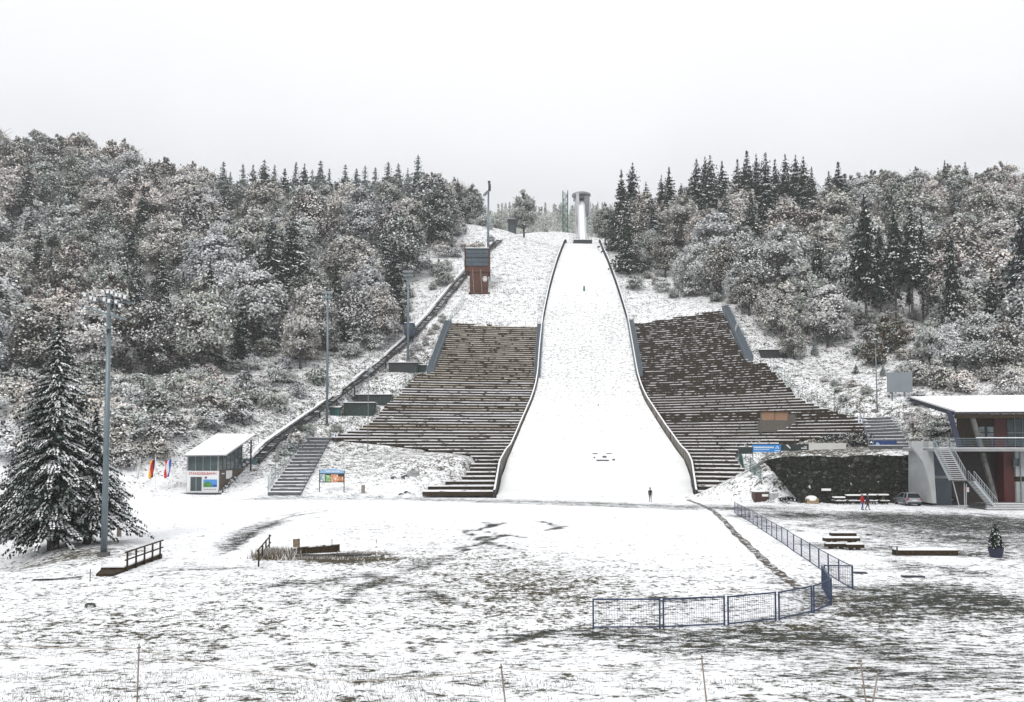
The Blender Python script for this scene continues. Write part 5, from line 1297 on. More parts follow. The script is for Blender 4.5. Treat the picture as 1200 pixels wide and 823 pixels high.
b = MB(); a, c = P(962.5, 575.3, Yw-.75), P(973.5, 572.6, Yw-.75); b.box(a.x, c.x, Yw-.85, Yw-.78, a.z, c.z); tag(b.build('wall_plate', M_white), 'small white plate fixed low on the dark stone wall', 'sign')
# green mesh fence running down beside the lower steps
def mesh_fence(pts, hgt, lab, m, mw, name='mesh_fence', lo=20, nposts=None, wires=True, cat='fence', group=None, pr=.03, hz=(.05, .5, 1.)):
    q = [G(a, b_, lo=lo) if not isinstance(a, tuple) else None for a, b_ in pts]
    r = thing(name, lab, cat, tuple(q[0]), group)
    n = nposts or len(q)
    L_ = [0]
    for a, c in zip(q[:-1], q[1:]): L_.append(L_[-1]+(c-a).length)
    ps = []
    for k in range(n):
        d = L_[-1]*k/(n-1); x = np.interp(d, L_, [p.x for p in q]); y = np.interp(d, L_, [p.y for p in q]); ps.append(Vector((x, y, gz(x, y))))
    for p in ps: b = MB(); b.tube([p-Vector((0,0,.3)), p+Vector((0,0,hgt))], pr, 6); b.build('post', m, r)
    for a, c in zip(ps[:-1], ps[1:]):
        b = MB()
        for hh in hz: b.beam(a+Vector((0,0,hgt*hh)), c+Vector((0,0,hgt*hh)), pr*1.1)
        if wires:
            l = (c-a).length; nn = int(l/wires)
            for k in range(1, nn):
                p = a.lerp(c, k/nn); b.beam(p+Vector((0,0,hgt*.05)), p+Vector((0,0,hgt*.97)), mw)
            for hh in (.2, .35, .65, .8): b.beam(a+Vector((0,0,hgt*hh)), c+Vector((0,0,hgt*hh)), mw)
        b.build('mesh_panel', m, r)
    return r
mesh_fence([(866,541),(870,547),(880,557),(892,567)], 2.0, 'teal mesh fence running down beside the lower steps of the right stand', M_greenl, .018, lo=100, nposts=9, wires=.16)
# post-and-wire fences along the outer stand edges
mesh_fence([(388,512),(402,502),(440,486),(458,474),(474,458),(488,441),(500,437)], 1.9, 'teal post fence along the lower outer edge of the left stand', M_greenl, .01, lo=100, nposts=20, wires=.5)
mesh_fence([(506,432),(515,412),(523,390),(531,372),(545,352)], 2.0, 'teal post fence along the upper outer edge of the left stand', M_greenl, .01, lo=100, nposts=15, wires=.5)
mesh_fence([(314,576),(322,560),(333,546),(344,533),(356,518),(366,508)], 2.0, 'teal post fence left of the long concrete stairway', M_greenl, .01, lo=100, nposts=10, wires=.5)
mesh_fence([(903,430),(915,444),(930,460),(950,472),(975,483),(1000,489)], 2.2, 'pale teal post fence along the outer edge of the right stand', M_greenl, .01, lo=100, nposts=20, wires=.5)
mesh_fence([(985,475),(1010,482),(1048,492),(1070,500),(1093,509)], 1.8, 'row of blue-grey posts across the snow above the curving stairway', M_blue, .01, lo=100, nposts=8, wires=None, hz=(.95,))
mesh_fence([(862,395),(868,380),(866,360),(860,345)], 2.2, 'white snow-caked fence behind the outer top stairway of the right stand', M_white, .02, lo=150, nposts=14, wires=.4)
mesh_fence([(958,424),(975,440),(998,460),(1030,478),(1060,493)], .5, 'low dark line of an old rail running down the right hillside', M_dark, .02, lo=100, nposts=16, wires=None, hz=(.5,), cat='rail')
mesh_fence([(525,379),(560,380),(600,381),(636,383)], 1.1, 'thin wire fence along the top edge of the left stand', M_galv, .01, lo=150, nposts=12, wires=None, hz=(.95,))
for pts, lb in (([(590,343),(604,345),(625,347)], 'thin dark fence line on the slope right of the judges tower'), ([(575,334),(600,330),(640,329)], 'thin dark fence line higher on the slope beside the judges tower')):
    mesh_fence(pts, 1.0, lb, M_dark, .02, lo=150, nposts=7, wires=None, hz=(.5,))

# blank grey board on the right hillside (back of the score board)
g = G(1055, 468, lo=100); Y = g.y
Sb = thing('score_board', 'large blank blue-grey board on two posts on the right hillside', 'board', tuple(g))
a, c = P(1040.5, 459.5, Y), P(1069, 436.5, Y)
b = MB(); b.box(a.x, c.x, Y, Y+.3, a.z, c.z); b.build('panel', mat('board_back_grey', (.21,.24,.265), .5, var=.08, scale=.6), Sb)
for x in (a.x+.9, c.x-1.2): b = MB(); b.box(x-.1, x+.1, Y+.31, Y+.5, gz(x, Y)-.5, c.z-.2); b.build('post', M_galv, Sb)
b = MB()
for k in range(1, 4): x = a.x+(c.x-a.x)*k/4; b.box(x-.015, x+.015, Y-.008, Y-.002, a.z, c.z)
b.build('panel_joint', M_galv, Sb)

# ------------------------------------------------------------------ club house on the right
BX = 96.0
Bh = thing('club_house', 'two-storey club house with jutting snowy roof, deck and curved outside stair', 'building', (56, 100, 0))
Pz = lambda py, Y: P(1100, py, Y).z
Px = lambda px, Y: P(px, 540, Y).x
XR = 78.
# roof: underside dark, white top, ribs along left edge
r1, r2 = P(1066, 466.5, 113.5), P(1118, 483, 97.5)
r3 = Vector((XR, 97.5, P(1200, 481.5, 97.5).z)); r4 = Vector((XR+3, 113.5, P(1200, 463, 113.5).z))
up = Vector((0,0,.22))
b = MB(); b.hexa([r2-up, r3-up, r4-up, r1-up, r2, r3, r4, r1]); rf = b.build('roof', mat('roof_edge_dark', (.022,.022,.028), .6, var=.2), Bh)
b = MB(); e = Vector((0,0,.005)); u2 = Vector((0,0,.2)); i1 = Vector((.15,0,0)); b.hexa([r2+e+i1, r3+e, r4+e, r1+e+i1, r2+u2+i1, r3+u2, r4+u2, r1+u2+i1]); b.build('roof_snow', M_snow, rf)
for k in range(26):
    p = r1.lerp(r2, (k+.5)/26); b = MB(); b.box(p.x-.16, p.x+.16, p.y-.16, p.y+.16, p.z-.42, p.z-.225); b.build('rafter_end', M_fb if k % 2 else M_dark, rf)
b = MB(); b.box(r2.x+.2, XR, 97.6, 97.9, r2.z-.7, r2.z-.23); b.build('fascia', M_wood, Bh)
# slanted columns
colm = mat('blue_black_column', (.02,.025,.06), .5, var=.2)
for (ax, ay), (cx_, cy_) in (((1112,482),(1125,525)), ((1138.5,486),(1150,525)), ((1151,531),(1166,584))):
    Y = 97.9
    b = MB(); b.beam(P(ax, ay, Y), P(cx_, cy_, Y), .42, .42, up=(0,1,0)); b.build('column', colm if ax < 1130 else M_concdk, Bh)
# deck
dz = Pz(525.5, 96.2)
b = MB(); b.box(Px(1094, 96.2), XR, 96.2, 103.9, dz-.35, dz); b.build('deck', M_conc, Bh)
b = MB(); b.box(Px(1094, 96.2)+.1, XR, 96.3, 103.8, dz+.004, dz+.07); b.build('deck_snow', M_snow, Bh)
for k in range(13):
    x = Px(1097, 96.2)+k*1.6; b = MB(); b.box(x-.04, x+.04, 96.22, 96.30, dz+.08, dz+1.1); b.build('railing_post', M_blue, Bh)
b = MB(); x0 = Px(1097, 96.2)
for h_ in (.3, .5, .7, .9, 1.12): b.beam((x0, 96.26, dz+h_), (XR, 96.26, dz+h_), .035 if h_ < 1 else .07)
b.beam((x0, 96.26, dz+.35), (x0, 103, dz+.35), .03); b.beam((x0, 96.26, dz+1.12), (x0, 103, dz+1.12), .06)
b.build('railing', M_galv, Bh)
b = MB(); b.box(Px(1145, 96.2), XR, 96.21, 96.31, dz+1.16, dz+1.24); b.build('railing_snow', M_snow, Bh)
# upper floor
Yu = 101.
b = MB(); b.box(Px(1148, Yu), XR, Yu, 106, dz+.08, Pz(488, Yu)); b.build('upper_wall', M_wood, Bh)
b = MB(); b.box(Px(1166, Yu), Px(1180, Yu), Yu-.12, Yu-.004, dz+.1, Pz(487, Yu)); b.build('red_wall_panel', M_red, Bh)
for a_, c_, t_ in ((1147, 1155, 500), (1156.5, 1165.5, 500)):
    b = MB(); b.box(Px(a_, Yu), Px(c_, Yu), Yu-.08, Yu-.004, Pz(513, Yu), Pz(t_, Yu)); w_ = b.build('window', mat('pale_glass', (.20,.24,.25), .1, var=.5, scale=1.), Bh)  # these panes have a paler base colour than the others
    b = MB()
    for x in (Px(a_, Yu), Px(c_, Yu)): b.box(x-.06, x+.06, Yu-.14, Yu-.085, Pz(513, Yu), Pz(t_, Yu))
    for z in (Pz(513, Yu), Pz(t_, Yu), Pz(507, Yu)): b.box(Px(a_, Yu)+.061, Px(c_, Yu)-.061, Yu-.14, Yu-.085, z-.05, z+.05)
    b.build('window_frame', M_dark, w_)
for k in range(4):
    a_ = 1181+k*9; b = MB(); b.box(Px(a_, Yu), Px(a_+8.4, Yu), Yu-.08, Yu-.004, dz+.3, Pz(489, Yu)); w_ = b.build('window', M_gl2, Bh)
    b = MB(); b.box(Px(a_+8.4, Yu)-.02, Px(a_+9, Yu), Yu-.16, Yu-.09, dz+.1, Pz(488, Yu)); b.box(Px(a_, Yu), Px(a_+8.3, Yu), Yu-.14, Yu-.09, Pz(508, Yu), Pz(506.8, Yu)); b.build('window_frame', M_galv, w_)
# terrace furniture: two dark stacked chairs on the deck
for px in (1135, 1139.5):
    Y = 98.4; x = Px(px, Y); r = thing('deck_chair', 'dark folded chair on the club house deck behind the railing'+(', left one' if px < 1137 else ', right one'), 'chair', (x, Y, dz+.075))
    b = MB(); b.box(x-.22, x+.22, Y-.22, Y+.22, dz+.48, dz+.53); b.build('seat', M_dark, r)
    b = MB(); b.box(x-.22, x+.22, Y+.2, Y+.25, dz+.54, dz+1.0); b.build('backrest', M_dark, r)
    for sx in (-.19, .19):
        for sy in (-.19, .19): b = MB(); b.box(x+sx-.02, x+sx+.02, Y+sy-.02, Y+sy+.02, dz+.07, dz+.479); b.build('leg', M_dark, r)
# concrete wing wall with a window hole
Y = 97.6
w3 = lambda px, py: (P(px, py, Y).x, P(px, py, Y).z)
curve = [(1068.5,517.5),(1068.5,524),(1074,530.5),(1079,537.5),(1083,546),(1086.5,556),(1089.5,568),(1091.8,580),(1093.5,590)]
inner = [(1082,527),(1082,518.5)]
b = MB()
b.prism([w3(*q) for q in [(1068.5,517.5),(1081.5,517.2),(1081.5,541.5),(1079,537.5),(1074,530.5),(1068.5,524)]][::-1], Y, Y+.5)
b.prism([w3(*q) for q in [(1081.5,528),(1093,528),(1093,588.5),(1091.8,580),(1089.5,568),(1086.5,556),(1083,546),(1081.5,541.5)]][::-1], Y, Y+.5)
b.prism([w3(*q) for q in [(1088.2,517.2),(1093,517.2),(1093,527.9),(1088.2,527.9)]][::-1], Y, Y+.5)
b.prism([w3(*q) for q in [(1093.1,517),(1097.5,590),(1093.1,590)]][::-1], Y+.02, Y+6)
ww = b.build('wing_wall', M_gwhite, Bh)
b = MB(); b.box(w3(1081.7, 0)[0], w3(1088, 0)[0], Y+.2, Y+.25, w3(0, 527.8)[1], w3(0, 518.5)[1]); b.build('window', M_glass, ww)
# ground floor
Yg = 100.
b = MB(); b.box(Px(1094, Yg), XR, Yg+.5, 105, -.1, dz-.36); b.build('ground_floor_wall', mat('deep_brown_wall', (.02,.014,.012), .7, var=.4), Bh)
M_dkb = mat('dark_blue_glass', (.012,.035,.06), .15, var=.4)
b = MB(); b.box(Px(1096, Yg), Px(1112, Yg), Yg+.3, Yg+.46, Pz(557, Yg), dz-.4); w_ = b.build('window', M_dkb, Bh)
b = MB(); b.box(Px(1096, Yg), Px(1115.5, Yg), Yg+.2, Yg+.49, Pz(561, Yg), Pz(557.4, Yg)); b.build('concrete_band', M_conc, Bh)
b = MB(); b.box(Px(1097.5, Yg), Px(1115.5, Yg), Yg+.25, Yg+.48, -.1, Pz(561.3, Yg)); b.build('garage_door', mat('slate_blue_panel', (.055,.075,.095), .5, var=.12), Bh)
b = MB(); b.box(Px(1169, Yg), Px(1181, Yg), Yg-1.2, Yg+.48, -.1, dz-.37); b.build('red_wall_panel', M_red, Bh)
b = MB(); b.box(Px(1181.3, Yg), XR, Yg-1.5, Yg+.47, -.1, Pz(560.5, Yg)-.35); b.build('white_wall', M_gwhite, Bh)
b = MB(); b.box(Px(1181.3, Yg), XR, Yg-1.5, Yg+.47, Pz(558, Yg), dz-.38); b.build('white_wall', M_gwhite, Bh)
b = MB(); b.box(Px(1181.3, Yg), XR, Yg-1.3, Yg+.46, Pz(560.5, Yg)-.34, Pz(558, Yg)-.004); b.build('dark_band_panel', M_wood, Bh)  # dark strip set back between the two white walls
for a_, c_, y0_, y1_ in ((1187, 1194, 546, 537.5), (1203, 1211, 546, 537.5)):
    b = MB(); b.box(Px(a_, 98.5), Px(c_, 98.5), Yg-1.56, Yg-1.504, Pz(y0_, 98.5), Pz(y1_, 98.5)); w_ = b.build('window', M_glass, Bh)
    b = MB(); b.box(Px(a_, 98.5)-.06, Px(c_, 98.5)+.06, Yg-1.6, Yg-1.565, Pz(y0_, 98.5)-.08, Pz(y0_, 98.5)-.01); b.build('sill', M_conc, w_)
b = MB(); b.tube([(Px(1195, 98.4), 98.3, 0), (Px(1195, 98.4), 98.3, dz-.4)], .07, 8); b.build('drain_pipe', M_galv, Bh)
# signs by the door
b = MB(); b.box(Px(1131, Yg), Px(1134, Yg), Yg+.42, Yg+.49, Pz(576, Yg), Pz(570.5, Yg)); b.build('notice', M_redl, Bh)
b = MB(); b.box(Px(1134.5, Yg), Px(1137, Yg), Yg+.42, Yg+.49, Pz(577, Yg), Pz(571.5, Yg)); b.build('notice', M_white, Bh)
# front steps under snow
for k in range(4):
    x0 = Px(1159, 92)+k*.28; yy = 92.6+k*.5
    b = MB(); b.box(x0, XR, yy, 97, -.05 if k == 0 else .16*k-.02, .16*(k+1)-.05); st = b.build('entrance_step', M_concdk, Bh)
    b = MB(); b.box(x0+.02, XR, yy+.02, yy+.42, .16*(k+1)-.045, .16*(k+1)+.01); b.build('step_snow', M_snow, st)
# curved outside stair
def stair_run(nl0, nl1, fr0, fr1, n, nm):
    """a straight flight between near edge nl0->nl1 and far edge fr0->fr1"""
    st, sn = MB(), MB()
    for k in range(n):
        t0, t1 = k/n, (k+1)/n; a, c = nl0.lerp(nl1, t0), nl0.lerp(nl1, t1); d_, e_ = fr0.lerp(fr1, t0), fr0.lerp(fr1, t1); z = c.z
        st.hexa([(a.x,a.y,z-.05),(c.x,c.y,z-.05),(e_.x,e_.y,z-.05),(d_.x,d_.y,z-.05),(a.x,a.y,z),(c.x,c.y,z),(e_.x,e_.y,z),(d_.x,d_.y,z)])
        sn.hexa([(a.x,a.y,z+.003),(c.x,c.y,z+.003),(e_.x,e_.y,z+.003),(d_.x,d_.y,z+.003),(a.x,a.y,z+.05),(c.x,c.y,z+.05),(e_.x,e_.y,z+.05),(d_.x,d_.y,z+.05)])
    f = st.build('stair_flight', M_concdk, Bh); sn.build('stair_snow', M_snow, f)
    for a, c in ((nl0, nl1), (fr0, fr1)):
        r_ = MB(); r_.beam(a-Vector((0,0,.12)), c-Vector((0,0,.12)), .06, .24); r_.beam(a+Vector((0,0,1.0)), c+Vector((0,0,1.0)), .055)
        for h_ in (.35, .68): r_.beam(a+Vector((0,0,h_)), c+Vector((0,0,h_)), .018)
        for k in range(n//2+1): p = a.lerp(c, k/(n//2)); r_.beam(p, p+Vector((0,0,1.0)), .03)
        r_.build('stair_railing', M_galvl, Bh)
u0, u1 = P(1095,527,96.1), P(1112,527,96.1); u0.z = u1.z = dz
m0, m1 = P(1113.5,561,94.3), P(1132,559,94.3); m0.z = m1.z = 3.25
stair_run(u0, m0, u1, m1, 16, 'upper')
q = MB(); q.hexa([(m0.x-.1,93.2,3.1),(m1.x+.3,93.2,3.1),(m1.x+.3,94.28,3.1),(m0.x-.1,94.28,3.1),(m0.x-.1,93.2,3.2),(m1.x+.3,93.2,3.2),(m1.x+.3,94.28,3.2),(m0.x-.1,94.28,3.2)]); q.build('stair_landing', M_concdk, Bh)
l0 = Vector((m1.x+.3, 93.2, 3.2)); l1 = P(1169,590,93.2); l1.z = .1; f0 = Vector((m1.x+.3, 94.4, 3.2)); f1 = Vector((l1.x, 94.4, .1))
stair_run(l0, l1, f0, f1, 18, 'lower')
for (ax, ay), (cx_, cy_) in (((1115.5,560),(1125,593)), ((1130,566),(1130.5,592)), ((1132.5,567),(1132,592))):
    b = MB(); p = P(ax, ay, 93.8); q_ = P(cx_, cy_, 93.8); q_.z = 0; b.tube([p, q_], .055, 8); b.build('stair_support', M_galvl, Bh)
# pot plants beside the stair foot and entrance
def potplant(px, py, h, lab, lo=60, pot=.3, snow=.4, cone=False, s_=0):
    p = G(px, py, lo=lo); r = thing('potted_plant', lab, 'potted plant', tuple(p))
    b = MB(); b.tube([(p.x, p.y, p.z), (p.x, p.y, p.z+.12), (p.x, p.y, p.z+.55*pot/.3*.8)], [pot*.8, pot*.85, pot*1.1], 14); b.build('pot', mat('dark_blue_pot', (.015,.02,.045), .6, var=.2), r)
    g = np.random.default_rng(s_); n = 1100; t = g.uniform(0, 1, n); a = g.uniform(0, 6.28, n); z0 = .42*pot/.3
    rad = (h*.21*(1-t)**.75+.05 if cone else h*.35*np.sqrt(np.maximum(.05, 1-(2*t-1)**2)))*g.uniform(.6, 1.05, n)
    pos = np.stack([rad*np.cos(a), rad*np.sin(a), z0+(h-z0)*t], 1); nr = np.stack([np.cos(a), np.sin(a), .6+0*a], 1)+g.normal(size=(n, 3))*.4
    me_ = cards_mesh('foliage', pos, nr, g.uniform(.05, .13, n)*h/1.6, np.where(g.uniform(size=n) < snow, 1, 0), [F_spr, F_snow], 1.3, s_)
    o = bpy.data.objects.new('foliage', me_); col.objects.link(o); o.parent = r
    b = MB(); b.tube([(p.x, p.y, p.z+.3), (p.x, p.y, p.z+h*.8)], .03, 6); b.build('stem', M_bark, r)
potplant(1167.3, 653.5, 2.0, 'potted cone-shaped conifer dusted with snow, alone on the right of the car park', 30, .42, .22, True, 1)
potplant(1116.5, 592, 1.1, 'small dark pot plant between the supports of the curved stair', 60, .28, .15, False, 2)
potplant(1180, 590, 1.3, 'dark bushy pot plant at the foot of the curved stair', 60, .35, .1, False, 3)
potplant(1197, 590.5, .9, 'low dark pot plant by the white wall at the right edge', 60, .3, .1, False, 4)
# ------------------------------------------------------------------ cars
M_silver = mat('silver_car_paint', (.36,.38,.40), .3, .6, var=.05); M_tyre = mat('tyre_rubber', (.012,.012,.012), .85, var=.2); M_rim = mat('wheel_rim', (.4,.41,.42), .35, .8, var=.05)
M_carw = mat('white_car_paint', (.6,.6,.61), .35, .1, var=.05); M_tail = mat('tail_lamp_red', (.35,.01,.01), .3, var=.1); M_cg = mat('car_glass', (.015,.02,.025), .06, var=.1)
def car(loc, rz, paint, lab, snowy=False):
    r = thing('parked_car', lab, 'car', (0,0,0))
    b = MB()
    secs = [(0.0,.42,.80,.70),(.04,.30,.92,.80),(.35,.24,.98,.86),(1.2,.22,.97,.88),(2.6,.22,.95,.88),(3.3,.24,.92,.87),(3.9,.26,.82,.83),(4.25,.30,.68,.74),(4.36,.40,.58,.60)]
    ring = []
    for l, zl, zt, w in secs: ring.append([(-w*.92,l,zl),(-w,l,zl+.14),(-w*1.01,l,(zl+zt)/2),(-w*.97,l,zt-.08),(-w*.86,l,zt),(w*.86,l,zt),(w*.97,l,zt-.08),(w*1.01,l,(zl+zt)/2),(w,l,zl+.14),(w*.92,l,zl)])
    n = 10; b.v = [p for q in ring for p in q]
    for i in range(len(ring)-1):
        for k in range(n): a = i*n+k; c = i*n+(k+1) % n; b.f.append((a, c, c+n, a+n)); b.m.append(0)
    b.f.append(tuple(range(n))[::-1]); b.m.append(0); b.f.append(tuple((len(ring)-1)*n+k for k in range(n))); b.m.append(0)
    body = b.build('body', paint, r, smooth=False)
    # greenhouse
    def gh(bb, e, z0, z1, y0, y1, y2, y3, wb, wt): bb.hexa([(-wb-e,y0-e,z0),(wb+e,y0-e,z0),(wb+e,y3+e,z0),(-wb-e,y3+e,z0),(-wt-e,y1-e,z1),(wt+e,y1-e,z1),(wt+e,y2+e,z1),(-wt-e,y2+e,z1)])
    b = MB(); gh(b, 0, .95, 1.42, .12, .42, 2.15, 3.15, .80, .62); b.build('windows', M_cg, r)
    b = MB(); gh(b, .02, 1.42, 1.50, .40, .47, 2.1, 2.25, .62, .57); b.build('roof', paint, r)
    b = MB()
    for s in (-1, 1):
        for (ya, za), (yb, zb_), w0, w1 in (((.12,.96),(.42,1.43),.81,.63),((1.15,.96),(1.2,1.43),.815,.635),((3.13,.96),(2.15,1.43),.81,.63)):
            b.beam((s*w0, ya, za), (s*w1, yb, zb_), .07, .07)
    b.build('window_pillars', paint, r)
    for s in (-1, 1):
        for y in (.78, 3.45):
            w_ = MB(); w_.tube([(s*.70, y, .32), (s*.89, y, .32)], .32, 18); wh = w_.build('wheel', M_tyre, r)
            w_ = MB(); w_.tube([(s*.885, y, .32), (s*.90, y, .32)], .20, 14); w_.build('rim', M_rim, wh)
        b = MB(); b.box(s*.72-.09, s*.72+.09, -.03, .06, .68, .90); b.build('tail_light', M_tail, r)
        b = MB(); b.box(s*.62-.12, s*.62+.12, 4.22, 4.34, .55, .68); b.build('headlight', M_white, r)
        b = MB(); b.box(s*.97-.07, s*.97+.07, 2.6, 2.72, .92, 1.04); b.build('wing_mirror', M_dark, r)
    b = MB(); b.box(-.26, .26, -.035, -.005, .60, .71); b.build('number_plate', M_white, r)
    b = MB(); b.box(-.78, .78, -.06, .1, .30, .46); b.build('rear_bumper', M_dark if not snowy else paint, r)
    if snowy:
        b = MB(); gh(b, .03, 1.5, 1.60, .42, .45, 2.1, 2.2, .60, .52); b.box(-.74, .74, 3.2, 4.0, .93, 1.0); b.build('snow_cover', M_snow, r)
    r.location = loc; r.rotation_euler = (0, 0, rz)
    return r
p = G(1071, 593.5, lo=70); car((p.x+.1, p.y, p.z+.01), R(-4), M_silver, 'silver estate car seen from behind, parked in front of the stone wall')
p = G(1054, 588.5, lo=70); car((p.x+.9, p.y+3.0, p.z+.01), R(80), M_carw, 'white snow-covered car half hidden behind the silver estate car', True)

# ------------------------------------------------------------------ people
def person(loc, rz, jacket, trousers, lab, walk=0., hood=None, hair=(.03,.02,.015), lean=0.):
    """one continuous skinned body, about 1.75 m, facing -Y before rotation"""
    V = [(0,0,.95),(0,.01,1.12),(0,0,1.36),(0,0,1.47),(0,-.01,1.55),(0,-.01,1.66),(0,0,1.74)]
    Rd = [(.15,.11),(.14,.105),(.17,.11),(.07,.07),(.055,.055),(.085,.10),(.06,.07)]
    E = [(0,1),(1,2),(2,3),(3,4),(4,5),(5,6)]
    def add(p, r, frm): V.append(p); Rd.append((r, r) if not isinstance(r, tuple) else r); E.append((frm, len(V)-1)); return len(V)-1
    for s in (-1, 1):
        st = walk*s
        h = add((s*.09, 0, .88), .095, 0); k = add((s*.10, -st*.5-.02, .49), .065, h); a = add((s*.10, -st+.03+abs(st)*.15, .09+max(0, -st)*.12), .045, k); t_ = add((s*.12, -st-.13, .045), (.045, .035), a)
        sh = add((s*.19, 0, 1.40), .065, 2); el = add((s*.245, .03+st*.35, 1.13), .05, sh); wr = add((s*.235, -.05+st*.5, .89), .036, el); hd = add((s*.23, -.07+st*.55, .82), (.04, .025), wr)
        for q, (dx, l) in enumerate(((-.027,.07),(-.009,.085),(.009,.08),(.026,.06))):
            f = add((s*.225+.01*q-.015, -.08+st*.57+dx*.9, .765), .010, hd); add((s*.215+.01*q-.015, -.095+st*.58+dx*.9, .765-l*.7), .008, f)
        th = add((s*.20, -.115+st*.55, .80), .012, hd); add((s*.19, -.14+st*.55, .765), .009, th)
    me = bpy.data.meshes.new('person'); me.from_pydata(V, E, []); ob = bpy.data.objects.new('person', me); col.objects.link(ob)
    sk = ob.modifiers.new('s', 'SKIN'); sk.use_smooth_shade = True
    for i, (rx, ry) in enumerate(Rd): me.skin_vertices[0].data[i].radius = (rx, ry)
    me.skin_vertices[0].data[0].use_root = True
    sb = ob.modifiers.new('u', 'SUBSURF'); sb.levels = 1; sb.render_levels = 1
    bpy.context.view_layer.update(); dg = bpy.context.evaluated_depsgraph_get()
    m2 = bpy.data.meshes.new_from_object(ob.evaluated_get(dg)); bpy.data.objects.remove(ob)
    for c in (jacket, trousers, M_skin, M_shoe, M_hair): m2.materials.append(c)
    for pl in m2.polygons:
        c = pl.center
        pl.material_index = 4 if (c.z > 1.70 or (c.z > 1.6 and c.y > .02)) else 2 if c.z > 1.50 or (abs(c.x) > .17 and c.z < .88 and c.z > .6) else 0 if (c.z > .86 or (abs(c.x) > .19 and c.z > .88)) else 1 if c.z > .11 else 3
    m2.update(); o = bpy.data.objects.new('person', m2); col.objects.link(o); o.location = loc; o.rotation_euler = (lean, 0, rz)
    tag(o, lab, 'person'); ORG[o.name] = Vector((0,0,0))
    b = MB(); b.ball((0,-.115,1.655), (.013,.02,.022), 6); b.build('nose', M_skin, o)
    for s in (-1, 1): b = MB(); b.ball((s*.033,-.097,1.685), .011, 6); b.build('eye', M_dark, o); b = MB(); b.ball((s*.088,0,1.665), (.012,.022,.032), 6); b.build('ear', M_skin, o)
    b = MB(); b.box(-.022,.022,-.103,-.092,1.612,1.62); b.build('mouth', mat('lips', (.2,.06,.05), .6), o)
    if hood:
        b = MB(); b.ball((0,.012,1.70), (.108,.118,.105), 12, 0, 8); b.v = [(x, y, max(z, 1.665 if y < -.02 else 1.60)) for x, y, z in b.v]; b.build('knitted_hat', hood, o, smooth=True)
    return o
M_skin = mat('skin', (.42,.24,.17), .6, var=.1); M_shoe = mat('dark_boots', (.015,.013,.012), .6, var=.2); M_hair = mat('dark_hair', (.025,.018,.013), .7, var=.2)
jk = lambda n, c: mat(n, c, .85, var=.2, scale=6)
p = G(762, 588.5, lo=70); person((p.x, p.y, p.z), R(15), jk('dark_coat', (.012,.014,.018)), jk('grey_trousers', (.10,.09,.075)), 'person in dark jacket standing alone at the foot of the white landing slope', .05, jk('black_hat', (.012,.012,.014)))
p = G(1010.8, 598, lo=70); person((p.x, p.y, p.z), R(95), jk('red_jacket', (.38,.01,.015)), jk('blue_jeans', (.02,.05,.17)), 'person in red jacket and blue jeans walking left in front of the stone wall', .14)
p = G(1016.4, 598.2, lo=70); person((p.x+.05, p.y, p.z), R(85), jk('navy_jacket', (.015,.018,.04)), jk('black_trousers', (.012,.012,.015)), 'person in dark clothes mid-stride just right of the person in the red jacket', .24, jk('black_hat', (.012,.012,.014)))

# ------------------------------------------------------------------ blue fence around the meadow
def barrier(pa, pb, lab, hgt=1.15, wires=.10, name='mesh_barrier', m=M_blue, gr='blue mesh fence panels'):
    A, B = G(*pa, lo=20), G(*pb, lo=20); r = thing(name, lab, 'fence panel', tuple(A), gr)
    U = Vector((0,0,1)); d = (B-A).normalized(); e = .03
    A2, B2 = A+d*.04, B-d*.04
    for q in (A2, B2): b = MB(); b.beam(q-U*.1, q+U*hgt, .06, .06, up=(0,1,0)); b.build('post', m, r)
    b = MB(); b.beam(A2+d*.031+U*(hgt-.035), B2-d*.031+U*(hgt-.035), .055, .055); b.build('top_rail', m, r)
    b = MB(); b.beam(A2+d*.031+U*.08, B2-d*.031+U*.08, .05, .05); b.build('bottom_rail', m, r)
    b = MB(); l = (B2-A2).length; n = int(l/wires)
    for k in range(1, n): q = A2.lerp(B2, k/n); b.beam(q+U*.105, q+U*(hgt-.065), .007)
    for h_ in np.linspace(.2, hgt-.12, 6): b.beam(A2+d*.032+U*h_, B2-d*.032+U*h_, .008)
    b.build('mesh', m, r); return r
barrier((694,737.5), (774.5,737), 'blue framed fence panel, first from the left in the near row')
barrier((776.5,737), (850,733.5), 'blue framed fence panel, second from the left in the near row')
barrier((852.5,733.5), (910,727.5), 'blue framed fence panel, third from the left in the near row')
barrier((912.5,727.5), (952,718.5), 'blue framed fence panel, fourth from the left in the near row')
barrier((953.5,718.5), (974.5,709.5), 'narrow blue fence panel at the corner end of the near row')
barrier((974.5,709), (963.5,690), 'short blue fence panel turning back behind the corner of the near row')
barrier((965.5,689.5), (1000,690.5), 'blue fence gate panel closing the gap right of the corner')
mesh_fence([(861,601.5),(880,612.5),(905,629),(930,646.5),(955,663),(984.5,682.5),(999.5,691.5)], 1.15, 'long blue mesh fence running back from the gate beside the meadow', M_blue, .008, lo=30, nposts=20, wires=.2, pr=.035, hz=(.03, .97))
p = G(880.5, 612, lo=30); b = MB(); b.box(p.x-.05, p.x+.25, p.y-.06, p.y-.03, p.z+.3, p.z+1.0); tag(b.build('fence_notice', M_white), 'small white notice hanging on the far part of the long blue fence', 'sign')

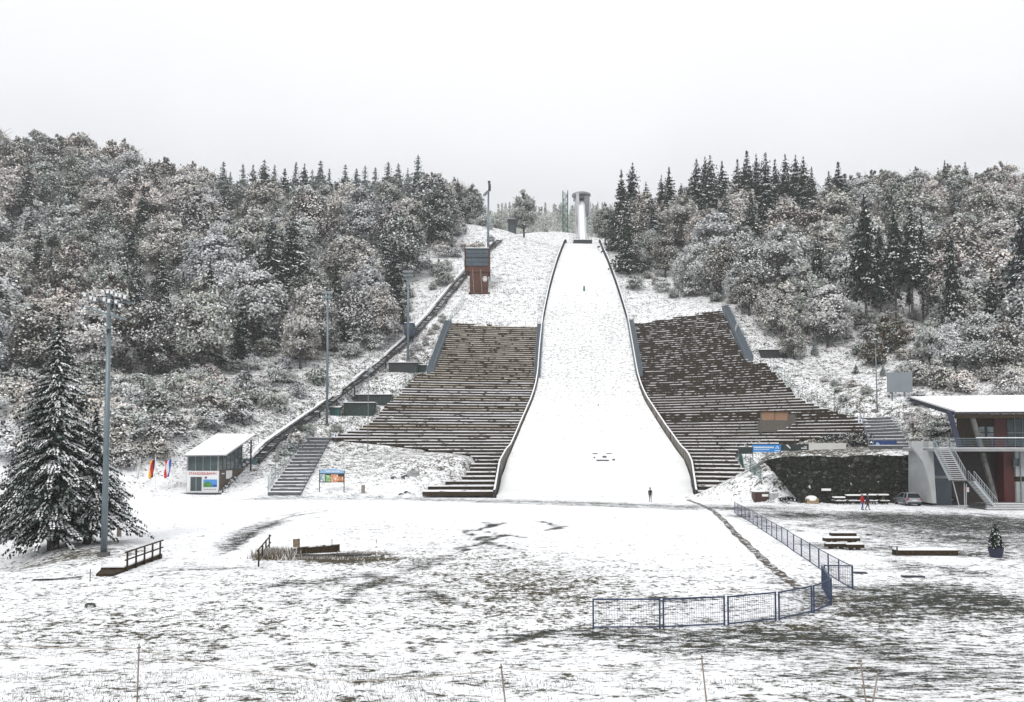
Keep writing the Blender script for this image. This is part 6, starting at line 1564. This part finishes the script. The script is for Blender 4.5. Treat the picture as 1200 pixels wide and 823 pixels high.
# brown channel along the meadow edge
ch = [(806,586),(822,592),(836,599),(848,610),(862,626),(880,643),(898,660),(915,674),(938,690.5)]
q = [G(*c_, lo=30) for c_ in ch]; pts = []
for i in range(len(q)-1):
    for k in range(14): pts.append(q[i].lerp(q[i+1], k/14))
pts.append(q[-1]); b = MB(); g_ = random.Random(2)
for i in range(len(pts)-1):
    a, c = pts[i], pts[i+1]; d = (c-a); nrm_ = Vector((d.y, -d.x, 0)).normalized(); w0 = .27+.05*math.sin(i*.8); w1 = .27+.05*math.sin((i+1)*.8)
    P4 = [a-nrm_*w0, a+nrm_*w0, c+nrm_*w1, c-nrm_*w1]; P4 = [(v.x, v.y, max(gz(v.x, v.y), gz(a.x, a.y))+.03) for v in P4]; b.quad(*P4)
M_chan = mat('wet_brown_gravel', (.055,.043,.034), .85, var=.5, scale=4, bump=.5, c2=(.7,.71,.72), c2amt=.32, c2scale=2.2)
struct(b.build('drainage_path', M_chan), 'narrow brown gravel channel along the right edge of the meadow')
q = [G(*c_, lo=30) for c_ in ((870,640.5),(905,642.5))]
# hatch frame on the landing slope, small marks
c = hit(707.5, 536, landf, 100, 300); s = c.y/F; z = float(prof(c.y))
hw = 12.*s; dy = 1.6
HT = thing('slope_hatch', 'dark hatch frame showing through the snow low on the white landing slope', 'hatch', (c.x, c.y, z))
def strip(x0, x1, y0, y1, nm='frame_bar'):
    b = MB(); A0, A1 = float(prof(y0)), float(prof(y1))
    b.hexa([(x0,y0,A0-.1),(x1,y0,A0-.1),(x1,y1,A1-.1),(x0,y1,A1-.1),(x0,y0,A0+.09),(x1,y0,A0+.09),(x1,y1,A1+.09),(x0,y1,A1+.09)]); b.build(nm, M_dark, HT)
strip(c.x-hw*.8, c.x+hw*.4, c.y-dy-.4, c.y-dy); strip(c.x+hw*.75, c.x+hw, c.y-dy-.2, c.y-dy+.5); strip(c.x-hw, c.x-hw*.5, c.y+dy, c.y+dy+.3); strip(c.x+hw*.35, c.x+hw*.9, c.y+dy, c.y+dy+.3); strip(c.x-hw, c.x-hw*.85, c.y-.5, c.y); strip(c.x-.2, c.x+.5, c.y-.3, c.y+.5, 'handle_plate')
for px, py, m_, lb in ((684.5, 341, M_greenl, 'small dark green marker box high on the white landing slope'), (701, 476, M_dark, 'tiny dark marker block on the lower half of the white landing slope')):
    c = hit(px, py, landf, 100, 300); b = MB(); k = 1.0 if py < 400 else .35
    b.tube([(c.x, c.y, c.z-.1), (c.x, c.y, c.z+.9*k)], [.28*k, .22*k], 8); b.ball((c.x, c.y, c.z+1.1*k), .24*k, 8); tag(b.build('slope_marker', m_), lb, 'marker')

# ------------------------------------------------------------------ benches, boxes in the car park
def bench(x0, x1, y, z, lab, gr, h=.36, w=.4, snow=.1):
    r = thing('bench', lab, 'bench', ((x0+x1)/2, y, z), gr)
    b = MB(); b.box(x0, x1, y-w/2, y+w/2, z+h-.2, z+h); b.build('seat', M_wood, r)
    for x in (x0+.25, x1-.45): b = MB(); b.box(x, x+.2, y-w/2+.03, y+w/2-.03, z, z+h-.203); b.build('leg', M_wood, r)
    b = MB(); b.box(x0+.02, x1-.02, y-w/2+.02, y+w/2-.02, z+h+.004, z+h+snow); b.build('snow_cover', M_snow, r)
    return r
p = G(988, 643.5, lo=30); s = p.y/F
bench(P(967, 640, p.y).x, P(992, 640, p.y).x, p.y, p.z, 'snow-topped dark bench, lower left one of the pile in the car park', 'pile of benches in the car park')
bench(P(988, 640, p.y).x, P(1008.5, 640, p.y).x, p.y-.45, p.z, 'snow-topped dark bench, front one of the pile in the car park', 'pile of benches in the car park')
bench(P(966, 640, p.y).x, P(1008, 640, p.y).x, p.y+.15, p.z+.46, 'snow-topped dark bench lying across the two bottom ones of the pile', 'pile of benches in the car park', .26)
bench(P(979, 640, p.y).x, P(1009, 640, p.y).x, p.y+.9, p.z+.72, 'snow-topped dark bench at the back and top of the pile', 'pile of benches in the car park', .26)
bench(P(978, 640, p.y).x, P(1008, 640, p.y).x, p.y+.9, p.z, 'dark bench hidden at the back bottom of the pile', 'pile of benches in the car park', .71)
p = G(1087, 651.5, lo=30); r = thing('timber_trough', 'long low dark timber trough with snow along its top, alone in the car park', 'trough', tuple(p)); x0, x1 = P(1051, 650, p.y).x, P(1123, 650, p.y).x
b = MB(); b.box(x0, x1, p.y, p.y+.12, p.z-.1, p.z+.34); b.build('front_board', M_wood, r)
b = MB(); b.box(x0, x1, p.y+.6, p.y+.7, p.z-.1, p.z+.34); b.build('rear_board', M_wood, r)
for x in (x0, x1-.1): b = MB(); b.box(x, x+.1, p.y+.121, p.y+.599, p.z-.1, p.z+.34); b.build('end_board', M_wood, r)
b = MB(); b.box(x0+.02, x1-.02, p.y+.01, p.y+.69, p.z+.344, p.z+.43); b.build('snow_cover', M_snow, r)
b = MB(); b.box(x0-.03, x0+.05, p.y-.05, p.y-.003, p.z, p.z+.6); b.build('end_post', M_dark, r)
for px0, px1, py, lb in ((1058, 1082, 677, 'dark wet plank lying flat in the snow below the long timber trough'), (1001, 1015, 672.5, 'short dark plank lying flat in the snow right of the gate')):
    p = G((px0+px1)/2, py, lo=30); s = p.y/F; b = MB(); w = (px1-px0)*s/2; b.hexa([(p.x-w,p.y-.1,p.z-.05),(p.x+w,p.y-.2,p.z-.05),(p.x+w,p.y+.15,p.z-.05),(p.x-w,p.y+.25,p.z-.05),(p.x-w,p.y-.1,p.z+.09),(p.x+w,p.y-.2,p.z+.09),(p.x+w,p.y+.15,p.z+.09),(p.x-w,p.y+.25,p.z+.09)]); tag(b.build('plank', mat('blue_black_plank', (.012,.015,.03), .6, var=.3)), lb, 'plank')
# tables pushed together along the wall
def table(px0, px1, pyt, py, lab, dy=0):
    p = G((px0+px1)/2, py, lo=70); y = min(p.y+dy, 102.2); x0, x1 = P(px0, py, y).x, P(px1, py, y).x; zt = P(px0, pyt, y).z
    r = thing('picnic_table', lab, 'table', ((x0+x1)/2, y, 0), 'snow-topped tables along the stone wall')
    b = MB(); b.box(x0, x1, y-.35, y+.35, zt-.18, zt-.1); b.build('table_top', M_wood, r)
    b = MB(); b.box(x0+.05, x1-.05, y-.33, y+.33, zt-.096, zt+.05); b.build('snow_cover', M_snow, r)
    for s in (-1, 1): b = MB(); b.box(x0+.1, x1-.1, y+s*.62-.13, y+s*.62+.13, .36, .42); st = b.build('seat', M_wood, r); b = MB(); b.box(x0+.12, x1-.12, y+s*.62-.12, y+s*.62+.12, .424, .5); b.build('seat_snow', M_snow, st)
    for x in (x0+.35, x1-.35):
        b = MB(); b.beam((x, y-.6, 0), (x, y+.2, zt-.185), .09); b.build('leg', M_wood, r); b = MB(); b.beam((x+.1, y+.6, 0), (x+.1, y-.2, zt-.185), .09); b.build('leg', M_wood, r)
    return r
table(976, 990, 582.5, 588.5, 'low snow-topped picnic table, leftmost of the row along the stone wall')
table(991, 1008, 580, 588.5, 'tall snow-topped picnic table behind and left of the person in red')
table(1009, 1027, 579.5, 588.5, 'snow-topped picnic table behind the two walking people')
table(1028, 1041, 579.5, 588.5, 'snow-topped picnic table nearest the cars in the row along the wall')
p = G(952.5, 590.5, lo=70); Y = p.y; r = thing('wooden_crate', 'pale wooden crate heaped with snow at the left foot of the stone wall', 'crate', tuple(p)); x0, x1 = P(945.5, 590, Y).x, P(959.5, 590, Y).x
M_pale = mat('pale_wood', (.35,.25,.13), .7, var=.2, scale=4)
for k in range(3): b = MB(); b.box(x0, x1, Y-.03, Y, .05+k*.2, .2+k*.2); b.build('front_slat', M_pale, r)
b = MB(); b.box(x0+.02, x1-.02, Y+.005, Y+.9, .0, .6); b.build('box_body', M_grwood, r)
b = MB(); b.ball(((x0+x1)/2, Y+.45, .55), ((x1-x0)/2*1.05, .6, .42), 12, 0, 6); b.build('snow_heap', M_snow, r, smooth=True)
# brown and white boxes at the foot of the lower steps
p = G(893, 588.5, lo=70); Y = p.y; bx = lambda px: P(px, 588, Y).x; bz = lambda py: P(893, py, Y).z
r = thing('ticket_box', 'dark red-brown wooden box with snowy lid below the lower right steps', 'box', (bx(893), Y, p.z))
b = MB(); b.box(bx(884.5), bx(901), Y, Y+1.4, p.z-.2, bz(577.5)); b.build('box_body', mat('oxblood_wood', (.045,.014,.01), .6, var=.3), r)
b = MB(); b.box(bx(883), bx(902.5), Y-.1, Y+1.5, bz(577.4), bz(576.6)); ld_ = b.build('lid', M_grwood, r)
b = MB(); b.box(bx(883.2), bx(897), Y-.08, Y+1.4, bz(576.55), bz(575.8)); b.build('lid_snow', M_snow, ld_)
b = MB(); b.box(bx(893), bx(900.5), Y-.03, Y-.004, bz(582), bz(579.2)); b.build('white_notice', M_white, r)
r = thing('white_cabinet', 'white metal cabinet right beside the dark red-brown box', 'cabinet', (bx(906.5), Y, p.z))
b = MB(); b.box(bx(901.6), bx(911.8), Y-.2, Y+.9, p.z-.2, bz(578.2)); b.build('cabinet_body', M_gwhite, r)
b = MB(); b.box(bx(901.4), bx(912), Y-.22, Y+.92, bz(578.15), bz(577.3)); b.build('snow_cap', M_snow, r)
b = MB(); b.box(bx(906.6), bx(906.8), Y-.215, Y-.204, p.z, bz(578.6)); b.build('door_gap', M_dark, r)
hedge([(913,587.5),(924,586),(934,588)], 'low dark bluish shrubs at the foot of the wall beside the white cabinet', .35, 500, w=.25)

# ------------------------------------------------------------------ left meadow: footbridge, rails, stump, ditch
def trio(pts_base, hgt, lab, name='wooden_railing', m=M_wood, rails=(.45, .95), r_=None):
    q = [G(*c_, lo=20) for c_ in pts_base]
    r = r_ or thing(name, lab, 'railing', tuple(q[0]))
    for p in q: b = MB(); b.box(p.x-.04, p.x+.04, p.y-.04, p.y+.04, p.z-.3, p.z+hgt); b.build('post', m, r)
    for h_ in rails: b = MB(); b.beam(q[0]+Vector((-.1,0,hgt*h_)), q[-1]+Vector((.1,0,hgt*h_)), .06); b.build('rail', m, r)
    return r, q
A, B = G(146, 670.5, lo=20), G(188, 655, lo=20)
br = thing('footbridge', 'small wooden footbridge with snowy deck and one railing in the left meadow', 'bridge', tuple(A))
d = (B-A).normalized(); n_ = Vector((-d.y, d.x, 0)); U = Vector((0,0,1))
zb = max(A.z, B.z)+.28
A1, B1 = Vector((A.x, A.y, A.z+.25)), Vector((B.x, B.y, zb))
b = MB(); b.hexa([A1-U*.22, A1+n_*1.3-U*.22, B1+n_*1.3-U*.22, B1-U*.22, A1, A1+n_*1.3, B1+n_*1.3, B1]); dk = b.build('deck', M_wood, br)
b = MB(); b.hexa([A1+U*.004+n_*.03, A1+n_*1.27+U*.004, B1+n_*1.27+U*.004, B1+U*.004+n_*.03, A1+U*.08+n_*.03, A1+n_*1.27+U*.08, B1+n_*1.27+U*.08, B1+U*.08+n_*.03]); b.build('deck_snow', M_snow, dk)
for k in range(5): q = A1.lerp(B1, .04+.23*k); b = MB(); b.beam(q-U*.3-n_*.05, q+U*.85-n_*.05, .08, .08, up=(0,1,0)); b.build('post', M_wood, br)
for h_ in (.42, .85): b = MB(); b.beam(A1+U*h_-n_*.1-d*.2, B1+U*h_-n_*.1+d*.1, .07); b.build('rail', M_wood, br)
b = MB(); b.hexa([B1-U*.6+d*.02, B1-U*.6+n_*1.3+d*.02, B1-U*.6+n_*1.3+d*.3, B1-U*.6+d*.3, B1+U*.0+d*.02, B1+U*.0+n_*1.3+d*.02, B1+n_*1.3+d*.3, B1+d*.3]); b.build('abutment', mat('brown_timber', (.06,.035,.025), .8, var=.3), br)
b = MB(); C_ = A1-d*1.5; b.hexa([C_-U*.25, C_+n_*.9-U*.25, A1+n_*1.3-U*.24, A1-U*.24, C_-U*.12, C_+n_*.9-U*.12, A1+n_*1.3-U*.1, A1-U*.1]); b.build('ramp', M_wood, br)
trio([(303,664.5),(307.5,657),(311.5,650),(315.5,643)], .95, 'short dark wooden railing running back at the left end of the ditch')
def post_(px, py, pyt, wpx, m, lab, name='wooden_post', lo=20, round_=True):
    p = G(px, py, lo=lo); s = p.y/F; zt = P(px, pyt, p.y).z; b = MB()
    if round_: b.tube([(p.x, p.y, p.z-.2), (p.x, p.y, zt)], [wpx*s/2, wpx*s/2*.92], 12)
    else: b.box(p.x-wpx*s/2, p.x+wpx*s/2, p.y, p.y+wpx*s, p.z-.2, zt)
    r = thing(name, lab, 'post', tuple(p)); b.build('stem', m, r)
    b = MB(); b.tube([(p.x, p.y if round_ else p.y+wpx*s/2, zt+.004), (p.x, p.y if round_ else p.y+wpx*s/2, zt+.05)], wpx*s/2*.9, 10); b.build('snow_cap', M_snow, r)
M_pw = mat('weathered_post_wood', (.24,.20,.17), .85, var=.3, scale=5)
post_(139.5, 629, 618.5, 5.5, M_pw, 'short thick wooden post in the snow right of the near floodlight mast')
post_(346.5, 643, 632, 6.5, mat('ochre_post', (.17,.13,.08), .85, var=.4, scale=6, c2=(.03,.03,.03), c2amt=.3, c2scale=4), 'square wooden post at the ditch in the middle of the left meadow', round_=False)
post_(425.5, 578, 568.5, 4.5, M_pw, 'short wooden post on the mound right of the information board', lo=100)
for px, py, pyt, lb in ((389, 644, 632, 'thin dark stake standing over the ditch planks'), (105.5, 682, 667, 'very thin stake in the snow below the near floodlight mast'), (441, 637, 632, 'tiny stake right of the ditch')):
    p = G(px, py, lo=20); b = MB(); b.tube([p-U*.2, Vector((p.x, p.y, P(px, pyt, p.y).z))], .022, 6); tag(b.build('thin_stake', M_wood), lb, 'stake')
# ditch lined with planks and dead reeds
q0, q1 = G(341, 650, lo=20), G(398, 647, lo=20)
r = thing('plank_revetment', 'dark plank wall holding the bank of the ditch in the left meadow', 'plank wall', tuple(q0))
b = MB(); b.beam(q0+U*.12, q1+U*.2, .1, .55); b.build('planks', M_wood, r)
b = MB(); b.beam(q0+U*.41, q1+U*.49, .22, .05); b.build('top_board', mat('brown_plank', (.10,.07,.045), .8, var=.3, c2=(.8,.8,.82), c2amt=.45, c2scale=1.5), r)
def reeds(cx_, cy_, sx, sy, n, hmax, lab, name='dry_reeds', cols=(M_bark,), lo=20, seed=1, kind='stuff'):
    g = np.random.default_rng(seed); c = G(cx_, cy_, lo=lo); b = MB()
    for i in range(n):
        x = c.x+g.normal()*sx; y = c.y+g.normal()*sy; z = gz(x, y); h = hmax*g.uniform(.3, 1); w = g.uniform(.012, .03); dx, dy = g.normal(size=2)*h*.28
        k = 1 if g.uniform() < .3 else 0
        b.f.append((len(b.v), len(b.v)+1, len(b.v)+2)); b.m.append(k); b.v += [(x-w, y, z-.03), (x+w, y, z-.03), (x+dx, y+dy, z+h)]
    o = b.build(name, [M_reed, F_snow], None, tuple(c)); tag(o, lab, 'reeds', kind=kind)
M_reed = mat('dead_reed', (.13,.10,.065), .9, var=.5, scale=3)
M_reeddk = M_wood
reeds(322, 654, .55, .5, 1500, .75, 'dry reeds at the left end of the ditch')
reeds(378, 655, 1.6, .22, 1300, .2, 'dark tangled stalks along the ditch below the plank wall', seed=2)
reeds(425, 650, .7, .2, 500, .25, 'dead stalks at the right end of the ditch', seed=3)
b = MB(); rr2 = random.Random(4)
dq = [G(px, py, lo=20) for px, py in ((335,655),(352,652.5),(375,652.5),(400,651),(418,651),(436,650.5))]
M_ditch = mat('black_ditch_water', (.012,.012,.012), .25, var=.4)
for a, c in zip(dq[:-1], dq[1:]): b.quad((a.x, a.y-.55, a.z+.06), (c.x, c.y-.45, c.z+.06), (c.x, c.y+.5, c.z+.1), (a.x, a.y+.5, a.z+.1))
struct(b.build('ditch_water', M_ditch), 'dark water in the ditch')
dq = [G(px, py, lo=20) for px, py in ((38,680.5),(60,680.2),(75,679),(97,676.5))]
b = MB()
for a, c in zip(dq[:-1], dq[1:]): b.quad((a.x, a.y-.14, a.z+.05), (c.x, c.y-.2, c.z+.05), (c.x, c.y+.2, c.z+.06), (a.x, a.y+.14, a.z+.06))
struct(b.build('stream_edge', M_ditch), 'dark edge of a little stream')
p = G(106, 712, lo=20); rock(p.x, p.y, p.z-.05, .26, 'single dark stone in the snow of the left foreground meadow', None)
p = G(478, 560, lo=100); 
for k, (px, py, rr_) in enumerate(((462,561,.5),(475,560,.6),(484,557,.9),(477,578,.5),(470,580,.45))):
    p = G(px, py, lo=100); rock(p.x, p.y, p.z-.2, rr_, 'dark rock poking through the snow at the right end of the mound', 'rocks on the mound', M_conc if k == 2 else M_rock)

# ------------------------------------------------------------------ rope fence in the foreground
M_stake = mat('grey_stake', (.22,.18,.16), .8, var=.3, scale=8); M_rope = mat('pale_rope', (.42,.38,.34), .85, var=.2, scale=20); M_rr = mat('raspberry_plastic', (.42,.01,.06), .5, var=.1)
def stake(px, py, pxb, Y, lab, red=False, h=None, m=M_stake):
    t = P(px, py, Y); zb = gz(t.x, Y); bx_ = P(pxb, 823, Y); k = (t.z-zb)/(t.z-bx_.z); xb_ = t.x+(bx_.x-t.x)*k
    r = thing('rope_stake', lab, 'stake', (xb_, Y, zb)); base_ = Vector((xb_, Y, zb-.3))
    b = MB(); b.tube([base_, t], [.016, .013], 8); b.build('rod', m, r)
    if red:
        c = t.lerp(base_, .72); b = MB(); b.tube([t.lerp(base_, .60), base_], .022, 8); b.build('red_sleeve', M_rr, r)
        b = MB(); b.tube([c+Vector((-.06,-.03,-.02)), c+Vector((-.03,-.05,.05)), c+Vector((.05,-.04,.03)), c+Vector((.06,-.03,-.05))], .014, 6); b.build('rope_clip', M_rr, r)
    b = MB(); b.tube([t-Vector((.03,0,.06)), t+Vector((.03,0,-.05))], .012, 6); b.build('rope_hook', M_dark, r)
    return t
t1 = stake(163, 755, 160.5, 14.5, 'thin stake with raspberry red foot in the left foreground', True)
t2 = stake(587, 778, 593, 14., 'thin leaning stake in the centre foreground')
t3 = stake(822, 768, 829, 15., 'thin leaning pale stake in the right foreground, left of the crossed pair', m=M_pw)
t4 = stake(1008, 771, 1016, 14.5, 'left stake of the crossed pair in the right foreground', m=M_pw)
t5 = stake(1029.5, 786, 1021, 14.2, 'right stake of the crossed pair in the right foreground', m=M_pw)
def rope(a, c, sag, lab, r_=.007, off=.07):
    a = a-Vector((0,0,off)); c = c-Vector((0,0,off)); pts = []
    for k in range(25): t = k/24; p = a.lerp(c, t); p.z -= sag*4*t*(1-t); pts.append(p)
    b = MB(); b.tube(pts, r_, 5); tag(b.build('rope', M_rope), lab, 'rope', 'ropes strung between the foreground stakes')
rope(P(-120, 742, 15.5), t1, .06, 'rope running from the left photo edge to the red-footed stake')
rope(t1, t2, .34, 'long sagging rope between the red-footed stake and the centre stake')
rope(t2, t3, .12, 'rope between the centre stake and the next stake to its right', .005)
rope(t4, t5, .06, 'short slack rope between the two crossed stakes', .005)

# ------------------------------------------------------------------ meadow grass poking through the snow
g = np.random.default_rng(21); N_g = 60000
Yg_ = 13+33*g.uniform(0, 1, N_g)**1.25; Xg_ = g.uniform(-.66, .66, N_g)*Yg_
nz_ = wavy(Xg_, Yg_, 1.1, 31)+wavy(Xg_, Yg_, 3.1, 32)*.8+wavy(Xg_, Yg_, .35, 33)
lim = np.interp(Xg_/Yg_, [-.6, -.1, .05, .2, .6], [.05, .1, .45, .9, 1.0])
keep = (nz_ > lim+g.normal(size=N_g)*.45)
Xg_, Yg_ = Xg_[keep], Yg_[keep]; n = len(Xg_); Zg_ = terrain(Xg_, Yg_)
h = g.uniform(.02, .11, n)*np.where(Yg_ < 24, 1., .8); w = g.uniform(.004, .010, n); dx = g.normal(size=n)*h*.35; dy = g.normal(size=n)*h*.35
v = np.stack([np.stack([Xg_-w, Yg_, Zg_-.02], 1), np.stack([Xg_+w, Yg_, Zg_-.02], 1), np.stack([Xg_+dx, Yg_+dy, Zg_+h], 1)], 1).reshape(-1, 3)
me = bpy.data.meshes.new('grass'); me.vertices.add(3*n); me.vertices.foreach_set('co', v.astype(np.float32).ravel()); me.loops.add(3*n); me.loops.foreach_set('vertex_index', np.arange(3*n, dtype=np.int32)); me.polygons.add(n); me.polygons.foreach_set('loop_start', np.arange(n, dtype=np.int32)*3); me.update(calc_edges=True)
me.materials.append(mat('winter_grass', (.075,.065,.045), .9, var=.6, scale=1.5)); o = bpy.data.objects.new('grass', me); col.objects.link(o); tag(o, 'dead grass blades poking through thin snow in the foreground', 'grass', kind='stuff')
# ------------------------------------------------------------------ camera, sky, sun, haze
cd = bpy.data.cameras.new('Camera'); cam = bpy.data.objects.new('Camera', cd); col.objects.link(cam)
cam.location = CAM; cam.rotation_euler = (R(90)+PITCH, 0, 0); cd.sensor_width = 36; cd.lens = 36*F/1200
cd.shift_y = (PPY-411.5)/1200; cd.clip_end = 5000; cd.clip_start = .1
scene.camera = cam
SUN_EL, SUN_AZ = R(42), R(200)     # behind the camera, soft, through cloud
w = bpy.data.worlds.new('World'); scene.world = w; w.use_nodes = True
N, L = w.node_tree.nodes, w.node_tree.links; N.clear()
out = N.new('ShaderNodeOutputWorld'); bg1 = N.new('ShaderNodeBackground'); bg2 = N.new('ShaderNodeBackground'); mix = N.new('ShaderNodeMixShader')
sky = N.new('ShaderNodeTexSky'); sky.sky_type = 'NISHITA'; sky.sun_disc = False; sky.sun_elevation = SUN_EL; sky.sun_rotation = SUN_AZ
hs = N.new('ShaderNodeHueSaturation'); hs.inputs['Saturation'].default_value = .25; L.new(sky.outputs[0], hs.inputs['Color']); L.new(hs.outputs[0], bg1.inputs[0]); bg1.inputs[1].default_value = .10
tc = N.new('ShaderNodeTexCoord'); sp = N.new('ShaderNodeSeparateXYZ'); L.new(tc.outputs['Generated'], sp.inputs[0])
cr = N.new('ShaderNodeValToRGB'); e = cr.color_ramp.elements
e[0].position = .0; e[0].color = (.56,.58,.61,1); e[1].position = 1; e[1].color = (1.35,1.35,1.35,1)
for p, c in ((.18, (.64,.66,.69,1)), (.31, (.74,.755,.785,1)), (.385, (.90,.91,.925,1)), (.50, (1.03,1.035,1.045,1))):
    x = cr.color_ramp.elements.new(p); x.color = c
no = N.new('ShaderNodeTexNoise'); no.inputs['Scale'].default_value = 1.6; no.inputs['Detail'].default_value = 4; L.new(tc.outputs['Generated'], no.inputs['Vector'])
mr = N.new('ShaderNodeMapRange'); mr.inputs[1].default_value = .3; mr.inputs[2].default_value = .7; mr.inputs[3].default_value = -.05; mr.inputs[4].default_value = .05; L.new(no.outputs['Fac'], mr.inputs[0])
ad = N.new('ShaderNodeMath'); L.new(sp.outputs['Z'], ad.inputs[0]); L.new(mr.outputs[0], ad.inputs[1]); L.new(ad.outputs[0], cr.inputs[0])
L.new(cr.outputs[0], bg2.inputs[0]); bg2.inputs[1].default_value = 1.18
mix.inputs[0].default_value = .85; L.new(bg1.outputs[0], mix.inputs[1]); L.new(bg2.outputs[0], mix.inputs[2]); L.new(mix.outputs[0], out.inputs[0])
ld = bpy.data.lights.new('sun', 'SUN'); ld.energy = 1.5; ld.specular_factor = .6; ld.angle = R(14); ld.color = (1, .97, .93)
lo = bpy.data.objects.new('sun', ld); col.objects.link(lo)
d = Vector((math.sin(SUN_AZ)*math.cos(SUN_EL), math.cos(SUN_AZ)*math.cos(SUN_EL), math.sin(SUN_EL)))
lo.rotation_euler = (-d).to_track_quat('-Z', 'Y').to_euler()
HZ = .00024
if HZ:
    b = MB(); b.box(-905, 905, -125, 1405, -3, 520); h = b.build('haze', [], loc=(0, 400, -3)); tag(h, 'thin grey winter mist over the whole valley', 'haze', kind='stuff')
    m = bpy.data.materials.new('mist'); m.use_nodes = True; m.node_tree.nodes.clear()
    o_ = m.node_tree.nodes.new('ShaderNodeOutputMaterial'); v = m.node_tree.nodes.new('ShaderNodeVolumePrincipled')
    v.inputs['Color'].default_value = (.96,.97,.98,1); v.inputs['Density'].default_value = HZ; v.inputs['Anisotropy'].default_value = .2
    m.node_tree.links.new(v.outputs[0], o_.inputs['Volume']); h.data.materials.append(m)
cy = scene.cycles
cy.max_bounces = 6; cy.diffuse_bounces = 3; cy.glossy_bounces = 2; cy.transmission_bounces = 2; cy.volume_bounces = 1; cy.transparent_max_bounces = 4
cy.use_denoising = True; cy.denoiser = 'OPENIMAGEDENOISE'; cy.use_adaptive_sampling = True; cy.adaptive_threshold = .02
try: cy.denoising_input_passes = 'RGB_ALBEDO_NORMAL'
except Exception: pass
scene.view_settings.view_transform = 'Standard'; scene.view_settings.look = 'None'; scene.view_settings.gamma = 1; scene.view_settings.exposure = 0
